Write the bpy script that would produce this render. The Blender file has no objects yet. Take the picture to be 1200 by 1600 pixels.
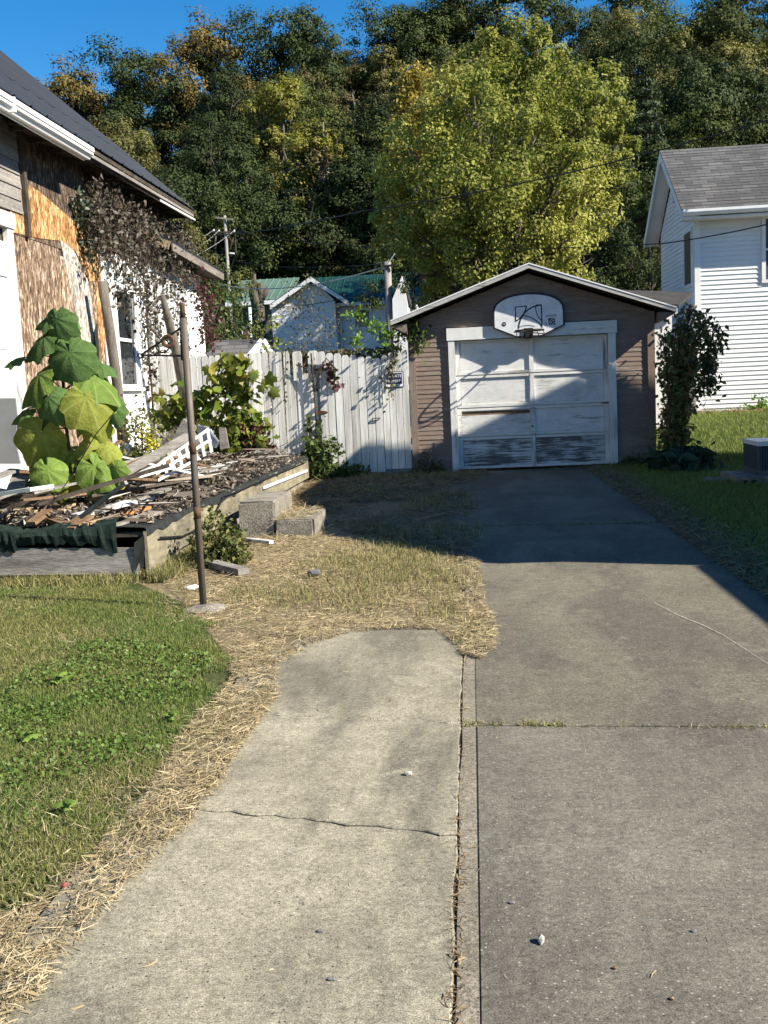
import bpy, bmesh, math, random
import numpy as np
from mathutils import Vector, Matrix
random.seed(7); rng = np.random.default_rng(11)
scene = bpy.context.scene
col = scene.collection
# ------------------------------------------------------------------ camera
F_PX, CAM_H = 1640.0, 1.45            # focal length in photo pixels (1200x1600), camera height
cam_right = np.array([0.99558, 0.08204, -0.04567])
cam_up = np.array([0.03556, 0.12065, 0.99206])
cam_back = np.array([0.08690, -0.98930, 0.11720])
cd = bpy.data.cameras.new('camera'); cam = bpy.data.objects.new('camera', cd); col.objects.link(cam)
cam.matrix_world = Matrix(((cam_right[0], cam_up[0], cam_back[0], 0), (cam_right[1], cam_up[1], cam_back[1], 0),
                           (cam_right[2], cam_up[2], cam_back[2], CAM_H), (0, 0, 0, 1)))
cd.sensor_fit = 'VERTICAL'; cd.sensor_height = 36.0; cd.lens = 36.0 * F_PX / 1600.0
cd.clip_start = 0.05; cd.clip_end = 3000
scene.camera = cam
# ------------------------------------------------------------------ sky, sun, exposure
SUN = Vector((-0.93, 0.32, -0.72)).normalized()       # direction the light travels
w = bpy.data.worlds.new('World'); scene.world = w; w.use_nodes = True
wn = w.node_tree.nodes; wn.clear()
sky = wn.new('ShaderNodeTexSky'); sky.sky_type = 'NISHITA'; sky.sun_disc = False
sky.sun_elevation = math.asin(-SUN.z); sky.sun_rotation = math.atan2(-SUN.x, -SUN.y)
sky.altitude = 300; sky.air_density = 1.0; sky.dust_density = 0.0; sky.ozone_density = 3.0
bg = wn.new('ShaderNodeBackground'); bg.inputs[1].default_value = 0.072
wo = wn.new('ShaderNodeOutputWorld')
hs_ = wn.new('ShaderNodeHueSaturation'); hs_.inputs['Saturation'].default_value = 1.4
w.node_tree.links.new(sky.outputs[0], hs_.inputs['Color']); w.node_tree.links.new(hs_.outputs[0], bg.inputs[0]); w.node_tree.links.new(bg.outputs[0], wo.inputs[0])
sl = bpy.data.lights.new('sun', 'SUN'); sl.energy = 5.0; sl.angle = math.radians(0.53); sl.color = (1.0, 0.93, 0.80)
so = bpy.data.objects.new('sun', sl); col.objects.link(so); so.rotation_euler = SUN.to_track_quat('-Z', 'Y').to_euler(); so.location = (20, -10, 30)
vs = scene.view_settings; vs.view_transform = 'Standard'; vs.look = 'None'; vs.exposure = 1.27; vs.gamma = 1.0; vs.use_curve_mapping = False
scene.cycles.max_bounces = 5; scene.cycles.diffuse_bounces = 2; scene.cycles.glossy_bounces = 2
scene.cycles.transmission_bounces = 3; scene.cycles.transparent_max_bounces = 4
# ------------------------------------------------------------------ helpers
def ray(x, y): return -cam_back + cam_right * (x - 600) / F_PX - cam_up * (y - 800) / F_PX
def PY(x, y, Y): d = ray(x, y); p = d * (Y / d[1]); p[2] += CAM_H; return p      # survey helpers: photo point -> metres on a known plane
def PX(x, y, X): d = ray(x, y); p = d * (X / d[0]); p[2] += CAM_H; return p
def PZ(x, y, Z=0.0): d = ray(x, y); p = d * ((Z - CAM_H) / d[2]); p[2] = Z; return p
def tag(o, label=None, cat=None, group=None, kind=None):
    if label: o['label'] = label
    if cat: o['category'] = cat
    if group: o['group'] = group
    if kind: o['kind'] = kind
    return o
def thing(name, loc, label=None, cat=None, group=None, kind=None):
    o = bpy.data.objects.new(name, None); col.objects.link(o); o.location = [float(v) for v in loc]
    o.empty_display_size = 0.2
    return tag(o, label, cat, group, kind)
def wloc(o):
    v = Vector(o.location)
    return v if o.parent is None else v
def link(name, me, parent=None, m=None, local=False):
    o = bpy.data.objects.new(name, me); col.objects.link(o)
    if m is not None:
        if len(me.materials) == 0: me.materials.append(m)
        elif me.materials[0] != m:
            o.material_slots[0].link = 'OBJECT'; o.material_slots[0].material = m
    if parent is not None:
        o.parent = parent
        if not local:
            r = parent
            while r.parent is not None: r = r.parent
            if r.type == 'EMPTY' and parent is r: o.matrix_parent_inverse = Matrix.Translation(-Vector(r.location))
            # deeper parents are meshes in world coordinates: identity works
    return o
def npmesh(name, V, F, smooth=False):
    V = np.ascontiguousarray(V, dtype=np.float32); F = np.ascontiguousarray(F, dtype=np.int32)
    me = bpy.data.meshes.new(name); n, k = F.shape
    me.vertices.add(len(V)); me.vertices.foreach_set('co', V.ravel())
    me.loops.add(n * k); me.loops.foreach_set('vertex_index', F.ravel())
    me.polygons.add(n); me.polygons.foreach_set('loop_start', np.arange(0, n * k, k, dtype=np.int32))
    if smooth: me.polygons.foreach_set('use_smooth', np.ones(n, dtype=bool))
    me.update(calc_edges=True); return me
class MB:
    def __init__(s): s.v = []; s.f = []
    def add(s, vs, fs):
        b = len(s.v); s.v += [tuple(float(c) for c in v) for v in vs]; s.f += [tuple(i + b for i in f) for f in fs]; return s
    def box(s, x0, x1, y0, y1, z0, z1):
        return s.add([(x0,y0,z0),(x1,y0,z0),(x1,y1,z0),(x0,y1,z0),(x0,y0,z1),(x1,y0,z1),(x1,y1,z1),(x0,y1,z1)],
                     [(3,2,1,0),(4,5,6,7),(0,1,5,4),(1,2,6,5),(2,3,7,6),(3,0,4,7)])
    def bar(s, a, b, w, h, up=(0,0,1)):            # box beam between two points
        a = Vector([float(c) for c in a]); b = Vector([float(c) for c in b]); d = (b - a).normalized(); u = Vector(up)
        if abs(d.dot(u)) > .98: u = Vector((1, 0, 0))
        sd = d.cross(u).normalized(); u = sd.cross(d).normalized(); sd *= w / 2; u *= h / 2
        return s.add([a-sd-u, a+sd-u, a+sd+u, a-sd+u, b-sd-u, b+sd-u, b+sd+u, b-sd+u],
                     [(0,1,2,3),(7,6,5,4),(0,4,5,1),(1,5,6,2),(2,6,7,3),(3,7,4,0)])
    def tube(s, pts, rad, n=8, cap=True):
        pts = [Vector([float(c) for c in p]) for p in pts]; m = len(pts)
        rad = rad if isinstance(rad, (list, tuple, np.ndarray)) else [rad] * m
        b = len(s.v); u = None
        for i, p in enumerate(pts):
            d = (pts[min(i+1, m-1)] - pts[max(i-1, 0)]); d = d.normalized() if d.length > 1e-9 else Vector((0,0,1))
            if u is None:
                u = Vector((0, 0, 1)) if abs(d.z) < .9 else Vector((1, 0, 0))
            u = (u - d * u.dot(d)).normalized(); sd = d.cross(u)
            for k in range(n):
                a = 2 * math.pi * k / n; q = p + (u * math.cos(a) + sd * math.sin(a)) * float(rad[i]); s.v.append((q.x, q.y, q.z))
        for i in range(m - 1):
            for k in range(n):
                k2 = (k + 1) % n
                s.f.append((b + i*n + k, b + i*n + k2, b + (i+1)*n + k2, b + (i+1)*n + k))
        if cap:
            s.f.append(tuple(b + k for k in reversed(range(n)))); s.f.append(tuple(b + (m-1)*n + k for k in range(n)))
        return s
    def prism(s, poly, vec):                         # polygon (3-D points) extruded by vec
        n = len(poly); poly = [Vector([float(c) for c in p]) for p in poly]; vec = Vector([float(c) for c in vec])
        return s.add(poly + [p + vec for p in poly], [tuple(reversed(range(n))), tuple(range(n, 2*n))] + [(i, (i+1) % n, n + (i+1) % n, n + i) for i in range(n)])
    def build(s, name, m, parent=None, smooth=False, fix=True, local=False):
        me = bpy.data.meshes.new(name); me.from_pydata(s.v, [], s.f); me.update()
        if fix:
            bm = bmesh.new(); bm.from_mesh(me); bmesh.ops.recalc_face_normals(bm, faces=bm.faces); bm.to_mesh(me); bm.free()
        if smooth: me.polygons.foreach_set('use_smooth', np.ones(len(me.polygons), dtype=bool))
        return link(name, me, parent, m, local)
def catenary(a, b, sag, n=16):
    a = np.array(a, float); b = np.array(b, float); t = np.linspace(0, 1, n)[:, None]
    p = a + (b - a) * t; p[:, 2] -= sag * 4 * (t * (1 - t))[:, 0]; return p
# ------------------------------------------------------------------ materials
def lin(r, g, b):                                    # sRGB 0-255 -> linear
    f = lambda c: (c/255/12.92) if c/255 <= .04045 else ((c/255 + .055)/1.055)**2.4
    return (f(r), f(g), f(b), 1)
class NT:
    def __init__(s, name):
        s.m = bpy.data.materials.new(name); s.m.use_nodes = True; s.t = s.m.node_tree; s.n = s.t.nodes; s.n.clear()
        s.out = s.n.new('ShaderNodeOutputMaterial'); s.b = s.n.new('ShaderNodeBsdfPrincipled')
        s.t.links.new(s.b.outputs[0], s.out.inputs[0]); s._co = None
    def L(s, a, b): s.t.links.new(a, b)
    def co(s, scale=(1, 1, 1), rnd=True, rot=(0, 0, 0)):
        tc = s.n.new('ShaderNodeTexCoord'); mp = s.n.new('ShaderNodeMapping'); mp.inputs['Scale'].default_value = scale; mp.inputs['Rotation'].default_value = rot
        src = tc.outputs['Object']
        if rnd:
            oi = s.n.new('ShaderNodeObjectInfo'); ml = s.n.new('ShaderNodeMath'); ml.operation = 'MULTIPLY'; ml.inputs[1].default_value = 63.0
            s.L(oi.outputs['Random'], ml.inputs[0]); va = s.n.new('ShaderNodeVectorMath'); va.operation = 'ADD'
            s.L(src, va.inputs[0]); s.L(ml.outputs[0], va.inputs[1]); src = va.outputs[0]
        s.L(src, mp.inputs[0]); return mp.outputs[0]
    def noise(s, vec, scale, detail=4, rough=.6, dist=0):
        n = s.n.new('ShaderNodeTexNoise'); n.inputs['Scale'].default_value = scale; n.inputs['Detail'].default_value = detail
        n.inputs['Roughness'].default_value = rough; n.inputs['Distortion'].default_value = dist; s.L(vec, n.inputs['Vector']); return n.outputs[0]
    def voro(s, vec, scale, feat='F1', out='Distance', rand=1.0):
        n = s.n.new('ShaderNodeTexVoronoi'); n.feature = feat; n.inputs['Scale'].default_value = scale; n.inputs['Randomness'].default_value = rand
        s.L(vec, n.inputs['Vector']); return n.outputs[out]
    def ramp(s, fac, stops, interp='LINEAR'):
        r = s.n.new('ShaderNodeValToRGB'); r.color_ramp.interpolation = interp; e = r.color_ramp.elements
        while len(e) < len(stops): e.new(.5)
        for i, (p, c) in enumerate(stops):
            e[i].position = p; e[i].color = c if isinstance(c, (tuple, list)) else (c, c, c, 1)
        s.L(fac, r.inputs[0]); return r.outputs[0]
    def mix(s, fac, a, b, mode='MIX'):
        n = s.n.new('ShaderNodeMix'); n.data_type = 'RGBA'; n.blend_type = mode
        for i, v in ((0, fac), (6, a), (7, b)):
            if hasattr(v, 'node'): s.L(v, n.inputs[i])
            else: n.inputs[i].default_value = v
        return n.outputs[2]
    def bump(s, h, strength=.3, dist=.01):
        n = s.n.new('ShaderNodeBump'); n.inputs['Strength'].default_value = strength; n.inputs['Distance'].default_value = dist
        s.L(h, n.inputs['Height']); s.L(n.outputs[0], s.b.inputs['Normal'])
    def island(s):
        return s.n.new('ShaderNodeNewGeometry').outputs['Random Per Island']
    def done(s, colour, rough=.85, spec=.25, metal=0.0):
        if hasattr(colour, 'node'): s.L(colour, s.b.inputs['Base Color'])
        else: s.b.inputs['Base Color'].default_value = colour
        if hasattr(rough, 'node'): s.L(rough, s.b.inputs['Roughness'])
        else: s.b.inputs['Roughness'].default_value = rough
        s.b.inputs['Specular IOR Level'].default_value = spec; s.b.inputs['Metallic'].default_value = metal
        return s.m
def simple(name, c, rough=.8, spec=.3, metal=0.0, var=.25, scale=3.0, stretch=(1, 1, 1), bump=0.0, fine=0.0):
    """base colour with cloudy tone variation and optional fine grain"""
    t = NT(name); v = t.co(stretch); n = t.noise(v, scale, 6, .65)
    lo = tuple(x * (1 - var) for x in c[:3]) + (1,); hi = tuple(min(1, x * (1 + var)) for x in c[:3]) + (1,)
    cc = t.ramp(n, [(.3, lo), (.7, hi)])
    if fine:
        f = t.noise(t.co(stretch), scale * 14, 3, .7); cc = t.mix(fine, cc, t.ramp(f, [(.35, .35), (.65, 1.3)]), 'MULTIPLY')
        if bump: t.bump(f, bump)
    elif bump: t.bump(n, bump)
    return t.done(cc, rough, spec, metal)
def weathered(name, paint, wood, amount=.5, stretch=(1, 1, 1), scale=2.0, rough=.75, dirt=.25, soft=.06):
    """flaking paint over wood; stretch sets grain direction (small number = long)"""
    t = NT(name); v = t.co(stretch); n = t.noise(v, scale * 4, 8, .75, .4); big = t.noise(t.co((1, 1, 1)), scale * .45, 3, .5)
    ad = t.n.new('ShaderNodeMath'); ad.operation = 'MULTIPLY_ADD'; t.L(big, ad.inputs[0]); ad.inputs[1].default_value = .55; t.L(n, ad.inputs[2])
    th = .95 - amount * .3
    k = t.ramp(ad.outputs[0], [(max(0, th - soft), 0.0), (min(1, th + soft), 1.0)])
    g = t.noise(v, scale * 22, 4, .7)
    wd = t.mix(1.0, wood, t.ramp(g, [(.3, .45), (.7, 1.35)]), 'MULTIPLY')
    d = t.noise(t.co((1, 1, 1)), scale * 1.3, 5, .7)
    pt = t.mix(dirt, paint, t.ramp(d, [(.3, (.45, .42, .37, 1)), (.62, (1, 1, 1, 1))]), 'MULTIPLY')
    t.bump(k, .25, .004)
    return t.done(t.mix(k, pt, wd), rough, .25)
def leafmat(name, cols, trans=.35, rough=.6, spec=.25, noise_scale=0.0, ncols=None, objvar=0.0):
    """leaf colours picked per leaf; optional second palette in cloudy patches"""
    t = NT(name); i = t.island(); st = [(k / max(1, len(cols) - 1), c) for k, c in enumerate(cols)]
    c = t.ramp(i, st)
    if ncols:
        c2 = t.ramp(i, [(k / max(1, len(ncols) - 1), q) for k, q in enumerate(ncols)])
        n = t.noise(t.co((1, 1, 1)), noise_scale, 2, .5); c = t.mix(t.ramp(n, [(.42, 0.0), (.58, 1.0)]), c, c2)
    if objvar:
        oi = t.n.new('ShaderNodeObjectInfo'); c = t.mix(1.0, c, t.ramp(oi.outputs['Random'], [(0, (1-objvar, 1-objvar, 1-objvar, 1)), (.5, (1.0, 1.0, 1.0, 1)), (1, (1+objvar*1.3, 1+objvar, 1+objvar*.6, 1))]), 'MULTIPLY')
    t.done(c, rough, spec)
    tr = t.n.new('ShaderNodeBsdfTranslucent'); mx = t.n.new('ShaderNodeMixShader'); mx.inputs[0].default_value = trans
    t.L(c, tr.inputs[0]); t.L(t.b.outputs[0], mx.inputs[1]); t.L(tr.outputs[0], mx.inputs[2]); t.L(mx.outputs[0], t.out.inputs[0])
    return t.m
# ------------------------------------------------------------------ plant geometry
def rand_dirs(n, up=0.0):
    d = rng.normal(size=(n, 3)); d[:, 2] += up; return d / np.linalg.norm(d, axis=1)[:, None]
def soft_normals(D, up=.5, noise=.45):
    """leaf normals that follow the outside of a leaf mass"""
    D = D / (np.linalg.norm(D, axis=1)[:, None] + 1e-6); N = D + np.array([0, 0, up]) + rng.normal(0, noise, D.shape); return N / np.linalg.norm(N, axis=1)[:, None]
def leaf_cloud(C, lmin, lmax, ratio=.6, up=.6, droop=0.0, N=None):
    """rhombus leaves (folded on the midrib) centred on C"""
    n = len(C); nor = rand_dirs(n, up) if N is None else N
    t = rng.normal(size=(n, 3)); t[:, 2] -= droop; t -= nor * (t * nor).sum(1)[:, None]; t /= np.linalg.norm(t, axis=1)[:, None] + 1e-9
    s = np.cross(nor, t); L = rng.uniform(lmin, lmax, n)[:, None]; W = L * ratio
    fold = nor * L * .12
    V = np.stack([C - t*L/2, C + s*W/2 + fold - t*L*.08, C + t*L/2, C - s*W/2 + fold - t*L*.08], 1).reshape(-1, 3)
    b = np.arange(n)[:, None] * 4; Fq = np.concatenate([b + [0, 1, 2], b + [0, 2, 3]], 1).reshape(-1, 3)
    return V, Fq
LOBE = np.array([(0, 0), (.26, -.10), (.50, .12), (.36, .34), (.52, .62), (.22, .66), (0, 1.0), (-.22, .66), (-.52, .62), (-.36, .34), (-.50, .12), (-.26, -.10)])
def lobed_cloud(C, lmin, lmax, up=.6, droop=.5, N=None):
    """maple- or grape-like leaves with a drooping rim"""
    n = len(C); nor = rand_dirs(n, up) if N is None else N
    t = rng.normal(size=(n, 3)); t[:, 2] -= droop; t -= nor * (t * nor).sum(1)[:, None]; t /= np.linalg.norm(t, axis=1)[:, None] + 1e-9
    s = np.cross(nor, t); L = rng.uniform(lmin, lmax, n)[:, None]; k = len(LOBE)
    vs_ = [C] + [C + s*L*x + t*L*(y - .4) - nor*L*(.9*x*x + .25*max(0, y - .4)**2 + rng.uniform(0, .08)) for x, y in LOBE]
    V = np.stack(vs_, 1).reshape(-1, 3); b = np.arange(n)[:, None] * (k + 1)
    Fq = np.concatenate([b + [0, i + 1, (i + 1) % k + 1] for i in range(k)], 1).reshape(-1, 3)
    return V, Fq
def blades(B, hmin, hmax, wid, lean=.5):
    """grass blades with one bend; B = base points"""
    n = len(B); a = rng.uniform(0, 2*np.pi, n); h = rng.uniform(hmin, hmax, n)
    ln = np.abs(rng.normal(0, lean, n)) * h; d = np.stack([np.cos(a), np.sin(a), np.zeros(n)], 1); b2 = rng.uniform(0, 2*np.pi, n)
    s = np.stack([np.cos(b2), np.sin(b2), np.zeros(n)], 1) * (wid * rng.uniform(.6, 1.4, n))[:, None] / 2
    mid = B + d * (ln * .35)[:, None]; mid[:, 2] += h * .6
    tip = B + d * ln[:, None]; tip[:, 2] += h * np.clip(1 - ln / (h * 4), .35, 1)
    V = np.stack([B - s, B + s, mid + s * .8, mid - s * .8, tip], 1).reshape(-1, 3)
    b = np.arange(n)[:, None] * 5; Fq = np.concatenate([b + [0, 1, 2], b + [0, 2, 3], b + [3, 2, 4]], 1).reshape(-1, 3)
    return V, Fq
def strands(B, lmin, lmax, wid, zmax=.03, tilt=.12):
    """dry stalks lying on the ground"""
    n = len(B); a = rng.uniform(0, 2*np.pi, n); L = rng.uniform(lmin, lmax, n)
    d = np.stack([np.cos(a), np.sin(a), np.abs(rng.normal(0, tilt, n))], 1) * L[:, None] / 2
    s = np.stack([-np.sin(a), np.cos(a), rng.normal(0, .5, n)], 1) * (wid * rng.uniform(.6, 1.5, n))[:, None] / 2
    C = B.copy(); C[:, 2] += np.abs(d[:, 2]) + rng.uniform(.001, zmax, n) * rng.uniform(.1, 1, n)
    k = rng.normal(0, .12, n)[:, None] * np.cross(d, [0, 0, 1])
    V = np.stack([C - d - s, C - d + s, C + k + s, C + k - s, C + d + s*.3, C + d - s*.3], 1).reshape(-1, 3)
    b = np.arange(n)[:, None] * 6; Fq = np.concatenate([b + [0, 1, 2, 3], b + [3, 2, 4, 5]], 1).reshape(-1, 4)
    return V, Fq
def in_poly(P, poly):
    x, y = P[:, 0], P[:, 1]; ins = np.zeros(len(P), bool); n = len(poly); j = n - 1
    for i in range(n):
        xi, yi = poly[i][:2]; xj, yj = poly[j][:2]
        c = ((yi > y) != (yj > y)) & (x < (xj - xi) * (y - yi) / (yj - yi + 1e-12) + xi); ins ^= c; j = i
    return ins
def vnoise(P, s, seed=0):
    """cheap smooth value noise 0..1 on XY"""
    r = np.random.default_rng(seed); G = r.random((64, 64)); x = P[:, 0] * s + 100.3; y = P[:, 1] * s + 57.7
    i = np.floor(x).astype(int); j = np.floor(y).astype(int); u = x - i; v = y - j; u = u*u*(3-2*u); v = v*v*(3-2*v)
    g = lambda a, b: G[a % 64, b % 64]
    return (g(i,j)*(1-u)+g(i+1,j)*u)*(1-v) + (g(i,j+1)*(1-u)+g(i+1,j+1)*u)*v
def scatter(poly, dens):
    p = np.array([q[:2] for q in poly]); lo, hi = p.min(0), p.max(0); n = int((hi-lo).prod() * dens)
    P = np.column_stack([rng.uniform(lo[0], hi[0], n), rng.uniform(lo[1], hi[1], n), np.zeros(n)]); return P[in_poly(P, p)]
def S(a, b, x): t = np.clip((x - a) / (b - a), 0, 1); return t*t*(3-2*t)
def cloudobj(name, VF, m, parent=None, local=False, smooth=False):
    return link(name, npmesh(name, *VF, smooth=smooth), parent, m, local)
def joinVF(*parts):
    V = []; Fs = []; b = 0
    for v, f in parts: V.append(v); Fs.append(f + b); b += len(v)
    return np.concatenate(V), np.concatenate(Fs)
# ================================================================== ground
def T(x, y):
    x = np.asarray(x, float); y = np.asarray(y, float)
    z = -0.02 + .68 * S(16.6, 20.6, y) * S(1.6, 3.6, x) * (1 - S(40, 60, y)) + 1.5 * S(23, 46, y)
    cap = np.clip(36 + .45 * (x + 30), 22, 64)
    u = np.clip(y - 57 + .10 * x, 0, None); u = np.where(u < cap, u, cap + (u - cap) * .05)
    return z + .50 * (u - 6 * (1 - np.exp(-u / 6)))
xs = np.unique(np.concatenate([np.linspace(-8, 9, 69), np.linspace(-120, 120, 121), [-2500, -1200, -600, -300, -180, 180, 300, 600, 1200, 2500]]))
ys = np.unique(np.concatenate([np.linspace(-4, 24, 85), np.linspace(24, 160, 103), [-2500, -1000, -300, -60, -15, 200, 300, 600, 1200, 2500]]))
gx, gy = np.meshgrid(xs, ys); gz = T(gx, gy)
nx, ny = len(xs), len(ys); q = (np.arange(ny-1)[:, None] * nx + np.arange(nx-1)).ravel()
t = NT('soil_and_forest_floor'); v = t.co(rnd=False); n1 = t.noise(v, 1.3, 6, .65); n2 = t.noise(v, 30, 4, .7)
dirt = t.ramp(n1, [(.3, (.13, .10, .065, 1)), (.5, (.21, .165, .10, 1)), (.7, (.26, .21, .13, 1))])
dirt = t.mix(.7, dirt, t.ramp(n2, [(.3, .5), (.7, 1.25)]), 'MULTIPLY')
sx = t.n.new('ShaderNodeSeparateXYZ'); t.L(v, sx.inputs[0]); far = t.ramp(sx.outputs[2], [(.0, 0.0), (.9, 1.0)])
fl = t.ramp(t.noise(v, .35, 5, .7), [(.3, (.018, .02, .009, 1)), (.7, (.05, .045, .02, 1))])
t.bump(n2, .5, .02); MAT_SOIL = t.done(t.mix(far, dirt, fl), .95, .1)
ground = tag(cloudobj('ground', (np.stack([gx, gy, gz], -1).reshape(-1, 3), np.stack([q, q+1, q+nx+1, q+nx], 1)), MAT_SOIL, smooth=True), 'bare earth and hillside ground running to the horizon', None, None, 'structure')
# lawns: thin turf sheets over the soil
t = NT('turf_soil'); v = t.co(rnd=False); n1 = t.noise(v, 2.2, 5, .65); n2 = t.noise(v, 45, 3, .7)
c = t.ramp(n1, [(.3, (.035, .055, .015, 1)), (.55, (.06, .075, .025, 1)), (.75, (.11, .10, .045, 1))]); c = t.mix(.8, c, t.ramp(n2, [(.3, .4), (.7, 1.3)]), 'MULTIPLY')
t.bump(n2, .6, .02); MAT_TURF = t.done(c, .95, .1)
edge_px = [(285, 938), (318, 975), (350, 1015), (362, 1050), (345, 1085), (318, 1110), (290, 1140), (262, 1190), (215, 1270), (150, 1330), (95, 1375), (40, 1410), (0, 1425)]
LAWN_EDGE = [PZ(x, y) for x, y in edge_px]
LAWN_L = [(-6.5, 8.1), (-2.75, 8.15)] + [(p[0], p[1]) for p in LAWN_EDGE] + [(-1.9, 2.2), (-3.0, 1.2), (-7.5, 1.0)]
LAWN_R = [(1.96, -3), (1.97, 16.2), (2.4, 17.0), (3.25, 17.4), (3.25, 21.2), (16, 21.2), (16, -3)]
def sheet(name, poly, z, m, thick=0.0, parent=None):
    mb = MB(); n = len(poly); mb.add([(p[0], p[1], z) for p in poly], [tuple(range(n))]); return mb.build(name, m, parent, fix=False)
def terr_sheet(name, x0, x1, y0, y1, m, dz, nx_=30, ny_=60):
    a, b = np.meshgrid(np.linspace(x0, x1, nx_), np.linspace(y0, y1, ny_)); z = T(a, b) + dz
    q = (np.arange(ny_-1)[:, None] * nx_ + np.arange(nx_-1)).ravel()
    return cloudobj(name, (np.stack([a, b, z], -1).reshape(-1, 3), np.stack([q, q+1, q+nx_+1, q+nx_], 1)), m)
# outline turned counter-clockwise so that the sheet faces up
lw = sheet('lawn', LAWN_L[::-1], -0.014, MAT_TURF); tag(lw, 'mown green lawn left of the concrete drive', None, None, 'structure')
lr = terr_sheet('lawn', 1.97, 16, -3, 21.0, MAT_TURF, .006, 40, 120); tag(lr, 'shaded green lawn right of the drive, sunlit by the white house', None, None, 'structure')
# ------------------------------------------------------------------ concrete drive
def concrete(name, tones, stain, speck, scale=1.0, pale=.0, streak=(1, 1, 1)):
    t = NT(name); v = t.co(rnd=False); vs_ = t.co(streak, rnd=False)
    base = t.ramp(t.noise(vs_, .9 * scale, 6, .6, .3), [(.28, tones[0]), (.5, tones[1]), (.72, tones[2])])
    st = t.noise(t.co((1.0, .34, 1), rnd=False), 1.5, 6, .62, .5); base = t.mix(t.ramp(st, [(.45, 0.0), (.59, .82)]), base, stain); ps = t.noise(t.co((1, .8, 1), rnd=False), 3.3, 5, .6, .8); base = t.mix(t.ramp(ps, [(.60, 0.0), (.68, .55)]), base, tones[2])
    f1 = t.noise(v, 210, 3, .75); base = t.mix(.9, base, t.ramp(f1, [(.34, .35), (.5, 1.0), (.66, 1.75)]), 'MULTIPLY')
    f2 = t.noise(v, 55, 4, .7); base = t.mix(.95, base, t.ramp(f2, [(.32, .62), (.68, 1.38)]), 'MULTIPLY'); f3 = t.noise(v, 13, 4, .7); base = t.mix(.8, base, t.ramp(f3, [(.3, .72), (.7, 1.25)]), 'MULTIPLY')
    vo = t.n.new('ShaderNodeTexVoronoi'); vo.inputs['Scale'].default_value = 85; t.L(v, vo.inputs['Vector'])
    rnd = t.n.new('ShaderNodeSeparateColor'); t.L(vo.outputs['Color'], rnd.inputs[0])
    k = t.n.new('ShaderNodeMath'); k.operation = 'MULTIPLY'; t.L(t.ramp(vo.outputs['Distance'], [(.22, 1.0), (.34, 0.0)]), k.inputs[0]); t.L(t.ramp(rnd.outputs[0], [(speck, 0.0), (speck + .02, 1.0)]), k.inputs[1])
    base = t.mix(k.outputs[0], base, t.ramp(rnd.outputs[1], [(.3, (.05, .045, .04, 1)), (.45, (.20, .17, .13, 1)), (.8, (.31, .285, .235, 1))]))
    t.bump(f1, .35, .004); return t.done(base, .92, .2)
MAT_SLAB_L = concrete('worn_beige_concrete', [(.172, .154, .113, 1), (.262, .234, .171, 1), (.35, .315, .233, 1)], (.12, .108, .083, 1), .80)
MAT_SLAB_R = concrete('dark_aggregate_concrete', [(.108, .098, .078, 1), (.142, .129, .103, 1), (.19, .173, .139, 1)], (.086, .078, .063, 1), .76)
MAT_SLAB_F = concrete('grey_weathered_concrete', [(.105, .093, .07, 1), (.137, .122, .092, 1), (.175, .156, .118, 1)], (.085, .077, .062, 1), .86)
drive = thing('driveway', (0, 4, 0), 'concrete drive running up to the garage', None, None, 'structure')
def slab(poly, m, z=0.0, name='slab', th=.12, ch=.006):
    a = sum(poly[i][0]*poly[(i+1) % len(poly)][1] - poly[(i+1) % len(poly)][0]*poly[i][1] for i in range(len(poly)))
    if a < 0: poly = poly[::-1]
    n = len(poly); mb = MB()
    top = []; cx = sum(p[0] for p in poly)/n; cy = sum(p[1] for p in poly)/n
    ins = []
    for i, p in enumerate(poly):                     # small chamfer: inset ring 8 mm
        dx, dy = cx - p[0], cy - p[1]; l = math.hypot(dx, dy); ins.append((p[0] + dx/l*ch, p[1] + dy/l*ch, z))
    out = [(p[0], p[1], z - ch*.7) for p in poly]; bot = [(p[0], p[1], z - th) for p in poly]
    mb.add(ins + out + bot, [tuple(range(n))] + [(n+i, n+(i+1) % n, (i+1) % n, i) for i in range(n)] + [(2*n+i, 2*n+(i+1) % n, n+(i+1) % n, n+i) for i in range(n)])
    return mb.build(name, m, drive, fix=False)
def jag(a, b, n, amp, seed):
    r = random.Random(seed); pts = []
    for i in range(n + 1):
        u = i / n; e = amp if 0 < i < n else 0
        dx, dy = b[0]-a[0], b[1]-a[1]; l = math.hypot(dx, dy); k = r.uniform(-e, e)
        pts.append((a[0] + dx*u - dy/l*k, a[1] + dy*u + dx/l*k))
    return pts
GAP = .013
LX = [-1.28, -1.24, -1.20, -1.16]                      # left edge, lies under the dry grass
seamx = lambda y: -.098
c1 = jag((-1.27, 3.58), (-.098, 3.27), 22, .013, 3); c2 = jag((-1.22, 4.62), (-.098, 4.40), 22, .010, 5)
sw = lambda pts, d: [(x, y + d + .004 * math.sin(x * 17)) for x, y in pts]
seamL = lambda y0, y1, s: jag((-.098, y0), (-.098, y1), 18, .006, s)
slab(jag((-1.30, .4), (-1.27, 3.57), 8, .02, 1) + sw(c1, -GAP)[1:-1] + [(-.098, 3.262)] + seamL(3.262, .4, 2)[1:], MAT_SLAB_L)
slab(jag((-1.27, 3.59), (-1.22, 4.61), 5, .02, 4) + sw(c2, -GAP*.5)[1:-1] + [(-.098, 4.394)] + seamL(4.394, 3.28, 6)[1:] + c1[::-1][1:-1], MAT_SLAB_L)
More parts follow.
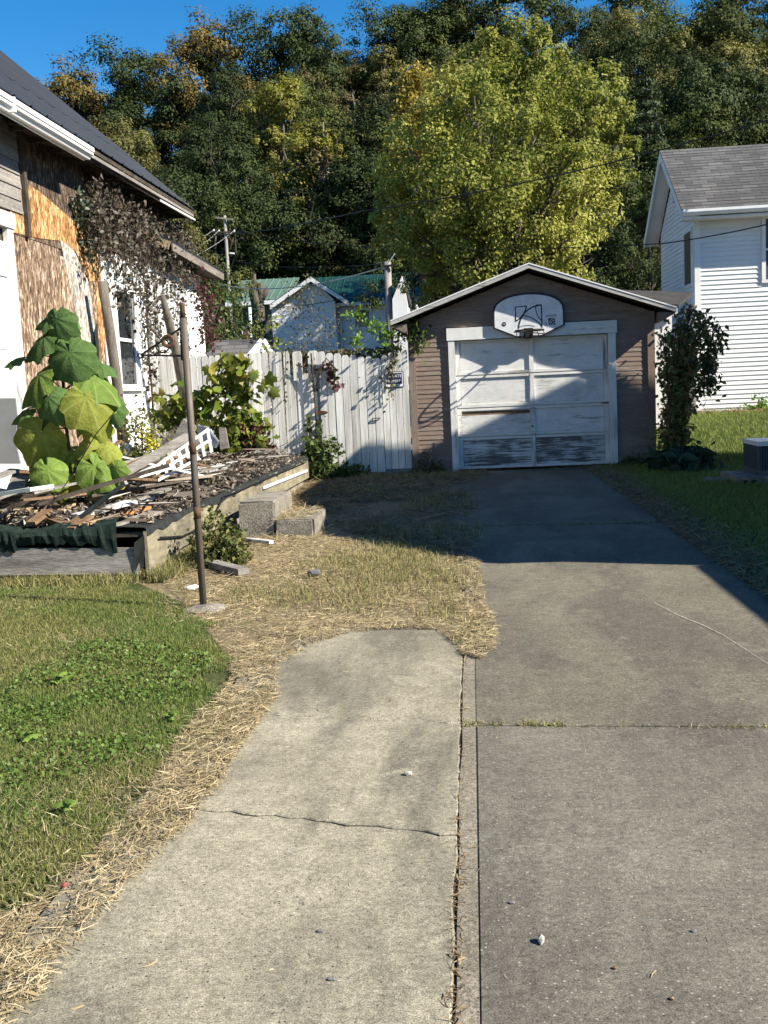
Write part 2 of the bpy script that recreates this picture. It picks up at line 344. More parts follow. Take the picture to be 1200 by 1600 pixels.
slab([(-1.22, 4.63), (-1.24, 5.0), (-1.27, 5.35), (-1.2, 5.7), (-1.08, 6.05), (-.92, 6.3), (-.6, 6.4), (-.3, 6.36), (-.098, 6.3)] + seamL(6.3, 4.41, 8)[1:] + c2[::-1][1:-1], MAT_SLAB_L)
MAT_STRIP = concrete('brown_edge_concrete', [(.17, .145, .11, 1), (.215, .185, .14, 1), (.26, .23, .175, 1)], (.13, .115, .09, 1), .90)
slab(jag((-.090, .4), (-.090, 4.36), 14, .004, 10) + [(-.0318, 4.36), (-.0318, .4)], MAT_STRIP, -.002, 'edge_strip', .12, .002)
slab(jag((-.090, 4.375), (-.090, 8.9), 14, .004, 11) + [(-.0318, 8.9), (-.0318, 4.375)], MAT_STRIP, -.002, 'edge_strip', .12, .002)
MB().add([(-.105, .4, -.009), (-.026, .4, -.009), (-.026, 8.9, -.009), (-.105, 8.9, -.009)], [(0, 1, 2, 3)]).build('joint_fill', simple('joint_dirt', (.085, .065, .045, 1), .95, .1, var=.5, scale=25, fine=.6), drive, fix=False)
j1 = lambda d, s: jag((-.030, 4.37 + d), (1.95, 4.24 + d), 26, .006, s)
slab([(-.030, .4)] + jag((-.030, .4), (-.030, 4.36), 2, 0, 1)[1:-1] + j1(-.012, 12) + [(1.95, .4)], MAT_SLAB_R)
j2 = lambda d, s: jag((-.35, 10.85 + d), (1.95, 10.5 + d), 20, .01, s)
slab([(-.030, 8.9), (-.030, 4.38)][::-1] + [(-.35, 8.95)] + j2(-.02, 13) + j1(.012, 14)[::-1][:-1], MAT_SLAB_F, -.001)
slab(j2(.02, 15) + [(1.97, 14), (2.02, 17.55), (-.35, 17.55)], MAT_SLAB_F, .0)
# pale water mark scratched across the far slab
t = NT('pale_scratch'); MAT_CHALK = t.done(t.ramp(t.noise(t.co(), 40, 4, .7), [(.35, (.22, .2, .17, 1)), (.6, (.55, .52, .45, 1))]), .9, .2)
px = [(988, 908), (1000, 922), (1012, 932), (1022, 942), (1060, 962), (1100, 978), (1128, 992), (1160, 1012), (1200, 1038), (1240, 1066)]
mb = MB(); prev = None
for i, (x, y) in enumerate(px):
    p = PZ(x, y); wd = .003 + .004 * (i > 1) + random.uniform(0, .003); mb.v += [(p[0], p[1] - wd, .004), (p[0], p[1] + wd, .004)]
    if i: b = 2*i; mb.f.append((b-2, b, b+1, b-1))
mb.build('scratch', MAT_CHALK, drive, fix=False)
# ================================================================== shared building materials
WHITE_PAINT = lin(226, 226, 222)
M_SIDING_G = weathered('faded_mauve_board', (.235, .175, .142, 1), (.28, .235, .195, 1), .34, (.25, 3, 3), 2.2, .85, .45)
M_TRIM_G = weathered('faded_mauve_trim', (.225, .168, .138, 1), (.22, .18, .15, 1), .4, (3, 3, .25), 2.2, .85, .4)
M_WHITE_X = weathered('flaking_white_horizontal', (.70, .70, .68, 1), (.30, .28, .26, 1), .10, (.3, 3, 2.5), 2.0, .7, .35)
M_WHITE_Z = weathered('flaking_white_vertical', (.70, .70, .68, 1), (.26, .24, .22, 1), .22, (3, 3, .22), 2.0, .75, .45)
M_PEEL = weathered('badly_peeled_white', (.62, .63, .63, 1), (.13, .125, .12, 1), .64, (.14, 2.5, 2.4), 4.4, .8, .4)
M_PEEL_MID = weathered('half_peeled_white', (.66, .66, .64, 1), (.34, .31, .28, 1), .26, (.2, 2.5, 2.4), 4.0, .8, .4)
M_VINYL = simple('white_vinyl', (.74, .74, .73, 1), .5, .35, var=.05, scale=1.2)
M_TRIM_W = simple('white_trim', (.72, .72, .71, 1), .5, .35, var=.08, scale=2)
M_ALU = simple('white_gutter_metal', (.74, .74, .73, 1), .38, .5, var=.06, scale=4)
M_GREYWOOD = simple('grey_weathered_wood', (.25, .23, .205, 1), .9, .15, var=.4, scale=3, stretch=(.35, 4, 4), fine=.7, bump=.4)
M_GREYWOOD_Y = simple('grey_weathered_wood_long', (.24, .22, .20, 1), .9, .15, var=.4, scale=3, stretch=(4, .35, 4), fine=.7, bump=.4)
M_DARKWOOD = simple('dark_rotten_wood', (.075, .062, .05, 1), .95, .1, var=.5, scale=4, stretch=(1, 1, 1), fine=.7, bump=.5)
M_BROWNWOOD = simple('brown_wood', (.20, .125, .07, 1), .85, .2, var=.35, scale=4, fine=.6, bump=.3)
M_TANWOOD = simple('tan_wood', (.42, .30, .18, 1), .85, .2, var=.3, scale=4, fine=.5, bump=.3)
M_ORANGEWOOD = simple('orange_wood', (.48, .20, .07, 1), .85, .2, var=.35, scale=4, fine=.5, bump=.3)
M_WHITEWOOD = weathered('white_painted_scrap', (.72, .72, .70, 1), (.28, .24, .20, 1), .35, (1, 1, 1), 3.0, .8, .4)
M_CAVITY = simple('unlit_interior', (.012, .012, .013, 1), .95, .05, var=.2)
M_METALROOF = simple('dark_blue_grey_metal', (.02, .024, .033, 1), .55, .35, .1, var=.2, scale=1.5)
M_RUST = simple('rusty_steel', (.115, .06, .035, 1), .8, .3, .3, var=.6, scale=9, fine=.5, bump=.3)
M_CONC = simple('old_block_concrete', (.25, .225, .185, 1), .95, .15, var=.35, scale=5, fine=.8, bump=.6)
M_TAR = simple('black_tar_paper', (.018, .02, .019, 1), .85, .25, var=.5, scale=8, bump=.5)
M_GREENFELT = simple('dark_green_felt', (.014, .026, .021, 1), .92, .15, var=.5, scale=10, fine=.6, bump=.5)
M_BLACK = simple('black_rubber', (.012, .012, .013, 1), .6, .3, var=.2)
def glassmat(name, c=(.02, .025, .028, 1), rough=.06):
    t = NT(name); n = t.noise(t.co(), 1.2, 3, .5); t.bump(n, .04, .02); return t.done(c, rough, .55)
M_GLASS = glassmat('dark_window_glass')
# ================================================================== garage
GY = 17.6
gar = thing('garage', (1.0, GY + 3, 0), 'small garage of mauve-brown boards with low gable roof at end of drive', 'garage')
GX0, GX1, GE = -1.02, 3.0, 2.56
PKX, PKZ, SL = .985, 3.30, .352
roofz = lambda x, base=PKZ: base - SL * abs(x - PKX)
mb = MB(); body = [(GX0+.02, GY+.03, -.1), (GX1-.02, GY+.03, -.1), (GX1-.02, GY+.03, roofz(GX1)-.12), (PKX, GY+.03, PKZ-.12), (GX0+.02, GY+.03, roofz(GX0)-.12)]
# walls: front gable with door opening is made of boards over a dark backing set behind the door
mb.box(GX0+.02, -.30, GY+.03, GY+.12, -.1, 2.42); mb.box(2.30, GX1-.02, GY+.03, GY+.12, -.1, 2.42)
mb.prism([(GX0+.02, GY+.03, 2.42), (GX1-.02, GY+.03, 2.42), (GX1-.02, GY+.03, roofz(GX1)-.10), (PKX, GY+.03, PKZ-.10), (GX0+.02, GY+.03, roofz(GX0)-.10)], (0, .09, 0))
mb.box(GX0+.02, GX0+.12, GY+.12, GY+6, -.1, 2.5); mb.box(GX1-.12, GX1-.02, GY+.12, GY+6, -.1, 2.5); mb.box(GX0+.02, GX1-.02, GY+5.9, GY+6, -.1, 2.6)
mb.build('wall', M_SIDING_G, gar)
# siding boards, one object per course
step = .0765; z = .02; k = 0
def lap(x0, x1, y, z0, z1, name, m, parent, t0=.012, t1=.020):
    """board along X, bottom edge proud"""
    mb = MB(); mb.prism([(x0, y + .03, z0), (x0, y + .03 - t1, z0), (x0, y + .03 - t0, z1 + .008), (x0, y + .03, z1 + .008)], (x1 - x0, 0, 0)); return mb.build(name, m, parent)
while z < PKZ - .12:
    zt = z + step; hw = (PKZ - .10 - zt) / SL
    xl = max(GX0 + .10, PKX - hw); xr = min(GX1 - .10, PKX + hw)
    if xr - xl < .12: break
    wob = lambda: random.uniform(-.004, .004)
    if zt < 2.36:
        lap(xl, -.36, GY + wob()*.5, z, zt - .004, 'siding_board', M_SIDING_G, gar); lap(2.37, xr, GY + wob()*.5, z, zt - .004, 'siding_board', M_SIDING_G, gar)
    elif z < 2.37:
        lap(xl, -.41, GY, z, zt - .004, 'siding_board', M_SIDING_G, gar); lap(2.41, xr, GY, z, zt - .004, 'siding_board', M_SIDING_G, gar)
    else:
        lap(xl, xr, GY + wob()*.5, z, zt - .004, 'siding_board', M_SIDING_G, gar)
    z = zt
for xa, xb in ((GX0, GX0 + .115), (GX1 - .115, GX1)):
    mb = MB(); mb.box(xa, xb, GY - .02, GY + .04, -.05, roofz(xa if xa < 0 else xb) - .1); mb.build('corner_board', M_TRIM_G, gar)
for s_ in (1,):                                         # right side wall boards
    mb = MB(); mb.box(GX1 - .02, GX1, GY + .04, GY + 6, -.05, 2.5); mb.build('side_siding', M_SIDING_G, gar)
    mb = MB(); mb.box(GX0, GX0 + .02, GY + .04, GY + 6, -.05, 2.5); mb.build('side_siding', M_SIDING_G, gar)
# roof
M_SHING_D = simple('dark_asphalt_roofing', (.05, .048, .047, 1), .9, .2, var=.3, scale=4, fine=.8, bump=.4)
M_RAKE = weathered('grimy_white_rake', (.46, .45, .43, 1), (.2, .18, .16, 1), .3, (.4, 3, 3), 2.2, .8, .5)
EL, ER = -1.27, 3.29; Y0, Y1 = GY - .34, GY + 6.2
rf = None
for xe in (EL, ER):
    ze = roofz(xe); mb = MB(); mb.prism([(PKX, Y0, PKZ + .01), (xe, Y0, ze + .01), (xe, Y0, ze - .055), (PKX, Y0, PKZ - .055)], (0, Y1 - Y0, 0)); o = mb.build('roof', M_SHING_D, gar)
    mb = MB(); mb.prism([(PKX, Y0 - .022, PKZ + .020), (xe, Y0 - .022, ze + .020), (xe, Y0 - .022, ze - .055), (PKX, Y0 - .022, PKZ - .055)], (0, .02, 0)); mb.build('rake_board', M_RAKE, o)
    mb = MB(); mb.prism([(PKX, Y0 - .030, PKZ + .030), (xe, Y0 - .030, ze + .030), (xe, Y0 - .030, ze + .010), (PKX, Y0 - .030, PKZ + .010)], (0, .05, 0)); mb.build('drip_edge', M_ALU, o)
for xe, sgn in ((EL, 1), (ER, -1)):
    ze = roofz(xe); mb = MB(); mb.prism([(xe, GY - .3, ze - .06), (xe + sgn*.26, GY - .3, ze + .03 - .06), (xe + sgn*.26, GY - .3, ze - .20), ], (0, 6, 0)); mb.build('soffit', M_TRIM_G, gar)
# door surround
fr = thing('x', (0, 0, 0)); bpy.data.objects.remove(fr)
mb = MB(); mb.box(-.375, 2.395, GY - .045, GY + .02, 2.175, 2.375); mb.build('door_header', M_WHITE_X, gar)
mb = MB(); mb.box(-.355, -.245, GY - .035, GY + .10, 0.0, 2.173); mb.build('door_jamb', M_WHITE_Z, gar)
mb = MB(); mb.box(2.255, 2.372, GY - .035, GY + .10, 0.0, 2.173); mb.build('door_jamb', M_WHITE_Z, gar)
# overhead door: rails, stiles and eight panels
dr = MB(); DX0, DX1, DZ0, DZ1 = -.243, 2.253, .03, 2.172; DY = GY + .065
door = MB().box(DX0, DX1, DY + .036, DY + .05, DZ0, DZ1).build('overhead_door', M_WHITE_X, gar)
rows = [(.03, .56), (.57, 1.045), (1.055, 1.585), (1.595, 2.165)]
mid = (DX0 + DX1) / 2
for i, (a, b) in enumerate(rows):
    for x0, x1 in ((DX0, mid), (mid, DX1)):
        left = x0 == DX0
        m = M_PEEL if i == 0 else (M_PEEL_MID if i in (1, 2) and left or i == 2 else M_WHITE_X)
        px0, px1 = x0 + (.075 if left else .04), x1 - (.04 if left else .075)
        mb = MB(); mb.box(px0, px1, DY + .022, DY + .035, a + .045, b - .045 - (.03 if (i == 1 and left) else 0)); mb.build('panel', m, door)
    for x0, x1 in ((DX0, DX0 + .07), (mid - .037, mid + .037), (DX1 - .07, DX1)):
        MB().box(x0, x1, DY - .006, DY + .035, a + .004, b - .004).build('stile', M_PEEL_MID if i == 1 else M_WHITE_Z, door)
    for z0, z1 in ((a + .004, a + .042), (b - .042, b - .004)):
        for x0, x1 in ((DX0 + .071, mid - .038), (mid + .038, DX1 - .071)):
            MB().box(x0, x1, DY - .002, DY + .035, z0, z1).build('rail', M_WHITE_X, door)
MB().box(DX0 + .08, mid - .05, DY + .0205, DY + .022, .93, .985).build('broken_edge', M_BROWNWOOD, door)
MB().box(DX1 - .12, DX1 + .02, DY - .012, DY - .004, 1.03, 1.05).build('bolt', M_RUST, door)
MB().box(mid - .03, mid + .0, DY - .03, DY - .004, .70, .72).build('handle', M_RUST, door)
# ================================================================== basketball backboard and hoop
BY = GY - .105
bb = thing('basketball_hoop', (.95, BY, 2.2), 'white fan-shaped basketball backboard with torn net above garage door', 'hoop')
M_BOARD = simple('speckled_white_board', (.72, .73, .74, 1), .5, .4, var=.15, scale=6, fine=.45)
M_NAVY = simple('navy_black_print', (.018, .02, .03, 1), .5, .3, var=.2)
BC = .972
def fan(wd, top, bot, side_lo, side_hi, chx, n=14):
    pts = [(-chx, bot), (chx, bot), (wd, side_lo), (wd, side_hi)]
    for i in range(1, n):
        a = i / n; x = wd * math.cos(math.pi * a); y0_ = side_hi + (top - side_hi) * (math.sin(math.pi * a) ** .75); pts.append((x, y0_))
    pts.append((-wd, side_hi)); pts.append((-wd, side_lo)); return pts
outer = fan(.580, 2.885, 2.165, 2.335, 2.565, .21); inner = fan(.552, 2.850, 2.193, 2.345, 2.555, .20)
mb = MB(); mb.prism([(BC + x, BY, z) for x, z in outer], (0, .03, 0)); mb.build('rim_frame', M_NAVY, bb)
mb = MB(); mb.prism([(BC + x, BY - .004, z) for x, z in inner], (0, .02, 0)); face = mb.build('backboard', M_BOARD, bb)
# printed target: square corner with ball arcs
def strip(pts, wd, y, m, name, parent):
    mb = MB(); n = len(pts)
    for i, (x, z) in enumerate(pts):
        x2, z2 = pts[min(i+1, n-1)]; x1, z1 = pts[max(i-1, 0)]; dx, dz = x2-x1, z2-z1; l = math.hypot(dx, dz) or 1; nxx, nz = -dz/l*wd/2, dx/l*wd/2
        mb.v += [(BC+x-nxx, y, z-nz), (BC+x+nxx, y, z+nz)]
        if i: b = 2*i; mb.f.append((b-2, b-1, b+1, b))
    return mb.build(name, m, parent, fix=False)
yp = BY - .0075
def arc(x0, z0, x1, z1, bulge, n=12):
    pts = []; dx, dz = x1-x0, z1-z0
    for i in range(n+1):
        u = i/n; k = 4*u*(1-u)*bulge; pts.append((x0+dx*u-dz*k, z0+dz*u+dx*k))
    return pts
SQ = [(-.21, 2.43), (-.21, 2.66), (-.03, 2.665)]
for pts, wd in ((SQ, .020), (arc(-.21, 2.43, -.03, 2.665, -.12), .020), ([(.21, 2.31), (.21, 2.675), (.12, 2.675)], .020), (arc(-.17, 2.31, .21, 2.675, .20), .022),
                (arc(-.09, 2.52, .21, 2.33, .10), .015), (arc(.12, 2.66, .21, 2.42, -.12), .015), (arc(-.155, 2.335, .10, 2.33, .10), .008)):
    strip(pts, wd, yp, M_NAVY, 'print_line', face)
def text(body, size, at, rot, m, name, parent, ext=.0006, align='CENTER'):
    cu = bpy.data.curves.new(name, 'FONT'); cu.body = body; cu.size = size; cu.extrude = ext; cu.align_x = align; cu.resolution_u = 2; cu.fill_mode = 'FRONT'
    tmp = bpy.data.objects.new('tmp_text', cu); col.objects.link(tmp); dg = bpy.context.evaluated_depsgraph_get(); dg.update()
    me = bpy.data.meshes.new_from_object(tmp.evaluated_get(dg)); bpy.data.objects.remove(tmp)
    me.transform(Matrix.Translation([float(a) for a in at]) @ Matrix.Rotation(rot[2], 4, 'Y') @ Matrix.Rotation(math.radians(90), 4, 'X')); me.materials.clear()
    return link(name, me, parent, m)
text('AFOUR', .055, (BC + .36, yp, 2.475), (0, 0, 0), M_NAVY, 'lettering', face)
text('ALL', .045, (BC + .29, yp, 2.37), (0, 0, -math.pi/2), M_NAVY, 'lettering', face)
mb = MB(); mb.add([(BC + .315, yp, 2.345), (BC + .425, yp, 2.345), (BC + .425, yp, 2.455), (BC + .315, yp, 2.455)], [(0, 1, 2, 3)]); mb.build('emblem', M_NAVY, face, fix=False)
for r in (.04, .075, .105):
    strip([(.425 - r*math.cos(a), 2.345 + r*math.sin(a)) for a in np.linspace(.05, 1.5, 8)], .010, yp - .0008, M_BOARD, 'emblem_arc', face)
mb = MB(); n = 20; mb.add([(BC - .40 + .036*math.cos(2*math.pi*i/n), yp, 2.395 + .036*math.sin(2*math.pi*i/n)) for i in range(n)], [tuple(range(n))]); mb.build('round_badge', M_NAVY, face, fix=False)
strip([(-.425, 2.40), (-.405, 2.40), (-.395, 2.385), (-.38, 2.41)], .008, yp - .0008, M_BOARD, 'badge_mark', face)
# rim, bracket, mount, net
RC = (BC - .01, BY - .29, 2.262); R_ = .225
M_RIM = simple('dark_rim_steel', (.03, .022, .02, 1), .5, .4, .4, var=.4, scale=10)
mb = MB(); mb.tube([(RC[0] + R_*math.cos(a), RC[1] + R_*math.sin(a), RC[2]) for a in np.linspace(0, 2*math.pi, 29)], .013, 8, False); mb.build('rim', M_RIM, bb, True)
mb = MB(); mb.box(RC[0] - .055, RC[0] + .055, RC[1] + R_ - .01, BY - .008, RC[2] - .10, RC[2] + .01); mb.box(RC[0] - .075, RC[0] + .075, BY - .03, BY - .008, RC[2] - .12, RC[2] + .05); mb.build('bracket', M_RIM, bb)
mb = MB(); mb.tube([(RC[0] + (R_+.02)*math.cos(a), RC[1] + (R_+.02)*math.sin(a), RC[2] - .02 - .055*math.sin(a/2 + 1.57)**2) for a in np.linspace(math.pi, 2*math.pi, 15)], .009, 6, False); mb.build('rim_brace', M_RIM, bb)
mb = MB()
for a, dz, l in ((3.3, .11, .05), (3.9, .14, .1), (5.2, .12, .08), (5.9, .10, .06)):
    p0 = np.array([RC[0] + R_*math.cos(a), RC[1] + R_*math.sin(a), RC[2]]); mb.tube([p0, p0 + [.02, .03, -dz*.5], p0 + [l*.5, .08, -dz]], .007, 5)
mb.build('net', M_NAVY, bb)
mb = MB(); 
for x in (-.25, .25): mb.bar((BC + x, BY + .03, 2.62), (BC + x, GY - .005, 2.62), .04, .04); mb.bar((BC + x, BY + .03, 2.30), (BC + x, GY - .046, 2.30), .04, .04)
mb.build('wall_mount', M_RIM, bb)
stick = MB().bar(PY(668, 738, GY - .18), PY(678, 692, GY - .05), .035, .03).build('scrap_stick', M_GREYWOOD); tag(stick, 'pale wooden stick leaning against the garage beside the door', 'stick')
# ================================================================== white board fence and gate
FY = 17.5
M_FENCE = weathered('peeling_white_picket', (.80, .80, .77, 1), (.36, .34, .31, 1), .42, (4, 4, .14), 1.9, .8, .6, .10)
def picket_mesh(wd, th=.02):
    mb = MB(); e = wd * .22
    mb.prism([(0, 0, 0), (wd, 0, 0), (wd, 0, .975), (wd - e, 0, 1.0), (e, 0, 1.0), (0, 0, .975)], (0, th, 0))
    o = mb.build('board', M_FENCE); me = o.data; bpy.data.objects.remove(o); return me
PM = picket_mesh(1.0, .022)
def picket(parent, x0, x1, y, z0, z1, tilt=0.0, name='board'):
    o = bpy.data.objects.new(name, PM); col.objects.link(o); o.parent = parent
    o.location = Vector((x0, y, z0)) - Vector(parent.location); o.scale = (x1 - x0, 1, z1 - z0); o.rotation_euler = (0, tilt, 0); return o
fence = thing('board_fence', (-3.9, FY, 0), 'tall white peeling board fence between old house and gate', 'fence')
top_px = [(238, 558), (312, 556), (345, 554), (420, 550), (455, 548), (480, 548), (501, 549)]
def ftop(x):                                           # fence top height along X
    pts = sorted((PY(a, b, FY)[0], PY(a, b, FY)[2]) for a, b in top_px); return float(np.interp(x, [p[0] for p in pts], [p[1] for p in pts]))
x = -5.36; i = 0
short = {}
xg = PY(501, 640, FY)[0]
while x < xg - .02:
    wd = random.uniform(.104, .122); xe = min(x + wd, xg - .004); px_mid = 736 + (x + xe) / 2 * 93.7 
    zt = ftop((x + xe)/2) + random.uniform(-.012, .012)
    pxm = px_mid - 12
    if 440 < pxm < 452: zt -= .52                       # broken-off boards show a gap
    if 460 < pxm < 492: zt -= .36 + random.uniform(0, .05)
    if xe - x > .04: picket(fence, x, xe - .007, FY + random.uniform(-.006, .006), .03 + random.uniform(0, .05), zt, random.uniform(-.006, .006))
    x = xe; i += 1
for px0, px1 in ((458, 468), (482, 499)):                # taller rear boards behind the short ones
    picket(fence, PY(px0, 600, FY)[0], PY(px1, 600, FY)[0], FY + .075, .3, ftop(-2.7), 0)
for zr in (.45, 1.55):
    MB().box(-5.36, xg - .01, FY + .026, FY + .07, zr, zr + .09).build('rail', M_FENCE, fence)
for xp in (-4.3, -2.62):
    MB().box(xp - .045, xp + .045, FY + .072, FY + .16, -.1, 1.9).build('post', M_GREYWOOD, fence)
# gate
gate = thing('board_gate', (-2.0, FY, 0), 'white board gate hung on rusty strap hinges beside the garage', 'gate')
xr = PY(599, 650, FY)[0]; nb = 8; wd = (xr - xg) / nb
for k in range(nb):
    zt = np.interp(k, [0, nb - 1], [PY(505, 550, FY)[2], PY(595, 559, FY)[2]]) + random.uniform(-.01, .01)
    picket(gate, xg + k*wd + .004, xg + (k+1)*wd - .006, FY - .03 + random.uniform(-.004, .004), .06, zt)
for zr in (.4, 1.5):
    MB().box(xg + .02, xr - .02, FY - .006, FY + .03, zr, zr + .09).build('rail', M_FENCE, gate)
for yy in (578, 645):
    p = PY(492, yy, FY - .03); q = PY(513, yy - 1, FY - .03)
    mb = MB(); mb.prism([(p[0], FY - .042, p[2] - .012), (p[0] + .08, FY - .042, p[2] - .03), (q[0] - .04, FY - .042, p[2] - .022), (q[0], FY - .042, p[2]), (q[0] - .04, FY - .042, p[2] + .022), (p[0] + .08, FY - .042, p[2] + .03), (p[0], FY - .042, p[2] + .012)], (0, .01, 0)); mb.build('hinge', M_RUST, gate)
    pass
p = PY(588, 655, FY - .05); mb = MB(); a_, b_ = PY(582, 654, FY - .05), PY(594, 653, FY - .05)
mb.tube([a_ + [0, .03, 0], a_, b_, b_ + [0, .03, 0]], .007, 6); mb.tube([a_ + [0, 0, -.035], a_, ], .007, 6); mb.tube([a_ + [0, 0, -.035], b_ + [-.02, 0, -.033]], .006, 6); mb.build('handle', M_BLACK, gate)
# fixed boards between gate and garage
fx = thing('fence_section', (-1.3, FY, 0), 'narrow white fence section between gate and garage corner', 'fence')
xe = -1.03; nb = 4; wd = (xe - xr) / nb
for k in range(nb):
    zt = np.interp(k, [0, nb - 1], [PY(604, 554, FY)[2], PY(636, 545, FY)[2]])
    picket(fx, xr + k*wd + .004, xr + (k+1)*wd - .005, FY + .004, .10, zt)
MB().box(xr, xe, FY + .03, FY + .07, 1.4, 1.49).build('rail', M_FENCE, fx); MB().box(xr, xe, FY + .03, FY + .07, .4, .49).build('rail', M_FENCE, fx)
MB().box(xr + .0, xe, FY - .01, FY + .025, -.02, .095).build('sill_board', M_GREYWOOD, fx)
mb = MB(); p = PY(600, 643, FY); mb.tube([(p[0] + .01, FY + .003, p[2]), (p[0] + .01, FY - .025, p[2])], .016, 8); mb.build('latch_knob', M_BLACK, fx)
# sign
c0, c1 = PY(602, 606, FY - .012), PY(630, 580, FY - .012)
sx0, sx1, sz0, sz1 = c0[0], c1[0], c0[2], c1[2]
sign = thing('property_sign', (sx0, FY, sz0), 'small navy and white notice sign on white boards by garage, half hidden by vine', 'sign')
M_SIGNW = simple('sign_white', (.72, .72, .72, 1), .5, .3, var=.1, scale=10); M_SIGNB = simple('sign_navy', (.02, .03, .075, 1), .5, .3, var=.25, scale=10)
mb = MB(); mb.box(sx0, sx1, FY - .006, FY - .001, sz0, sz1); mb.build('plate', M_SIGNB, sign)
yb = FY - .0075
MB().add([(sx0+.012, yb, sz0+.012), (sx1-.012, yb, sz0+.012), (sx1-.012, yb, sz1-.012), (sx0+.012, yb, sz1-.012)], [(0,1,2,3)]).build('white_field', M_SIGNW, sign, fix=False)
MB().add([(sx0+.024, yb-.001, sz0+.055), (sx1-.024, yb-.001, sz0+.055), (sx1-.024, yb-.001, sz1-.024), (sx0+.024, yb-.001, sz1-.024)], [(0,1,2,3)]).build('navy_field', M_SIGNB, sign, fix=False)
cxs = (sx0 + sx1) / 2
text('PRIVATE', .068, (cxs, yb-.002, sz0 + .165), (0,0,0), M_SIGNW, 'lettering', sign); text('PROPERTY', .058, (cxs, yb-.002, sz0 + .085), (0,0,0), M_SIGNW, 'lettering', sign)
text('KEEP OUT', .03, (cxs, yb-.002, sz0 + .022), (0,0,0), M_SIGNB, 'lettering', sign)
# ================================================================== old house on the left
WX = -5.40; EX = -4.98
hs = thing('old_house', (-8, 14, 0), 'derelict white house with bare chipboard wall and dark metal roof', 'house')
M_HWHITE = weathered('chalky_white_wall', (.80, .80, .79, 1), (.42, .40, .37, 1), .18, (1.5, 1.5, .6), 1.2, .85, .18)
mb = MB(); mb.box(-11.5, WX - .03, 5, 15.45, -.1, 5.15); mb.build('wall', M_DARKWOOD, hs)
mb = MB(); mb.box(-10.5, WX - .02, 15.46, 19.3, -.1, 4.95); mb.box(-10.5, WX - .02, 19.3, 21.4, -.1, 3.8)
# annex wall with a hole for the window is layered: white skin pieces around the opening
wy0, wy1, wz0, wz1 = 15.98, 16.86, 1.64, 3.12
mb.build('annex_core', M_CAVITY, hs)
sk = MB(); sk.box(WX - .02, WX, 15.46, wy0, -.1, 3.7); sk.box(WX - .02, WX, wy1, 19.3, -.1, 3.7); sk.box(WX - .02, WX, 19.3, 21.4, -.1, 3.8); sk.box(WX - .02, WX, wy0, wy1, -.1, wz0); sk.box(WX - .02, WX, wy0, wy1, wz1, 3.7); sk.box(-10.5, WX, 21.4, 21.42, -.1, 3.8)
sk.build('white_wall', M_HWHITE, hs); MB().box(WX - .02, WX + .002, 15.46, 19.3, 3.702, 4.9).build('shade_dark_upper_wall', M_DARKWOOD, hs)  # upper band coloured dark in place of the black shade under the eave
win = MB().box(WX - .018, WX - .012, wy0, wy1, wz0, wz1).build('window', M_GLASS, hs)
for y0_, y1_, z0_, z1_, nm in ((wy0 - .09, wy0, wz0, wz1, 'frame'), (wy1, wy1 + .09, wz0, wz1, 'frame'), (wy0 - .09, wy1 + .09, wz1, wz1 + .1, 'frame')):
    MB().box(WX - .005, WX + .035, y0_, y1_, z0_, z1_).build(nm, M_TRIM_W, win)
MB().box(WX - .005, WX + .07, wy0 - .12, wy1 + .12, wz0 - .05, wz0 - .002).build('sill', M_TRIM_W, win)
zm = (wz0 + wz1) / 2 - .02
MB().box(WX - .011, WX + .02, wy0, wy1, zm, zm + .05).build('meeting_rail', M_TRIM_W, win)
MB().box(WX - .011, WX + .012, wy1 - .05, wy1 - .001, wz0, zm - .001).build('sash', M_TRIM_W, win); MB().box(WX - .011, WX + .012, wy0 + .001, wy1 - .051, wz0, wz0 + .05).build('sash', M_TRIM_W, win)
# chipboard sheathing
def osb(name, tones, sc=1.0):
    t = NT(name); v = t.co((1, 2.6, .55)); vo = t.n.new('ShaderNodeTexVoronoi'); vo.inputs['Scale'].default_value = 17 * sc; t.L(v, vo.inputs['Vector'])
    sp = t.n.new('ShaderNodeSeparateColor'); t.L(vo.outputs['Color'], sp.inputs[0])
    c = t.ramp(sp.outputs[0], [(0, tones[0]), (.35, tones[1]), (.7, tones[2]), (1, tones[3])])
    vo2 = t.n.new('ShaderNodeTexVoronoi'); vo2.inputs['Scale'].default_value = 31 * sc; t.L(t.co((1, 1.6, .8), rot=(.5, 0, 0)), vo2.inputs['Vector']); sp2 = t.n.new('ShaderNodeSeparateColor'); t.L(vo2.outputs['Color'], sp2.inputs[0])
    c = t.mix(.75, c, t.ramp(sp2.outputs[1], [(0, .35), (.5, 1.0), (1, 1.7)]), 'MULTIPLY'); n = t.noise(t.co((1, 1, .35)), 2.2, 6, .7); c = t.mix(.8, c, t.ramp(n, [(.32, .45), (.66, 1.3)]), 'MULTIPLY')
    t.bump(sp2.outputs[0], .4, .01); return t.done(c, .9, .15)
M_OSB_B = osb('weathered_brown_chipboard', [(.07, .045, .03, 1), (.16, .105, .07, 1), (.27, .19, .125, 1), (.46, .36, .27, 1)])
M_OSB_D = osb('brown_and_shade_chipboard', [(.03, .02, .014, 1), (.07, .048, .034, 1), (.12, .086, .062, 1), (.22, .17, .13, 1)])  # dark brown board with the eave shade worked into its tones
M_OSB_O = osb('orange_chipboard', [(.17, .075, .025, 1), (.31, .15, .055, 1), (.43, .245, .10, 1), (.60, .43, .25, 1)])
M_OSB_G = osb('silvered_chipboard', [(.16, .13, .11, 1), (.30, .26, .22, 1), (.42, .38, .33, 1), (.56, .52, .46, 1)])
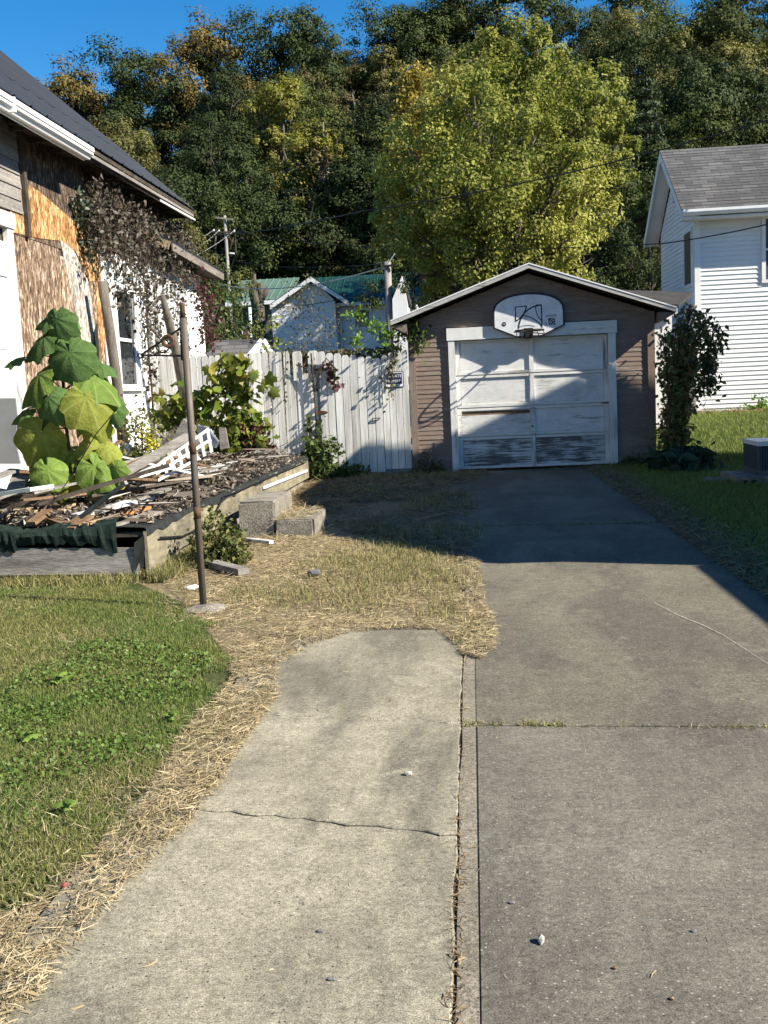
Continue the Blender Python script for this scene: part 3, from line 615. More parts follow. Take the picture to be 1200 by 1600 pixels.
def sheet_on_wall(poly_px, m, dx=0.0, name='chipboard_sheet'):
    pts = [PX(x, y, WX + dx) for x, y in poly_px]; mb = MB(); mb.prism([(WX + dx, p[1], p[2]) for p in pts], (-.012, 0, 0)); return mb.build(name, m, hs)
seam = lambda x: 365 + (x - 20) * .335                   # horizontal sheet joint, follows the wall
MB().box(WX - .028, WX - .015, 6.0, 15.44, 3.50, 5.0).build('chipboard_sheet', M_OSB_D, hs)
MB().box(WX - .028, WX - .014, 12.3, 13.9, .3, 3.49).build('chipboard_sheet', M_OSB_B, hs)
MB().box(WX - .028, WX - .013, 13.91, 15.42, .3, 3.40).build('chipboard_sheet', M_OSB_B, hs)
sheet_on_wall([(16, 362), (16, 270), (40, 285), (62, 300), (84, 318), (120, 350), (160, 405), (164, 436), (140, 440), (118, 392), (93, 376), (60, 372)], M_OSB_O, -.006)
sheet_on_wall([(94, 374), (116, 392), (138, 440), (150, 520), (140, 580), (120, 500), (104, 420)], M_OSB_G, -.004)
sheet_on_wall([(150, 420), (163, 430), (166, 520), (160, 560), (152, 480)], M_OSB_O, -.002)
mb = MB(); mb.prism([(WX + .004, PX(x, y, WX)[1], PX(x, y, WX)[2]) for x, y in [(146, 520), (152, 505), (160, 640), (150, 640)]], (-.008, 0, 0)); mb.build('tar_strip', M_TAR, hs)
# grey lap siding left over at the top near the door, with door and casing
z = 3.76
for k in range(7):
    mb = MB(); z1 = z + .155; mb.prism([(WX + .012, 6.0, z), (WX - .004, 6.0, z1), (WX - .012, 6.0, z1), (WX - .012, 6.0, z)], (0, 12.82 - 6.0 - .02*(k % 2), 0)); mb.build('siding_board', M_GREYWOOD_Y, hs); z = z1
mb = MB(); mb.box(WX - .01, WX + .05, 12.84, 12.92, 3.50, 4.75); mb.build('corner_strip', M_DARKWOOD, hs)
dy1 = PX(26, 500, WX)[1]
door = MB().box(WX - .02, WX + .0, 10.9, dy1 - .16, .42, 3.36).build('door', M_TRIM_W, hs)
MB().box(WX - .012, WX + .05, dy1 - .155, dy1, .42, 3.52).build('frame', M_WHITE_Z, door)
MB().box(WX - .012, WX + .07, 10.6, dy1 + .04, 3.52, 3.70).build('frame', M_WHITE_X, door)
MB().box(WX - .0, WX + .02, 10.9, dy1 - .17, 2.95, 3.3).build('panel', M_WHITE_X, door)
for zz in (.6, 1.5, 2.1): MB().box(WX + .0, WX + .012, 11.0, dy1 - .25, zz, zz + .55).build('panel', M_TRIM_W, door)
# roof of the main part
RS = .885; _e = PX(303, 335, EX); EZ = _e[2] + .10; RY1 = _e[1]
rz = lambda x: EZ + (EX - x) * RS
mb = MB(); mb.prism([(EX, 3, EZ - .03), (-8.6, 3, rz(-8.6) - .03), (-8.6, 3, rz(-8.6) - .10), (EX, 3, EZ - .10)], (0, RY1 - 3, 0)); roof = mb.build('roof', M_DARKWOOD, hs)
mb = MB(); mb.prism([(-8.6, 3, rz(-8.6) - .03), (-12.8, 3, EZ - .03), (-12.8, 3, EZ - .1), (-8.6, 3, rz(-8.6) - .10)], (0, RY1 - 3, 0)); mb.build('roof_slope', M_METALROOF, hs)
y = 3.0; pw = .46; tier = [(EX + .03, -5.92), (-5.90, -8.62)]
while y < RY1 - .01:
    ye = min(y + pw, RY1 + .02)
    for j, (xa, xb) in enumerate(tier):
        dz = .004 if j == 0 else .016; mb = MB(); a = Vector((xa, 0, rz(xa) + dz)); b = Vector((xb, 0, rz(xb) + dz)); nrm = Vector((RS, 0, 1)).normalized()
        prof = [(y, .0), (y + .02, .018), (y + .05, .018), (y + .07, 0), (ye - .003, 0)]
        vs_ = [(p.x + nrm.x*h, yy, p.z + nrm.z*h) for p in (a, b) for yy, h in prof]; n = len(prof)
        und = [(v_[0] - nrm.x*.006, v_[1], v_[2] - nrm.z*.006) for v_ in vs_]
        mb.add(vs_ + und, [(i_, i_+1, n+i_+1, n+i_) for i_ in range(n-1)] + [(2*n+i_, 3*n+i_, 3*n+i_+1, 2*n+i_+1) for i_ in range(n-1)] + [(2*n+i_, 2*n+i_+1, i_+1, i_) for i_ in range(n-1)] + [(n-1, 3*n-1, 4*n-1, 2*n-1), (0, n, 3*n, 2*n)])
        mb.build('roof_panel', M_METALROOF, roof)
    y = ye
mb = MB(); mb.prism([(EX - .05, 3, EZ - .102), (EX - .08, 3, EZ - .102), (EX - .08, 3, EZ - .20), (EX - .05, 3, EZ - .20)], (0, RY1 - 3, 0)); mb.build('fascia', M_DARKWOOD, hs)
mb = MB(); mb.prism([(EX - .09, 12.5, EZ - .14), (WX, 12.5, EZ - .10), (WX, 12.5, EZ - .12), (EX - .09, 12.5, EZ - .16)], (0, RY1 - 12.5, 0)); mb.build('soffit', M_DARKWOOD, hs)
MB().bar((EX - .02, 13.6, EZ - .15), (EX - .02, RY1, EZ - .125), .03, .045).build('trim_strip', M_GREYWOOD_Y, hs)
MB().bar((EX + .015, RY1 - 2.2, EZ - .22), (EX + .015, RY1, EZ - .20), .012, .03).build('drip_strip', M_ALU, hs)
for yy in np.arange(12.6, RY1, .61): MB().bar((EX - .09, yy, EZ - .16), (WX - .05, yy, EZ - .14), .045, .08).build('rafter_tail', M_DARKWOOD, hs)
# gutter: stepped profile
g0, g1 = 4.0, PX(138, 247, EX + .05)[1]; gzt = PX(138, 238, EX + .05)[2]
prof = [(0.02, .05), (.02, -.10), (.07, -.10), (.10, -.055), (.125, -.05), (.125, -.012), (.14, -.008), (.14, .045), (.125, .05), (.125, .03), (.035, .03), (.035, .05)]
MB().prism([(EX + a, g0, gzt + b) for a, b in prof], (0, g1 - g0, 0)).build('gutter', M_ALU, hs)
MB().box(EX - .0, EX + .018, g0, g1 - .05, gzt - .12, gzt + .06).build('gutter_board', M_TRIM_W, hs)
for yy in (8.2, 10.1, 11.5): MB().box(EX + .015, EX + .147, yy, yy + .03, gzt - .104, gzt + .056).build('gutter_clip', M_ALU, hs)
# annex roof
M_POSTW0 = simple('grey_fascia_wood', (.19, .165, .14, 1), .9, .15, var=.4, scale=4, stretch=(3, .4, 3), fine=.5)
AX, AZ0 = -5.0, 3.98; ay0, ay1 = PX(268, 385, AX)[1], PX(348, 432, AX)[1]
za, zb = PX(280, 380, AX)[2], PX(348, 423, AX)[2]
mb = MB(); mb.add([(AX, ay0, za), (AX, ay1, zb), (-8.3, ay1, zb + 1.6), (-8.3, ay0, za + 1.6), (AX, ay0, za - .06), (AX, ay1, zb - .06), (-8.3, ay1, zb + 1.54), (-8.3, ay0, za + 1.54)], [(0,1,2,3),(7,6,5,4),(0,4,5,1),(1,5,6,2),(2,6,7,3),(3,7,4,0)]); ar = mb.build('annex_roof', M_METALROOF, hs)
MB().bar((AX + .012, ay0, za - .13), (AX + .012, ay1, zb - .13), .024, .13).build('fascia', M_POSTW0, ar)
MB().bar((AX - .03, ay0 - .012, za - .10), (AX - .62, ay0 - .012, za + .12), .024, .14).build('rake_board', M_TANWOOD, ar)
mb = MB(); mb.add([(AX, ay0, za - .2), (AX, ay1, zb - .2), (WX, ay1, zb - .12), (WX, ay0, za - .12)], [(0,1,2,3)]); mb.build('soffit', M_DARKWOOD, ar)
# leaning porch posts
M_POSTW = simple('dark_grey_post_wood', (.15, .13, .11, 1), .9, .15, var=.5, scale=4, stretch=(3, 3, .3), fine=.6, bump=.4)
pst = MB().tube([PX(192, 692, -5.12), PX(183, 600, -5.12), PX(172, 520, -5.12), PX(160, 440, -5.12)], [.08, .078, .075, .07], 10).build('porch_post', M_POSTW, None, True); tag(pst, 'tall leaning grey porch post at chipboard corner', 'post')
p2 = MB().tube([PX(290, 640, -4.75), PX(278, 560, -4.75), PX(262, 495, -4.75), PX(254, 462, -4.75)], [.07, .085, .07, .04], 8).build('broken_post', M_POSTW, None, True); tag(p2, 'broken jagged grey porch post leaning behind the iron bracket', 'post')
p3 = MB().bar(PX(312, 640, -4.5), PX(330, 572, -4.5), .15, .02, (1, 0, 0)).build('loose_board', M_WHITEWOOD); tag(p3, 'loose white board leaning against fence behind grape vine', 'board')
# ================================================================== collapsed porch deck
DXR, DY0, DY1, DZ = -2.66, 8.26, 16.75, .40
deck = thing('porch_deck', (-4, 12, 0), 'low collapsed porch deck with torn green and black covering beside the house', 'porch')
nby = 22
for k in range(nby):                                        # deck planks across the porch
    y0_ = DY0 + (DY1 - DY0) * k / nby; y1_ = DY0 + (DY1 - DY0) * (k + 1) / nby
    MB().box(WX, DXR - .03, y0_ + .006, y1_ - .006, DZ - .05 + random.uniform(-.012, .004), DZ - .012 + random.uniform(-.01, .006)).build('plank', M_DARKWOOD, deck)
MB().box(WX, DXR - .12, DY0 + .2, DY1 - .1, -.1, .05).build('crawl_base', M_CAVITY, deck)
M_FASC = weathered('stained_tan_board', (.30, .27, .185, 1), (.13, .115, .085, 1), .52, (2, .5, 2), 2.2, .9, .8, .12)
# side board with torn covering
r_ = random.Random(4); ys_ = np.linspace(DY0 - .02, DY1, 60); topz = [DZ - .005 - .03 * (0.5 + .5 * math.sin(y*3.1)) * r_.uniform(.3, 1) for y in ys_]
bot = lambda y: np.interp(y, [DY0, 9.2, 11, DY1], [.02, .10, .09, .07])
mb = MB(); n = len(ys_); vs_ = []
for y, tz in zip(ys_, topz): vs_ += [(DXR, y, bot(y)), (DXR, y, tz), (DXR - .03, y, tz), (DXR - .03, y, bot(y))]
fs = [(0, 1, 2, 3), (4*n-1, 4*n-2, 4*n-3, 4*n-4)]
for i in range(n - 1): b = 4*i; fs += [(b, b+4, b+5, b+1), (b+1, b+5, b+6, b+2), (b+2, b+6, b+7, b+3), (b+3, b+7, b+4, b)]
mb.add(vs_, fs); mb.build('side_board', M_FASC, deck)
mb = MB(); vs_ = []
for i, (y, tz) in enumerate(zip(ys_, topz)):                # tar paper folding over the edge
    e = r_.uniform(0, .02); vs_ += [(DXR - .50, y, DZ + .012 + r_.uniform(-.01, .02)), (DXR - .20, y, DZ + .03 + r_.uniform(-.012, .02)), (DXR - .01, y, DZ + .012 + e*.5), (DXR + .006 + r_.uniform(0, .008), y, max(tz, DZ - .03) - .006 - r_.uniform(0, .035) * (1 + 1.2 * (i % 9 == 4)))]
mb.add(vs_, [(4*i+j, 4*i+j+1, 4*i+j+5, 4*i+j+4) for i in range(n-1) for j in range(3)]); mb.build('tar_cover', M_TAR, deck)
# front board, lower board, felt flap
MB().add([(-6.5, DY0 - .02, .12), (DXR - .08, DY0 - .02, .035), (DXR - .08, DY0 - .02, .25), (-6.5, DY0 - .02, .37), (-6.5, DY0 + .02, .12), (DXR - .08, DY0 + .02, .035), (DXR - .08, DY0 + .02, .25), (-6.5, DY0 + .02, .37)], [(0,1,2,3),(7,6,5,4),(0,4,5,1),(1,5,6,2),(2,6,7,3),(3,7,4,0)]).build('front_board', M_GREYWOOD, deck)
MB().box(-6.5, DXR - .35, DY0 + .06, DY0 + .10, -.05, .12).build('lower_board', M_DARKWOOD, deck)
for xa in (-5.9, -5.0, -4.1, -3.35): MB().box(xa, xa + .5, DY0 + .05, DY0 + .2, -.1, .13).build('footing_block', M_CONC, deck)
for ya in np.arange(8.5, 16.3, .62): MB().box(DXR - .22, DXR - .06, ya, ya + .58, -.1, .11).build('footing_block', M_CONC, deck)
xs_ = np.linspace(-6.4, DXR - .25, 110); mb = MB(); vs_ = []; r_ = random.Random(9)
for i, x in enumerate(xs_):
    sag = .05 * math.sin(i * .13) + .03 * math.sin(i * .41 + 1) + r_.uniform(-.012, .012); lo = np.interp(x, [-6.4, -4.2, -3.9, -3.4, -2.95], [.40, .38, .33, .33, .29]) - .06 * max(0, math.sin(i * .23 + 2)) ** 3 - .045 * r_.random() ** 2
    vs_ += [(x, DY0 + .30 + r_.uniform(-.05, .05), DZ + .03 + sag*.3), (x, DY0 + .08, DZ + .06 + sag*.5 + r_.uniform(-.01, .01)), (x, DY0 - .03 + sag*.2, DZ + .035 + sag*.3), (x, DY0 - .045 - .02*r_.random() + sag*.2, (lo + DZ + .05)/2), (x, DY0 - .03 - .012*r_.random(), lo)]
n = len(xs_); mb.add(vs_, [(5*i+j, 5*i+5+j, 5*i+6+j, 5*i+1+j) for i in range(n-1) for j in range(4)]); mb.build('felt_flap', M_GREENFELT, deck)
MB().add([(DXR - .02, DY0 - .03, .36), (DXR - .10, DY0 - .05, .30), (DXR - .14, DY0 - .02, .02), (DXR - .03, DY0 - .01, .10)], [(0,1,2,3)]).build('torn_felt', M_TAR, deck)
MB().bar(PX(412, 762, DXR + .02), PX(480, 735, DXR + .02), .02, .035).build('white_strip', M_TRIM_W, deck)
cab = MB().tube([PX(x, y, DXR + .025) for x, y in [(250, 840), (285, 838), (318, 822), (340, 795), (350, 775), (372, 768), (395, 757), (430, 742), (478, 722)]], .008, 6).build('cable', M_BLACK); tag(cab, 'black cable drooping along the pale side of the porch deck', 'cable')
# ------------------------------------------------------------------ debris lying on the deck
def plank(name, a, b, za, zb, wd, th, m, label, cat='board', group=None):
    pa, pb = PZ(*a, za), PZ(*b, zb); o = MB().bar(pa, pb, wd, th).build(name, m); tag(o, label, cat, group); return o
plank('timber', (-40, 790), (82, 784), .56, .56, .12, .16, M_DARKWOOD, 'thick dark timber beam at the left end of the debris heap', 'timber')
plank('pipe_board', (20, 800), (123, 790), .50, .50, .06, .05, M_TANWOOD, 'tan round-edged board lying across left debris below the dark timber')
plank('white_board', (97, 813), (236, 777), .45, .52, .10, .03, M_WHITEWOOD, 'long white painted board in the middle of the debris heap')
plank('white_board', (120, 806), (205, 784), .50, .55, .16, .025, M_WHITEWOOD, 'wide white board lying under the slanted grey stick')
plank('stick', (126, 808), (197, 754), .52, .80, .035, .03, M_GREYWOOD, 'thin grey stick slanting up out of the debris under big leaves', 'stick')
plank('orange_board', (182, 808), (232, 793), .46, .48, .06, .025, M_ORANGEWOOD, 'short bright orange splintered board on the debris heap')
plank('tan_board', (132, 820), (192, 806), .45, .46, .07, .03, M_TANWOOD, 'short tan board in front of the orange splintered board')
plank('brown_board', (48, 818), (75, 798), .47, .55, .10, .03, M_BROWNWOOD, 'short brown board end between pale stones and tan board')
plank('brown_board', (68, 808), (108, 822), .47, .44, .09, .04, M_BROWNWOOD, 'reddish brown board fragment behind the green felt flap')
plank('brown_board', (104, 826), (136, 806), .43, .50, .16, .02, M_BROWNWOOD, 'flat brown scrap board at the felt flap, centre of heap')
plank('grey_board', (150, 800), (260, 764), .52, .56, .11, .025, M_GREYWOOD, 'grey weathered board beside the long white board')
plank('grey_board', (80, 785), (170, 779), .52, .52, .08, .03, M_WHITEWOOD, 'white-flecked board right of dark timber, below big leaves')
plank('grey_board', (170, 822), (245, 800), .43, .46, .13, .02, M_GREYWOOD, 'dull grey plank at the front edge of the debris heap')
plank('dark_board', (196, 782), (284, 662), .44, 1.05, .14, .03, M_DARKWOOD, 'dark board leaning up behind the white lattice panel')
plank('shelf_board', (10, 770), (66, 762), .72, .76, .30, .03, M_WHITEWOOD, 'tilted white-edged shelf lying on the dark timber')
o = MB().bar(PY(22, 772, 9.4), PY(36, 735, 9.55), .16, .03, (0, 1, 0)).build('grey_board', M_GREYWOOD); tag(o, 'upright grey board propped above the tilted shelf', 'board')
o = MB().prism([PY(x, y, 10.6) for x, y in [(-30, 622), (24, 622), (27, 650), (24, 690), (32, 725), (-30, 725)]], (0, .03, 0)).build('grey_sheet', simple('grey_sheet_metal', (.24, .245, .25, 1), .7, .3, var=.2, scale=2)); tag(o, 'flat grey sheet standing at left edge before the white door', 'sheet')
def rock(name, c, r, m, label, cat='stone', seed=0, flat=.6, group=None):
    bm = bmesh.new(); bmesh.ops.create_icosphere(bm, subdivisions=1 if r[0] < .03 else 2, radius=1); rr = random.Random(seed)
    off = [Vector((rr.uniform(-1, 1), rr.uniform(-1, 1), rr.uniform(-1, 1))).normalized() for _ in range(7)]
    for v_ in bm.verts:
        k = 1 + sum(.16 * (max(0, v_.co.normalized().dot(o_)) ** 3) * (1 if i % 2 else -1) for i, o_ in enumerate(off)) + rr.uniform(-.14, .14)
        v_.co = Vector((v_.co.x * r[0], v_.co.y * r[1], v_.co.z * r[2])) * k + Vector([float(q_) for q_ in c])
    me = bpy.data.meshes.new(name); bm.to_mesh(me); bm.free(); o = link(name, me, None, m); return tag(o, label, cat, group)
M_STONE = simple('pale_limestone', (.42, .39, .33, 1), .9, .15, var=.35, scale=9, fine=.5, bump=.4)
M_STONE_D = simple('grey_stone', (.17, .165, .165, 1), .9, .15, var=.4, scale=9, fine=.5, bump=.4)
rock('stone', PZ(35, 815, .44), (.10, .07, .05), M_STONE, 'pale rough stone on the deck edge left of brown board', seed=1)
rock('stone', PZ(8, 800, .46), (.08, .08, .08), M_STONE_D, 'grey rubble lump at left end of the deck', seed=2)
for k in range(46):                                             # look-alike laths strewn through the heap
    u = rng.random(); x = np.interp(u, [0, 1], [30, 330]) + rng.uniform(-25, 25); y = np.interp(u, [0, 1], [806, 742]) + rng.uniform(-14, 16); c = PZ(x, y, .45); a = math.radians(rng.uniform(20, 75)) if rng.random() < .75 else rng.uniform(-.6, 3); L = rng.uniform(.3, 1.15)
    d = np.array([math.cos(a), math.sin(a), rng.normal(.03, .16)]) * L / 2; c[2] = DZ + .06 + abs(d[2]) + rng.uniform(0, .22)
    if c[0] + abs(d[0]) > DXR - .06: c[0] = DXR - .06 - abs(d[0])
    m = (M_GREYWOOD, M_DARKWOOD, M_WHITEWOOD, M_GREYWOOD, M_BROWNWOOD)[k % 5]; nm = ('grey', 'dark rotten', 'white painted', 'grey', 'brown')[k % 5]
    o = MB().bar(c - d, c + d, rng.uniform(.03, .085), .02).build('lath', m); tag(o, f'short {nm} lath lying loose in the porch debris heap', 'lath', f'{nm} laths in the debris heap')
for k in range(18):                                             # larger broken boards stacked in the middle of the heap
    c = np.array([rng.uniform(-4.5, -3.05), rng.uniform(8.75, 12.2), 0.0]); a = math.radians(rng.uniform(15, 80)); L = rng.uniform(.7, 1.5); sl_ = rng.normal(.08, .12); d = np.array([math.cos(a), math.sin(a), sl_]) * L / 2
    c[0] = min(c[0], DXR - .08 - abs(d[0])); c[2] = DZ + .10 + abs(d[2]) + .22 * math.exp(-((c[1] - 10) / 1.2)**2) * rng.random()
    m, nm = ((M_GREYWOOD, 'grey'), (M_DARKWOOD, 'dark'), (M_GREYWOOD, 'grey'), (M_WHITEWOOD, 'white-painted'), (M_BROWNWOOD, 'brown'), (M_DARKWOOD, 'dark'))[k % 6]
    o = MB().bar(c - d, c + d, rng.uniform(.09, .17), .025, (rng.normal(0, .25), rng.normal(0, .25), 1)).build('broken_board', m); tag(o, f'long broken {nm} board tilted in the porch debris heap', 'board', f'long broken {nm} boards in the heap')
# white lattice panel
lat = thing('lattice_panel', PY(285, 712, 11.2), 'broken white lattice panel leaning on the debris heap', 'lattice')
c00, c10, c11, c01 = [np.array(PY(x, y, Y)) for x, y, Y in ((240, 730, 10.9), (326, 668, 11.4), (333, 706, 11.2), (247, 752, 10.8))]
bl = lambda u, v_: c00*(1-u)*(1-v_) + c10*u*(1-v_) + c11*u*v_ + c01*(1-u)*v_
for v_ in (0.06, .50, .95): MB().bar(bl(0, v_), bl(1 if v_ < .9 else .75, v_), .030, .010, (0, -1, .3)).build('slat', M_TRIM_W, lat)
for i, u in enumerate(np.linspace(.03, .97, 8)): MB().bar(bl(u, 0) + [0, .014, 0], bl(u, 1 if i % 4 else .7) + [0, .014, 0], .030, .010, (0, -1, .3)).build('slat', M_TRIM_W, lat)
o = MB().prism([PY(x, y, 11.6) for x, y in [(262, 700), (286, 654), (293, 660), (318, 700), (300, 715)]], (0.01, .02, 0)).build('triangular_sheet', M_GREYWOOD); tag(o, 'grey triangular sheet standing behind the white lattice', 'sheet')
o = MB().prism([PY(x, y, 12.0) for x, y in [(306, 664), (322, 668), (340, 690), (335, 700), (312, 690)]], (.02, .03, 0)).build('slate_sheet', simple('blue_grey_sheet', (.10, .11, .14, 1), .7, .3, var=.4, scale=6)); tag(o, 'crumpled blue-grey sheet beside the lattice panel', 'sheet')
plank('white_stick', (328, 672), (347, 705), .95, .55, .04, .03, M_WHITEWOOD, 'white stick leaning down to the white siding scraps', 'stick')
o = MB().prism([PY(x, y, 13.0) for x, y in [(342, 668), (352, 669), (358, 700), (344, 702)]], (0, .03, 0)).build('grey_board', M_GREYWOOD); tag(o, 'short upright grey board behind the white siding scraps', 'board')
# crumpled white siding
mb = MB(); r_ = random.Random(5); nu, nv = 12, 5; vs_ = []
for j in range(nv):
    for i in range(nu):
        x = np.interp(i/(nu-1), [0, 1], [338, 408]); y = np.interp(j/(nv-1), [0, 1], [697, 716]) + (4 if i < 2 else 0); p = PZ(x, y, .46); vs_.append((p[0] + r_.uniform(-.02, .02), p[1], .47 + .10 * abs(math.sin(i*1.1 + j*.6)) * r_.uniform(.5, 1)))
mb.add(vs_, [(j*nu+i, j*nu+i+1, (j+1)*nu+i+1, (j+1)*nu+i) for j in range(nv-1) for i in range(nu-1)]); o = mb.build('siding_scraps', M_TRIM_W); tag(o, 'crumpled heap of white siding scraps at back of the deck', 'siding')
# litter of dead leaves and splinters (uncountable)
P = np.column_stack([rng.uniform(-5.2, DXR - .02, 34000), rng.uniform(DY0 + .2, DY1 - .1, 34000), np.zeros(34000)])
mound = .03 + .26 * np.exp(-((P[:, 0] + 3.7) / .7)**2) * (.4 + .6 * vnoise(P, 1.3, 4)); P[:, 2] = DZ + rng.uniform(0, 1, len(P)) ** 1.5 * mound
keep = rng.random(len(P)) < np.clip(vnoise(P, 2.2, 8) * 1.3 + .1, 0, 1); P = P[keep]
M_LITTER = leafmat('dead_leaf_litter', [(.03, .022, .016, 1), (.09, .068, .05, 1), (.17, .135, .10, 1), (.29, .245, .19, 1), (.13, .10, .075, 1), (.055, .042, .033, 1), (.40, .36, .31, 1)], .1, .9)
V1, F1 = leaf_cloud(P, .03, .09, .45, 2.2)
o = cloudobj('leaf_litter', (V1, F1), M_LITTER); tag(o, 'brown dead leaves and splinters covering the porch deck', 'leaf litter', None, 'stuff')
P = np.column_stack([rng.uniform(-4.9, DXR - .15, 1300), rng.uniform(DY0 + .2, DY1 - 1, 1300), rng.uniform(DZ + .02, DZ + .2, 1300)])
P = P[rng.random(len(P)) < vnoise(P, 1.7, 3)]
V1, F1 = strands(P, .15, .7, .022, .05, .10); M_SPL = leafmat('splintered_lath', [(.05, .04, .03, 1), (.17, .14, .11, 1), (.10, .075, .05, 1), (.24, .20, .16, 1), (.12, .09, .07, 1), (.45, .42, .37, 1), (.08, .06, .05, 1), (.06, .045, .035, 1)], .02, .9)
o = cloudobj('splinters', (V1, F1), M_SPL); tag(o, 'scattered grey and white lath splinters in the debris heap', 'splinters', None, 'stuff')
# ================================================================== pole, bracket, base
M_PIPE = simple('grey_brown_pipe', (.115, .095, .078, 1), .65, .35, .25, var=.45, scale=6, stretch=(3, 3, .5), fine=.4)
pole = thing('iron_pole', (-1.905, 7.03, 0), 'tall rusty iron pole standing in the dry grass', 'pole')
PT = PY(286, 497, 7.03); MB().tube([(-1.905, 7.03, 0), (-1.905, 7.03, 1.0), PT], .0245, 14).build('shaft', M_PIPE, pole, True)
MB().tube([PT, PT + [0, 0, .10]], .018, 10).build('rusty_top', M_RUST, pole, True)
for zz in (1.06, .62): MB().tube([(-1.905, 7.03, zz), (-1.905, 7.03, zz + .08)], .0252, 14).build('rust_band', M_RUST, pole, True)
br = thing('iron_bracket', (-1.93, 7.03, 1.7), 'black wrought-iron scroll bracket fixed to the rusty pole', 'bracket')
M_IRON = simple('black_iron', (.02, .017, .016, 1), .6, .35, .4, var=.3)
A_, B_, C_ = [np.array(PY(x, y, 7.03)) for x, y in ((283, 512), (220, 555), (284, 556))]
MB().tube([A_, B_], .007, 6).build('stay', M_IRON, br); MB().tube([B_, C_], .007, 6).build('arm', M_IRON, br); MB().tube([A_ + [0, 0, .03], C_ + [0, 0, -.03]], .009, 6).build('back_plate', M_IRON, br)
def ring(c, r, th=.005, a0=0, a1=6.283, n=18): return MB().tube([(c[0] + r*math.cos(a), c[1], c[2] + r*math.sin(a)) for a in np.linspace(a0, a1, n)], th, 6)
ring(B_ + [-.006, 0, -.004], .014).build('loop', M_IRON, br); ring(B_ + [.018, 0, -.024], .011).build('loop', M_IRON, br)
for cx_, cz_, r_r in ((.10, .035, .030), (.155, .055, .045)): ring(B_ + [cx_, 0, cz_], r_r, .005, 2.4, 7.6).build('scroll', M_IRON, br)
pts = []; cc = B_ + [.195, 0, .085]
MB().tube([(cc[0] + .034*math.cos(a), 7.03, cc[2] + .034*math.sin(a)) for a in np.linspace(0, 6.2, 14)], .014, 6).build('rosette', M_RUST, br)
rock('concrete_footing', (-1.885, 7.0, -.01), (.15, .13, .035), M_CONC, 'cracked concrete footing at the foot of the rusty pole', 'footing', 12)
# steps and bits on the ground
st = thing('concrete_steps', (-2.0, 11, 0), 'two solid concrete steps beside the porch deck', 'steps')
def block(x0, x1, y0, y1, z0, z1, name, m, parent=None, seed=0):
    bm = bmesh.new(); bmesh.ops.create_cube(bm, size=1); bmesh.ops.bevel(bm, geom=bm.edges[:], offset=.04, segments=2, affect='EDGES'); rr = random.Random(seed)
    for v_ in bm.verts: v_.co = Vector((x0 + (v_.co.x + .5)*(x1-x0) + rr.uniform(-.006, .006), y0 + (v_.co.y + .5)*(y1-y0) + rr.uniform(-.006, .006), z0 + (v_.co.z + .5)*(z1-z0) + rr.uniform(-.006, .006)))
    me = bpy.data.meshes.new(name); bm.to_mesh(me); bm.free(); return link(name, me, parent, m)
block(-2.42, -2.04, 10.48, 11.58, -.05, .355, 'upper_step', M_CONC, st, 1); block(-2.03, -1.64, 10.44, 11.42, -.05, .165, 'lower_step', M_CONC, st, 2)
plank('fallen_board', (322, 878), (381, 893), .03, .03, .10, .05, M_GREYWOOD, 'short grey board lying in dry grass right of the pole')
o = MB().bar(PZ(380, 842, .02), PZ(424, 847, .02), .05, .03).build('white_lath', M_WHITEWOOD); tag(o, 'pale lath lying at the foot of the concrete steps', 'lath')
rock('rock', (PZ(846, 1467, .01)), (.011, .018, .014), M_STONE, 'small white rock lying on the drive near the camera', seed=21)
rock('rock', PZ(638, 1208, .008), (.017, .014, .011), M_STONE, 'small pale stone on the beige slab above the crack', seed=22)
rock('rock', PZ(220, 1276, .0), (.018, .016, .014), M_STONE_D, 'small grey stone in straw at the slab edge', seed=23)
rock('rock', PZ(490, 896, .02), (.05, .04, .035), M_STONE_D, 'dark clod lying in dry grass before the steps', seed=24)
rock('paper_scrap', PZ(302, 918, .01), (.06, .05, .02), M_TRIM_W, 'crumpled white paper scrap on the ground left of the pole', 'paper', 25)
rock('wrapper', PZ(101, 1383, .02), (.010, .015, .008), simple('red_wrapper', (.22, .06, .055, 1), .6, .3), 'tiny red wrapper in the straw near the bottom left', 'wrapper', 26)
for k, (x, y) in enumerate(((1050, 1560), (800, 1410), (500, 1455), (610, 1095), (425, 1080), (330, 1145), (960, 1512), (1085, 1455), (520, 1530), (305, 1215))):
    rock('pebble', PZ(x, y, .003), (.006 + .004*(k % 3), .007, .005), M_STONE_D if k % 3 else M_BROWNWOOD, 'tiny dark pebble lying on the concrete', 'pebble', 30 + k, group='pebbles on the concrete')
# ================================================================== white house on the right
HY = 21.3
wh = thing('white_house', (8, HY, .65), 'white vinyl-sided house with grey shingle roof on the right', 'house')
hx0 = PY(1086, 400, HY)[0]; hz0 = PY(1110, 645, HY)[2]; hzE = PY(1100, 330, HY)[2] + .1; HX1 = hx0 + 8; HB = HY + 3.7
GBX = hx0                                                  # gable plane
apex_z = hzE + 1.30; ay = HY + 1.85
mb = MB(); mb.box(hx0 + .02, HX1, HY + .02, HB - .02, hz0 - .5, hzE); mb.prism([(hx0 + .02, HY + .02, hzE), (hx0 + .02, HB - .02, hzE), (hx0 + .02, ay, apex_z - .12)], (HX1 - hx0 - .02, 0, 0)); mb.build('wall', M_VINYL, wh)
MB().box(hx0 + .03, HX1, HY + .03, HB, hz0 - 1.2, hz0).build('foundation', M_CONC, wh)
lapm = MB(); stp = .089; z = hz0; wx0, wx1, wz0_, wz1_ = PY(1196, 400, HY)[0], PY(1196, 400, HY)[0] + .9, PY(1196, 437, HY)[2], PY(1196, 342, HY)[2]
fl = []
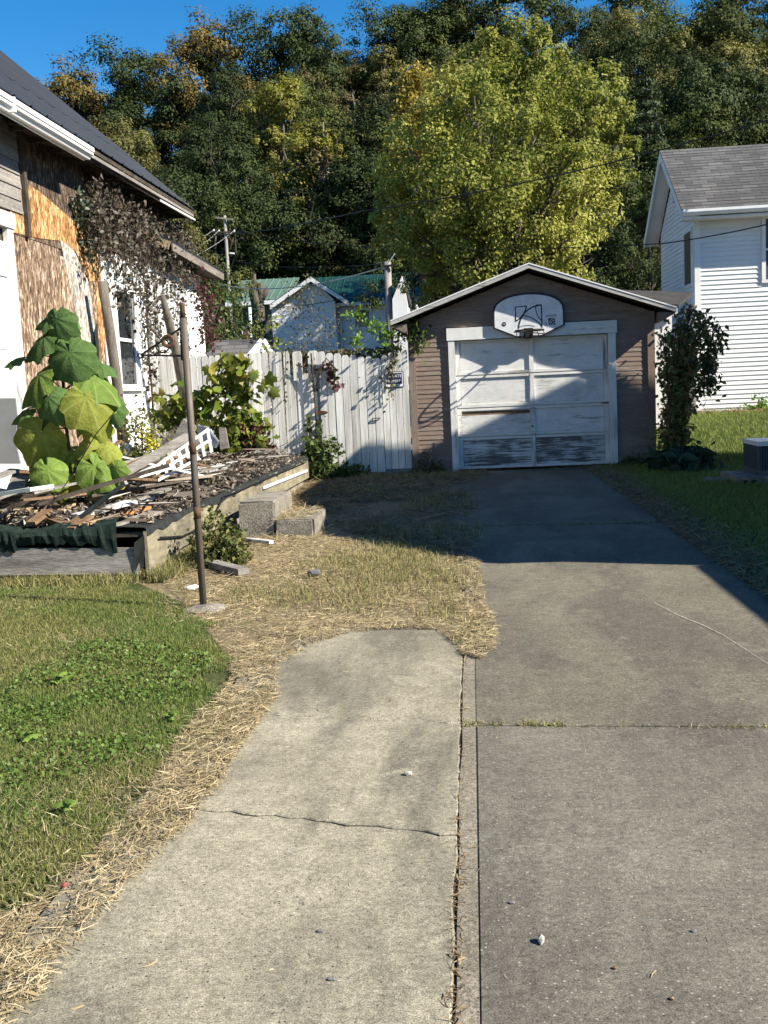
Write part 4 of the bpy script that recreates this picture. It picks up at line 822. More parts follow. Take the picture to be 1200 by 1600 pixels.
while z < hzE - .02:
    zt = min(z + stp, hzE)
    segs = [(hx0 + .10, HX1)] if zt < wz0_ - .06 or z > wz1_ + .06 else [(hx0 + .10, wx0 - .08), (wx1 + .08, HX1)]
    for a, b in segs:
        MB().prism([(a, HY + .02, z), (a, HY - .008, z), (a, HY + .012, zt), (a, HY + .02, zt)], (b - a, 0, 0)).build('siding_course', M_VINYL, wh)
    z = zt
z = hz0
while z < apex_z - .2:                                      # gable side
    zt = z + stp; f = 1 if zt < hzE else max(0, (apex_z - .12 - zt) / (apex_z - .12 - hzE)); ya, yb_ = ay - (ay - HY - .02) * f, ay + (HB - ay - .02) * f
    if yb_ - ya > .1: MB().prism([(hx0 + .02, ya, z), (hx0 - .008, ya, z), (hx0 + .012, ya, zt), (hx0 + .02, ya, zt)], (0, yb_ - ya, 0)).build('siding_course', M_VINYL, wh)
    z = zt
MB().box(hx0 - .012, hx0 + .10, HY - .012, HY + .02, hz0, hzE).build('corner_post', M_TRIM_W, wh); MB().box(hx0 - .012, hx0 + .02, HY + .021, HY + .12, hz0, hzE).build('corner_post', M_TRIM_W, wh)
wn_ = MB().box(wx0, wx1, HY + .004, HY + .018, wz0_, wz1_).build('window', glassmat('sky_window_glass', (.05, .07, .1, 1)), wh)
for a, b, c_, d in ((wx0 - .075, wx0, wz0_ - .06, wz1_ + .06), (wx1, wx1 + .075, wz0_ - .06, wz1_ + .06), (wx0, wx1, wz1_, wz1_ + .06), (wx0, wx1, wz0_ - .06, wz0_)): MB().box(a, b, HY - .03, HY + .02, c_, d).build('frame', M_TRIM_W, wn_)
MB().box(wx0, wx1, HY - .01, HY + .003, (wz0_+wz1_)/2 - .02, (wz0_+wz1_)/2 + .02).build('meeting_rail', M_TRIM_W, wn_)
M_DULLGLASS = glassmat('dusty_dark_glass', (.03, .033, .036, 1), .45)
def side_window(y0_, y1_, z0_, z1_):
    o = MB().box(hx0 - .016, hx0 - .010, y0_, y1_, z0_, z1_).build('window', M_DULLGLASS, wh)
    for a, b, c_, d in ((y0_ - .06, y0_, z0_ - .06, z1_ + .06), (y1_, y1_ + .06, z0_ - .06, z1_ + .06), (y0_, y1_, z1_, z1_ + .06), (y0_, y1_, z0_ - .06, z0_)): MB().box(hx0 - .03, hx0 + .01, a, b, c_, d).build('frame', M_TRIM_W, o)
a1, a2 = PX(1081, 360, hx0), PX(1075, 445, hx0); side_window(a1[1], a2[1] + .25, a2[2], a1[2])
a1, a2 = PX(1059, 290, hx0), PX(1055, 318, hx0); side_window(a1[1] - .1, a2[1] + .05, a2[2], a1[2])
# roof with shingle courses
ov, eo = .30, .36; pit = (apex_z - hzE) / (ay - HY); ez = hzE - eo * pit + .16; Lr = HX1 + .3 - (hx0 - ov)
t = NT('grey_shingles'); brk = t.n.new('ShaderNodeTexBrick'); mp = t.co((1, 1, 1), rnd=False); brk.inputs['Scale'].default_value = 1.0; brk.inputs['Brick Width'].default_value = .30; brk.inputs['Row Height'].default_value = .0905; brk.inputs['Mortar Size'].default_value = .006; brk.inputs['Color1'].default_value = (.085, .083, .082, 1); brk.inputs['Color2'].default_value = (.145, .14, .137, 1); brk.inputs['Mortar'].default_value = (.05, .05, .05, 1); brk.inputs['Bias'].default_value = -.2
sp = t.n.new('ShaderNodeSeparateXYZ'); cb = t.n.new('ShaderNodeCombineXYZ'); t.L(mp, sp.inputs[0]); t.L(sp.outputs[0], cb.inputs[0]); t.L(sp.outputs[2], cb.inputs[1]); t.L(cb.outputs[0], brk.inputs['Vector'])
fn = t.noise(mp, 60, 3, .7); M_SHING = t.done(t.mix(.5, t.mix(.6, brk.outputs[0], t.ramp(t.noise(mp, .9, 5, .6), [(.3, .65), (.7, 1.3)]), 'MULTIPLY'), t.ramp(fn, [(.3, .6), (.7, 1.3)]), 'MULTIPLY'), .95, .12)
apz = ez + (ay - (HY - eo)) * pit
for sgn in (1, -1):
    ye = HY - eo if sgn > 0 else 2*ay - (HY - eo); o = MB().prism([(hx0 - ov, ye, ez), (hx0 - ov, ay, apz), (hx0 - ov, ay, apz - .10), (hx0 - ov, ye, ez - .10)], (Lr, 0, 0)).build('roof', M_SHING, wh)
    if sgn > 0:
        nc = 22
        for k in range(nc):
            y0_ = ye - .02 + (ay - ye) * k / nc; y1_ = ye - .02 + (ay - ye) * (k + 1.1) / nc; z0_ = ez + (y0_ - ye) * pit + .018; z1_ = ez + (y1_ - ye) * pit + .004
            MB().prism([(hx0 - ov - .02, y0_, z0_), (hx0 - ov - .02, y1_, z1_), (hx0 - ov - .02, y1_, z1_ - .004), (hx0 - ov - .02, y0_, z0_ - .014)], (Lr, 0, 0)).build('shingle_course', M_SHING, o)
    MB().prism([(hx0 - ov - .022, ye, ez - .02), (hx0 - ov - .022, ay, apz - .02), (hx0 - ov - .022, ay, apz - .2), (hx0 - ov - .022, ye, ez - .2)], (.02, 0, 0)).build('rake_board', M_TRIM_W, o)
    MB().prism([(hx0 - ov, ye, ez - .13), (hx0 - ov, ay, apz - .13), (hx0 - ov, ay, apz - .15), (hx0 - ov, ye, ez - .15)], (ov, 0, 0)).build('rake_soffit', M_TRIM_W, o)
MB().prism([(hx0 - ov, HY - eo - .10, ez - .02), (hx0 - ov, HY - eo - .10, ez - .07), (hx0 - ov, HY - eo - .06, ez - .13), (hx0 - ov, HY - eo, ez - .13), (hx0 - ov, HY - eo, ez - .02)], (Lr, 0, 0)).build('gutter', M_ALU, wh)
MB().box(hx0 - ov, HX1, HY - eo, HY - .01, ez - .19, ez - .15).build('eave_soffit', M_TRIM_W, wh)
# low lean-to roof between garage and white house
lt = thing('lean_to', (4, 19.5, 0), 'low dark-roofed lean-to between the garage and the white house', 'lean-to')
lz = PY(1060, 480, 19.6)[2]
MB().prism([(2.9, 19.3, lz + .02), (3.72, 19.3, lz - .02), (4.3, 20.9, lz + .30), (2.9, 20.9, lz + .42)], (0, .0, .05)).build('roof', M_SHING_D, lt)
MB().box(3.05, 3.7, 19.32, 19.36, lz - .16, lz - .03).build('fascia', M_TRIM_W, lt); MB().box(3.1, 3.62, 19.42, 19.5, .2, lz - .05).build('wall', M_VINYL, lt); MB().box(3.54, 3.62, 19.51, 21.2, .2, lz - .05).build('wall', M_VINYL, lt)
# ================================================================== neighbouring house, unseen; its wing and roof outline shaped for the shadow on the drive
nb_ = thing('neighbour_house', (9, 11, 0), 'neighbouring house standing just right of the frame, shading the drive', 'house')
NX, NE = 5.05, 5.10
YB = 15.12
MB().prism([(NX + .02, 8.22, -.2), (NX + .02, YB - .05, -.2), (NX + .02, YB - .05, 5.72), (NX + .02, 11.7, 5.72), (NX + .02, 8.22, NE - .12)], (.95, 0, 0)).build('shadow_wing', M_VINYL, nb_)
MB().prism([(NX, 8.2, NE), (NX, 11.7, 5.85), (NX, YB, 5.85), (NX, YB, 5.73), (NX, 11.7, 5.73), (NX, 8.2, NE - .12)], (1.0, 0, 0)).build('shadow_wing_roof', M_SHING_D, nb_)
mb = MB(); mb.prism([(NX + .99, YB - .05, -.2), (13, YB - .05, -.2), (13, YB - .05, 5.3), (9.3, YB - .05, 7.15), (NX + .99, YB - .05, 5.7)], (0, -6.8, 0)); mb.build('wall', M_VINYL, nb_)
for a_, b_ in (((9.3, 7.30), (NX + .99, 5.83)), ((9.3, 7.30), (13.3, 5.3))): MB().prism([(a_[0], 8.2, a_[1]), (b_[0], 8.2, b_[1]), (b_[0], 8.2, b_[1] - .12), (a_[0], 8.2, a_[1] - .12)], (0, YB - 8.2, 0)).build('roof', M_SHING_D, nb_)
MB().prism([(NX, 6.75, 3.86), (NX, 8.2, NE - .02), (NX, 8.2, NE - .14), (NX, 6.75, 3.74)], (8, 0, 0)).build('porch_roof', M_SHING_D, nb_)
MB().prism([(NX + .02, 6.9, -.2), (NX + .02, 8.38, -.2), (NX + .02, 8.38, NE - .2), (NX + .02, 6.9, 3.8)], (7.8, 0, 0)).build('porch_wall', M_VINYL, nb_)
MB().box(NX, 12.8, 3.6, 6.88, 2.50, 2.64).build('front_porch_roof', M_SHING_D, nb_)
MB().box(NX + .2, 12.6, 4.0, 6.85, -.2, 2.49).build('front_wall', M_VINYL, nb_)
# ================================================================== air conditioner on blocks
ac = thing('air_conditioner', (4.2, 14.2, 0), 'grey air conditioning unit on cinder blocks at right edge of frame', 'air conditioner')
M_ACM = simple('blue_grey_steel', (.10, .11, .13, 1), .5, .4, .3, var=.2, scale=5)
p0, p1 = PY(1185, 745, 14.1), PY(1187, 690, 14.1); ax0 = p0[0]; az0, az1 = p0[2] + .02, p1[2]
MB().box(ax0 + .03, ax0 + .83, 14.13, 14.87, az0 + .02, az1 - .05).build('core', M_BLACK, ac); MB().box(ax0, ax0 + .86, 14.1, 14.9, az1 - .06, az1).build('lid', M_ALU, ac)
MB().box(ax0, ax0 + .86, 14.1, 14.9, az0, az0 + .06).build('base', M_ACM, ac)
for xx in np.arange(ax0, ax0 + .85, .034): MB().box(xx, xx + .016, 14.105, 14.13, az0 + .06, az1 - .06).build('fin', M_ACM, ac)
for yy in np.arange(14.12, 14.88, .05): MB().box(ax0 + .004, ax0 + .03, yy, yy + .022, az0 + .06, az1 - .06).build('fin', M_ACM, ac)
cb0, cb1 = PY(1153, 757, 13.95), PY(1155, 738, 13.95)
for k, (xx, lab) in enumerate(((cb0[0], 'left cinder block under the air conditioner, its holes facing out'), (cb0[0] + .46, 'right cinder block under the air conditioner'))):
    b = thing('cinder_block', (xx, 13.95, 0), lab, 'cinder block'); zt = az0 - .005
    MB().box(xx, xx + .42, 13.90, 14.95, zt - .035, zt).build('top', M_CONC, b)
    for a_, w_ in ((0, .06), (.12, .04), (.22, .20)): MB().box(xx + a_, xx + a_ + w_, 13.905, 14.94, -.03, zt - .036).build('web', M_CONC, b)
o = MB().box(3.1, 3.5, 14.4, 14.7, -.02, .03).build('paving_slab', M_CONC); tag(o, 'flat grey paving slab in shaded grass by the bushes', 'slab')
# ================================================================== green-roofed house behind the fence
KY = 46.0
gh = thing('green_roof_house', (-7, KY, 1.5), 'small white house with dark green metal roof behind the fence', 'house')
M_GREENROOF = simple('dark_green_metal', (.008, .040, .030, 1), .5, .4, .1, var=.35, scale=.8, stretch=(6, 1, 1))
M_PALEGREEN = simple('pale_green_metal', (.09, .15, .115, 1), .6, .3, .1, var=.2, scale=1)
M_WALLSH = simple('white_lap_wall', (.74, .74, .74, 1), .75, .25, var=.08, scale=1.5)
g = lambda x, y, Y=KY: PY(x, y, Y)
pa, pl, pr = g(487, 432), g(424, 476), g(546, 470)
gz0 = .8
# gable wing
ex = g(424, 480)[0], g(524, 480)[0]; ezl = pl[2] - .02
MB().prism([(ex[0], KY, gz0), (ex[1], KY, gz0), (ex[1], KY, ezl + .05), (pa[0], KY, pa[2] - .12), (ex[0], KY, ezl + .05)], (0, 7, 0)).build('wall', M_WALLSH, gh)
z = 2.4
while z < pa[2] - .3:
    f = 1 if z + .16 < ezl else max(0, (pa[2] - .12 - z - .16) / (pa[2] - .12 - ezl)); a = pa[0] - (pa[0] - ex[0]) * f; b = pa[0] + (ex[1] - pa[0]) * f
    if b - a > .2: MB().prism([(a, KY, z), (a, KY - .014, z), (a, KY - .004, z + .16), (a, KY, z + .16)], (b - a, 0, 0)).build('siding_course', M_WALLSH, gh)
    z += .16
for q_, nm in ((pl, 'l'), (pr, 'r')):
    d = np.array([q_[0], q_[2]]) - np.array([pa[0], pa[2]])
    ro = MB().prism([(pa[0], KY - .35, pa[2]), (q_[0], KY - .35, q_[2]), (q_[0], KY - .35, q_[2] - .09), (pa[0], KY - .35, pa[2] - .09)], (0, 7.3, 0)).build('roof', M_GREENROOF, gh)
    MB().prism([(pa[0], KY - .375, pa[2] - .04), (q_[0], KY - .375, q_[2] - .04), (q_[0], KY - .375, q_[2] - .24), (pa[0], KY - .375, pa[2] - .24)], (0, .02, 0)).build('rake_board', M_WALLSH, ro)
v0, v1 = g(481, 445), g(489, 437); vt = MB().box(g(483, 440)[0], g(492, 440)[0], KY - .04, KY - .01, g(487, 447)[2], g(487, 435)[2]).build('vent', M_GLASS, gh)
# main wing, eave facing the camera
mz = g(545, 472)[2]; mx0, mx1 = ex[1], g(648, 480)[0]; rt_ = g(560, 428, KY + 3.0)
MB().box(mx0, mx1, KY + .6, KY + 6, gz0, mz - .1).build('wall', M_WALLSH, gh)
z = 2.2
while z < mz - .2: MB().prism([(mx0, KY + .6, z), (mx0, KY + .586, z), (mx0, KY + .597, z + .16), (mx0, KY + .6, z + .16)], (mx1 - mx0, 0, 0)).build('siding_course', M_WALLSH, gh); z += .16
rzt = g(600, 428, KY + 3.3)[2]
ro = MB().prism([(mx0 - 1.6, KY + .25, mz), (mx0 - 1.6, KY + 3.3, rzt), (mx0 - 1.6, KY + 3.3, rzt - .1), (mx0 - 1.6, KY + .25, mz - .1)], (mx1 - mx0 + 2.0, 0, 0)).build('roof', M_GREENROOF, gh)
for xx in np.arange(mx0 - 1.4, mx1 + .4, .30):
    sl_ = (rzt - mz) / 3.05; MB().prism([(xx, KY + .24, mz), (xx + .03, KY + .24, mz + .03), (xx + .06, KY + .24, mz)], (0, 3.05, rzt - mz)).build('roof_rib', M_GREENROOF, ro)
MB().box(mx0, mx1 + .3, KY + .2, KY + .25, mz - .14, mz + .0).build('gutter', M_WALLSH, ro)
w0, w1 = g(556, 512, KY + .6), g(577, 484, KY + .6)
wv = MB().box(w0[0], w1[0], KY + .56, KY + .59, w0[2], w1[2]).build('window', M_GLASS, gh)
for a, b, c_, d in ((w0[0]-.1, w0[0], w0[2]-.1, w1[2]+.1), (w1[0], w1[0]+.1, w0[2]-.1, w1[2]+.1), (w0[0], w1[0], w1[2], w1[2]+.1), (w0[0], w1[0], w0[2]-.1, w0[2])): MB().box(a, b, KY + .53, KY + .6, c_, d).build('frame', M_WALLSH, wv)
MB().tube([(mx0 + .15, KY + .5, mz - .1), (mx0 + .12, KY + .5, 2.2)], .05, 6).build('downpipe', M_WALLSH, gh)
# second building, pale green roof
K2 = 50.5; g2 = lambda x, y: PY(x, y, K2)
sb = thing('pale_green_roof_house', (-12, K2, 2), 'low house with pale green metal roof behind dead tree trunk', 'house')
a, b = g2(352, 474), g2(452, 472)
ro = MB().prism([(a[0], K2, a[2]), (b[0], K2, a[2]), (b[0], K2 + 3.5, a[2] + 1.35), (a[0], K2 + 3.5, a[2] + 1.35)], (0, 0, .06)).build('roof', M_PALEGREEN, sb)
for xx in np.arange(a[0], b[0], .35): MB().prism([(xx, K2, a[2] + .06), (xx + .03, K2, a[2] + .10), (xx + .06, K2, a[2] + .06)], (0, 3.5, 1.35)).build('roof_rib', M_PALEGREEN, ro)
MB().box(a[0], b[0], K2 - .04, K2, a[2] - .15, a[2] + .03).build('gutter', M_WALLSH, sb); MB().box(a[0] + .3, b[0] - .3, K2 + .5, K2 + 5, .5, a[2] - .1).build('wall', simple('grey_brown_wall', (.12, .115, .11, 1), .9, .2), sb)
MB().box(g2(372, 490)[0], g2(380, 490)[0], K2 + .46, K2 + .5, a[2] - 1.6, a[2] - .5).build('window', M_GLASS, sb)
# garden shed just behind the fence
SY = 22.5; g3 = lambda x, y: PY(x, y, SY)
sh = thing('garden_shed', (-4.9, SY, 0), 'little shed with grey roof and white gable peeping over the fence', 'shed')
ap, el_, er_ = g3(402, 531), g3(325, 557), g3(413, 556)
xg0, xg1 = g3(388, 560)[0], g3(412, 560)[0]
MB().prism([g3(322, 558) + [0, 0, 0], g3(388, 557), g3(405, 531) + [0, .6, 0], g3(320, 534) + [0, .6, 0]], (0, 0, .05)).build('roof', M_SHING, sh)
MB().prism([(xg0, SY + .05, 0), (xg1 + .1, SY + .75, 0), (xg1 + .1, SY + .75, er_[2] - .02), (ap[0], SY + .5, ap[2] - .04), (xg0, SY + .05, er_[2] - .02)], (.03, .05, 0)).build('gable_wall', M_TRIM_W, sh)
MB().bar(ap + [.02, .5, .02], g3(414, 557) + [.06, .7, 0], .10, .09).build('rake_board', M_TRIM_W, sh); MB().bar(ap + [.0, .45, .02], g3(388, 557) + [0, -.03, 0], .06, .07).build('rake_board', M_TRIM_W, sh)
MB().box(g3(322, 560)[0], xg0, SY + .1, SY + .15, 0, el_[2] - .03).build('side_wall', M_TRIM_W, sh)
# neighbour's bright gable seen left of the big tree, behind the utility pole
NY_ = 25.2; cs = thing('white_gable', (-3, NY_, 1), 'sunlit narrow white gable wall right of the utility pole', 'building')
MB().prism([(PY(613, 520, NY_)[0], NY_, .5), (PY(637, 520, NY_)[0], NY_, .5), PY(637, 475, NY_), PY(628, 431, NY_), PY(613, 468, NY_)], (0, .9, 0)).build('wall', M_TRIM_W, cs)
MB().bar(PY(628, 429, NY_) + [0, .55, 0], PY(638, 476, NY_) + [.03, .55, 0], .8, .03).build('roof', M_SHING_D, cs)
MB().bar(PY(628, 429, NY_) + [0, .55, 0], PY(612, 470, NY_) + [-.03, .55, 0], .8, .03).build('roof', M_SHING_D, cs)
def cover(name, Ys, xr, yr, n, leaf, mat_key, label):
    P = np.array([PY(rng.uniform(*xr), rng.uniform(*yr), Ys) for _ in range(n)]); return P
# ================================================================== utility poles, wires, lamp, flag
M_POLEW = simple('silvered_pole_wood', (.26, .235, .205, 1), .9, .15, var=.3, scale=2, stretch=(3, 3, .3), fine=.5)
U1 = 25.6; up = thing('utility_pole', (PY(608, 500, U1)[0], U1, 0), 'near grey wooden utility pole rising behind the garage eave', 'utility pole')
t1 = PY(605, 409, U1); b1 = np.array([t1[0], U1, .3]); MB().tube([b1, t1], [.115, .085], 12).build('shaft', M_POLEW, up, True)
MB().bar(t1 + [-.1, -.12, -.12], t1 + [.22, -.12, -.10], .05, .05).build('hook', M_IRON, up); MB().tube([t1 + [.0, -.12, -.08], t1 + [.2, -.2, .15]], .015, 6).build('insulator', M_TRIM_W, up)
U2 = 56.0; up2 = thing('utility_pole', (PY(352, 430, U2)[0], U2, 1), 'far utility pole with crossarms and a street lamp', 'utility pole')
t2 = PY(351, 337, U2); MB().tube([np.array([t2[0], U2, 1.0]), t2], [.11, .08], 10).build('shaft', M_POLEW, up2, True)
MB().bar(PY(337, 340, U2 - .12), PY(364, 343, U2 - .12), .07, .08).build('crossarm', M_POLEW, up2); MB().bar(PY(333, 362, U2 - .12), PY(367, 363, U2 - .12), .07, .07).build('crossarm', M_DARKWOOD, up2)
for xx, yy in ((334, 361), (342, 362), (366, 362)): MB().tube([PY(xx, yy, U2 - .12), PY(xx, yy - 3, U2 - .12)], .04, 6).build('insulator', M_TRIM_W, up2)
lp = MB().tube([PY(353, 404, U2), PY(356, 397, U2), PY(362, 395, U2)], .03, 6).build('lamp_arm', M_ALU, up2); MB().bar(PY(359, 395.5, U2), PY(366, 396, U2), .13, .08).build('lamp_head', M_ALU, up2)
def wire(a, b, sag, label, r=.008, m=None, n=20):
    o = MB().tube(catenary(a, b, sag, n), r, 5).build('overhead_wire', m or M_BLACK); return tag(o, label, 'wire')
M_WIRE_L = simple('grey_aluminium_wire', (.42, .42, .42, 1), .5, .4, .3, var=.1)
wire(PY(1290, 160, 20), PY(565, 330, 25), .2, 'thick black cable crossing in front of the big yellow-green tree', .014)
wire(PY(565, 330, 25), PY(250, 366, 56), .3, 'black cable running from the tree to the far crossarm pole', .016)
wire(PY(1280, 330, 17), PY(1031, 381, 20.6), .05, 'thin cable crossing the upper wall of the white house', .012)
wire(PY(1031, 381, 20.6), t2 + [0, -.2, -.6], .5, 'thin cable running behind the big tree to the far pole', .010)
wire(PY(600, 417, U1), PY(330, 442, 38), .35, 'pale twisted service cable left of the near utility pole', .016, M_WIRE_L)
wire(PY(603, 452, U1 - .1), PY(380, 478, 44), .2, 'dark cable in front of the green roof', .012)
wire(PY(602, 412, U1), PY(340, 400, 60), .3, 'uppermost thin wire left of the near utility pole', .010)
for k, (xx, yy, x2, y2, lb) in enumerate(((334, 359, 283, 384, 'left'), (342, 360, 298, 392, 'middle'), (366, 360, 300, 402, 'right'))):
    wire(PY(xx, yy, U2 - .12), PY(x2, y2, 50), .1, f'pale wire from the {lb} insulator of the far pole', .009, M_WIRE_L)
fp = thing('flagpole', (PY(390, 530, 30)[0], 30, 0), 'white flagpole with a furled striped flag behind the shed', 'flagpole')
MB().tube([np.array([PY(391, 530, 30)[0], 30, .2]), PY(390, 480, 30)], .045, 8).build('mast', M_TRIM_W, fp, True)
M_FR, M_FW = simple('flag_red', (.35, .03, .035, 1), .8, .1), simple('flag_white', (.65, .64, .63, 1), .8, .1)
fa, fb = PY(389, 505, 30), PY(385, 530, 30)
for k in range(6):
    u = k / 6; x0_ = fa[0] - .03 - .19 * u; MB().prism([(x0_, 30 + .03*math.sin(k*2), fa[2] - .05 - .15*u), (x0_ - .034, 30 + .03*math.sin(k*2+1), fa[2] - .08 - .15*u), (x0_ - .034, 30 + .04*math.cos(k), fb[2]), (x0_, 30, fb[2])], (0, .008, 0)).build('stripe', M_FR if k % 2 == 0 else M_FW, fp)
# ================================================================== trees
M_BARK = simple('grey_brown_bark', (.10, .085, .07, 1), .95, .1, var=.4, scale=3, stretch=(2, 2, .4), fine=.6)
M_BARK_P = simple('pale_bark', (.26, .24, .21, 1), .9, .1, var=.35, scale=3, stretch=(2, 2, .4), fine=.5)
G = lambda *a: [tuple(c) + (1,) for c in a]
LM = {
 'dark': leafmat('leaves_dark_green', G((.024,.038,.012), (.037,.055,.017), (.053,.073,.023), (.073,.089,.033)), .2, .7, .15, objvar=.35),
 'green': leafmat('leaves_mid_green', G((.042,.059,.015), (.064,.086,.021), (.092,.112,.030), (.124,.136,.041)), .25, .7, .15, objvar=.35),
 'olive': leafmat('leaves_olive', G((.075,.084,.022), (.115,.122,.030), (.165,.16,.044), (.21,.19,.06)), .3, .6, .25, objvar=.3),
 'yellow': leafmat('leaves_yellow_green', G((.12,.13,.02), (.20,.20,.032), (.28,.26,.045), (.18,.175,.04)), .35, .6, .25),
 'orange': leafmat('leaves_rusty_orange', G((.10,.08,.022), (.155,.115,.03), (.205,.145,.04), (.13,.12,.034)), .28, .6, .2),
 'brown': leafmat('leaves_dull_brown', G((.07,.06,.028), (.115,.09,.04), (.155,.12,.055), (.09,.088,.034)), .22, .7, .15),
 'pine': leafmat('needles_grey_green', G((.036,.055,.028), (.056,.078,.038), (.08,.10,.05), (.045,.066,.03)), .15, .6, .2),
}
def limb_path(a, b, n, wob):
    a = np.array(a, float); b = np.array(b, float); pts = [a + (b-a)*i/n + (rng.normal(0, wob, 3) if 0 < i < n else 0) for i in range(n+1)]; return pts
def broad_proto(h, wd, base, nclump, per, leaf, seed, open_=.0, kind='round'):
    """trunk with limbs + crown of leaf clumps, unevenly lobed"""
    global rng; keep = rng; rng = np.random.default_rng(seed)
    mb = MB(); lean = rng.normal(0, .03 * h, 2); top = np.array([lean[0], lean[1], h * .86])
    tp = limb_path((0, 0, -1.0), top, 6, .012 * h); mb.tube(tp, list(np.linspace(.022*h, .005*h, 7)), 8)
    lobes = []
    nl = 9 if kind == 'round' else 11
    for i in range(nl):
        a = i * 2.4 + rng.uniform(-.5, .5); u = (i + .5) / nl; z = base*h + (h*.93 - base*h) * u
        if kind == 'round': rr = wd/2 * (math.sin(math.pi * (.18 + .70*u)) ** .8) * rng.uniform(.5, .78)
        else: rr = wd/2 * (1 - .55*u) * rng.uniform(.45, .75)
        c = np.array([math.cos(a)*rr + lean[0]*u, math.sin(a)*rr + lean[1]*u, z]); R = wd * rng.uniform(.17, .27) * (1 if kind == 'round' else .8)
        lobes.append((c, R)); k = min(5, int(u*5) + 0); p0 = np.array(tp[max(1, min(5, int((base*.6 + u*.55)*6)))])
        mb.tube(limb_path(p0, c, 3, .02*h), [.009*h, .006*h, .004*h, .0015*h], 5)
        for _ in range(3):
            e = c + rand_dirs(1, .3)[0]*R*.95; mb.tube([c*.8 + p0*.2, (c + e)/2 + rng.normal(0, .05, 3), e], [.003*h, .002*h, .0008*h], 4)
    lobes.append((np.array([lean[0], lean[1], h*.9]), wd*.20))
    C = []; D = []
    for c, R in lobes:
        m = max(4, int(nclump / len(lobes)))
        for _ in range(m):
            d = rand_dirs(1, .25)[0]; q_ = c + d * R * np.array([1.0, 1.0, .85]) * (rng.uniform(.45, 1.12))
            if rng.random() < open_: continue
            cl = R * rng.uniform(.22, .42); pts = q_ + np.clip(rng.normal(0, 1, (per, 3)), -1.6, 1.6) * cl * np.array([.62, .62, .40]); C.append(pts); D.append((pts - c) / R * .6 + (pts - q_) / cl * .9)
    C = np.concatenate(C); V, Fq = leaf_cloud(C, leaf*.7, leaf*1.3, .6, .7, .3, soft_normals(np.concatenate(D), .45, .27)); rng = keep
    tr = mb.build('trunk', M_BARK); tm = tr.data; bpy.data.objects.remove(tr)
    cm = npmesh('crown', V, Fq); cm.materials.append(LM['dark']); return tm, cm
def conifer_proto(h, wd, seed, leaf=.4):
    global rng; keep = rng; rng = np.random.default_rng(seed); mb = MB(); mb.tube([(0, 0, -1), (0, 0, h*.5), (0, 0, h)], [.018*h, .011*h, .002*h], 8); C = []; N = []
    z = h*.12
    while z < h*.985:
        u = (z - h*.12) / (h*.88); r0 = wd/2 * (1 - u)**.8 * rng.uniform(.8, 1.1) + .15; nb = 7
        for k in range(nb):
            a = k * 6.283/nb + rng.uniform(-.4, .4); L = r0 * rng.uniform(.7, 1.1); d = np.array([math.cos(a), math.sin(a), -.18 + .3*u]); mb.tube([(0, 0, z), d*L + [0, 0, z]], [.004*h*(1-u) + .01, .008], 4)
            n = int(16 * L) + 8; s = rng.uniform(.12, 1, n) ** .7; pts = d*(s*L)[:, None] + [0, 0, z] + rng.normal(0, 1, (n, 3)) * np.array([.16, .16, .10]) * (1.1 + .3*L); C.append(pts)
        z += h * .045
    C = np.concatenate(C); V, Fq = leaf_cloud(C, leaf*.7, leaf*1.4, .32, 1.0, .5); rng = keep
    tr = mb.build('trunk', M_BARK); tm = tr.data; bpy.data.objects.remove(tr); cm = npmesh('crown', V, Fq); cm.materials.append(LM['pine']); return tm, cm
def bare_proto(h, seed):
    global rng; keep = rng; rng = np.random.default_rng(seed); mb = MB(); tp = limb_path((0, 0, -1), (.04*h, 0, h), 6, .015*h); mb.tube(tp, list(np.linspace(.014*h, .003*h, 7)), 7); C = []
    for k in range(16):
        z = rng.uniform(.35, .95); p = np.array(tp[int(z*6)]); d = rand_dirs(1, .5)[0]; L = h*.22*(1.2 - z); e = p + d*L; mb.tube([p, (p+e)/2 + rng.normal(0, .1, 3), e], [.004*h, .003*h, .001*h], 4)
        for _ in range(4):
            f = e + rand_dirs(1, .4)[0]*L*.6; mb.tube([(p+e*2)/3, f], [.002*h, .0008*h], 3); C.append(f + rng.normal(0, .35, (18, 3)))
    C = np.concatenate(C); V, Fq = leaf_cloud(C, .18, .34, .6, .4, .3); rng = keep
    tr = mb.build('trunk', M_BARK_P); tm = tr.data; bpy.data.objects.remove(tr); cm = npmesh('crown', V, Fq); cm.materials.append(LM['brown']); return tm, cm
PROT = {'r0': broad_proto(14, 11, .26, 150, 150, .22, 1), 'r1': broad_proto(14, 10, .30, 150, 140, .22, 2), 'r2': broad_proto(14, 12, .22, 160, 150, .23, 3), 'r3': broad_proto(14, 9.5, .28, 140, 140, .21, 14, .12),
        't0': broad_proto(16, 8, .30, 140, 130, .21, 4, .12, 'tall'), 't1': broad_proto(16, 7.5, .24, 140, 130, .21, 5, .1, 'tall'), 's0': broad_proto(12, 8, .25, 110, 110, .19, 6, .3),
        'c0': conifer_proto(16, 7, 7), 'c1': conifer_proto(16, 6, 8, .45), 'b0': bare_proto(14, 9), 'b1': bare_proto(15, 10)}
PH = {'r': 14, 't': 16, 's': 12, 'c': 16, 'b': 14}
def plant_tree(kind, mat, X, Y, h, wx=1.0, rz=None, label=None, group=None, cat='tree', name=None):
    tm, cm = PROT[kind]; base = float(T(X, Y)); s = h / PH[kind[0]]
    nm = name or {'c': 'conifer_tree', 'b': 'bare_tree'}.get(kind[0], 'broadleaf_tree')
    e = thing(nm, (X, Y, base), label, cat, group); e.scale = (s*wx, s*wx, s); e.rotation_euler = (0, 0, random.uniform(0, 6.28) if rz is None else rz)
    link('trunk', tm, e, None, True); link('crown', cm, e, LM[mat] if mat else None, True); return e
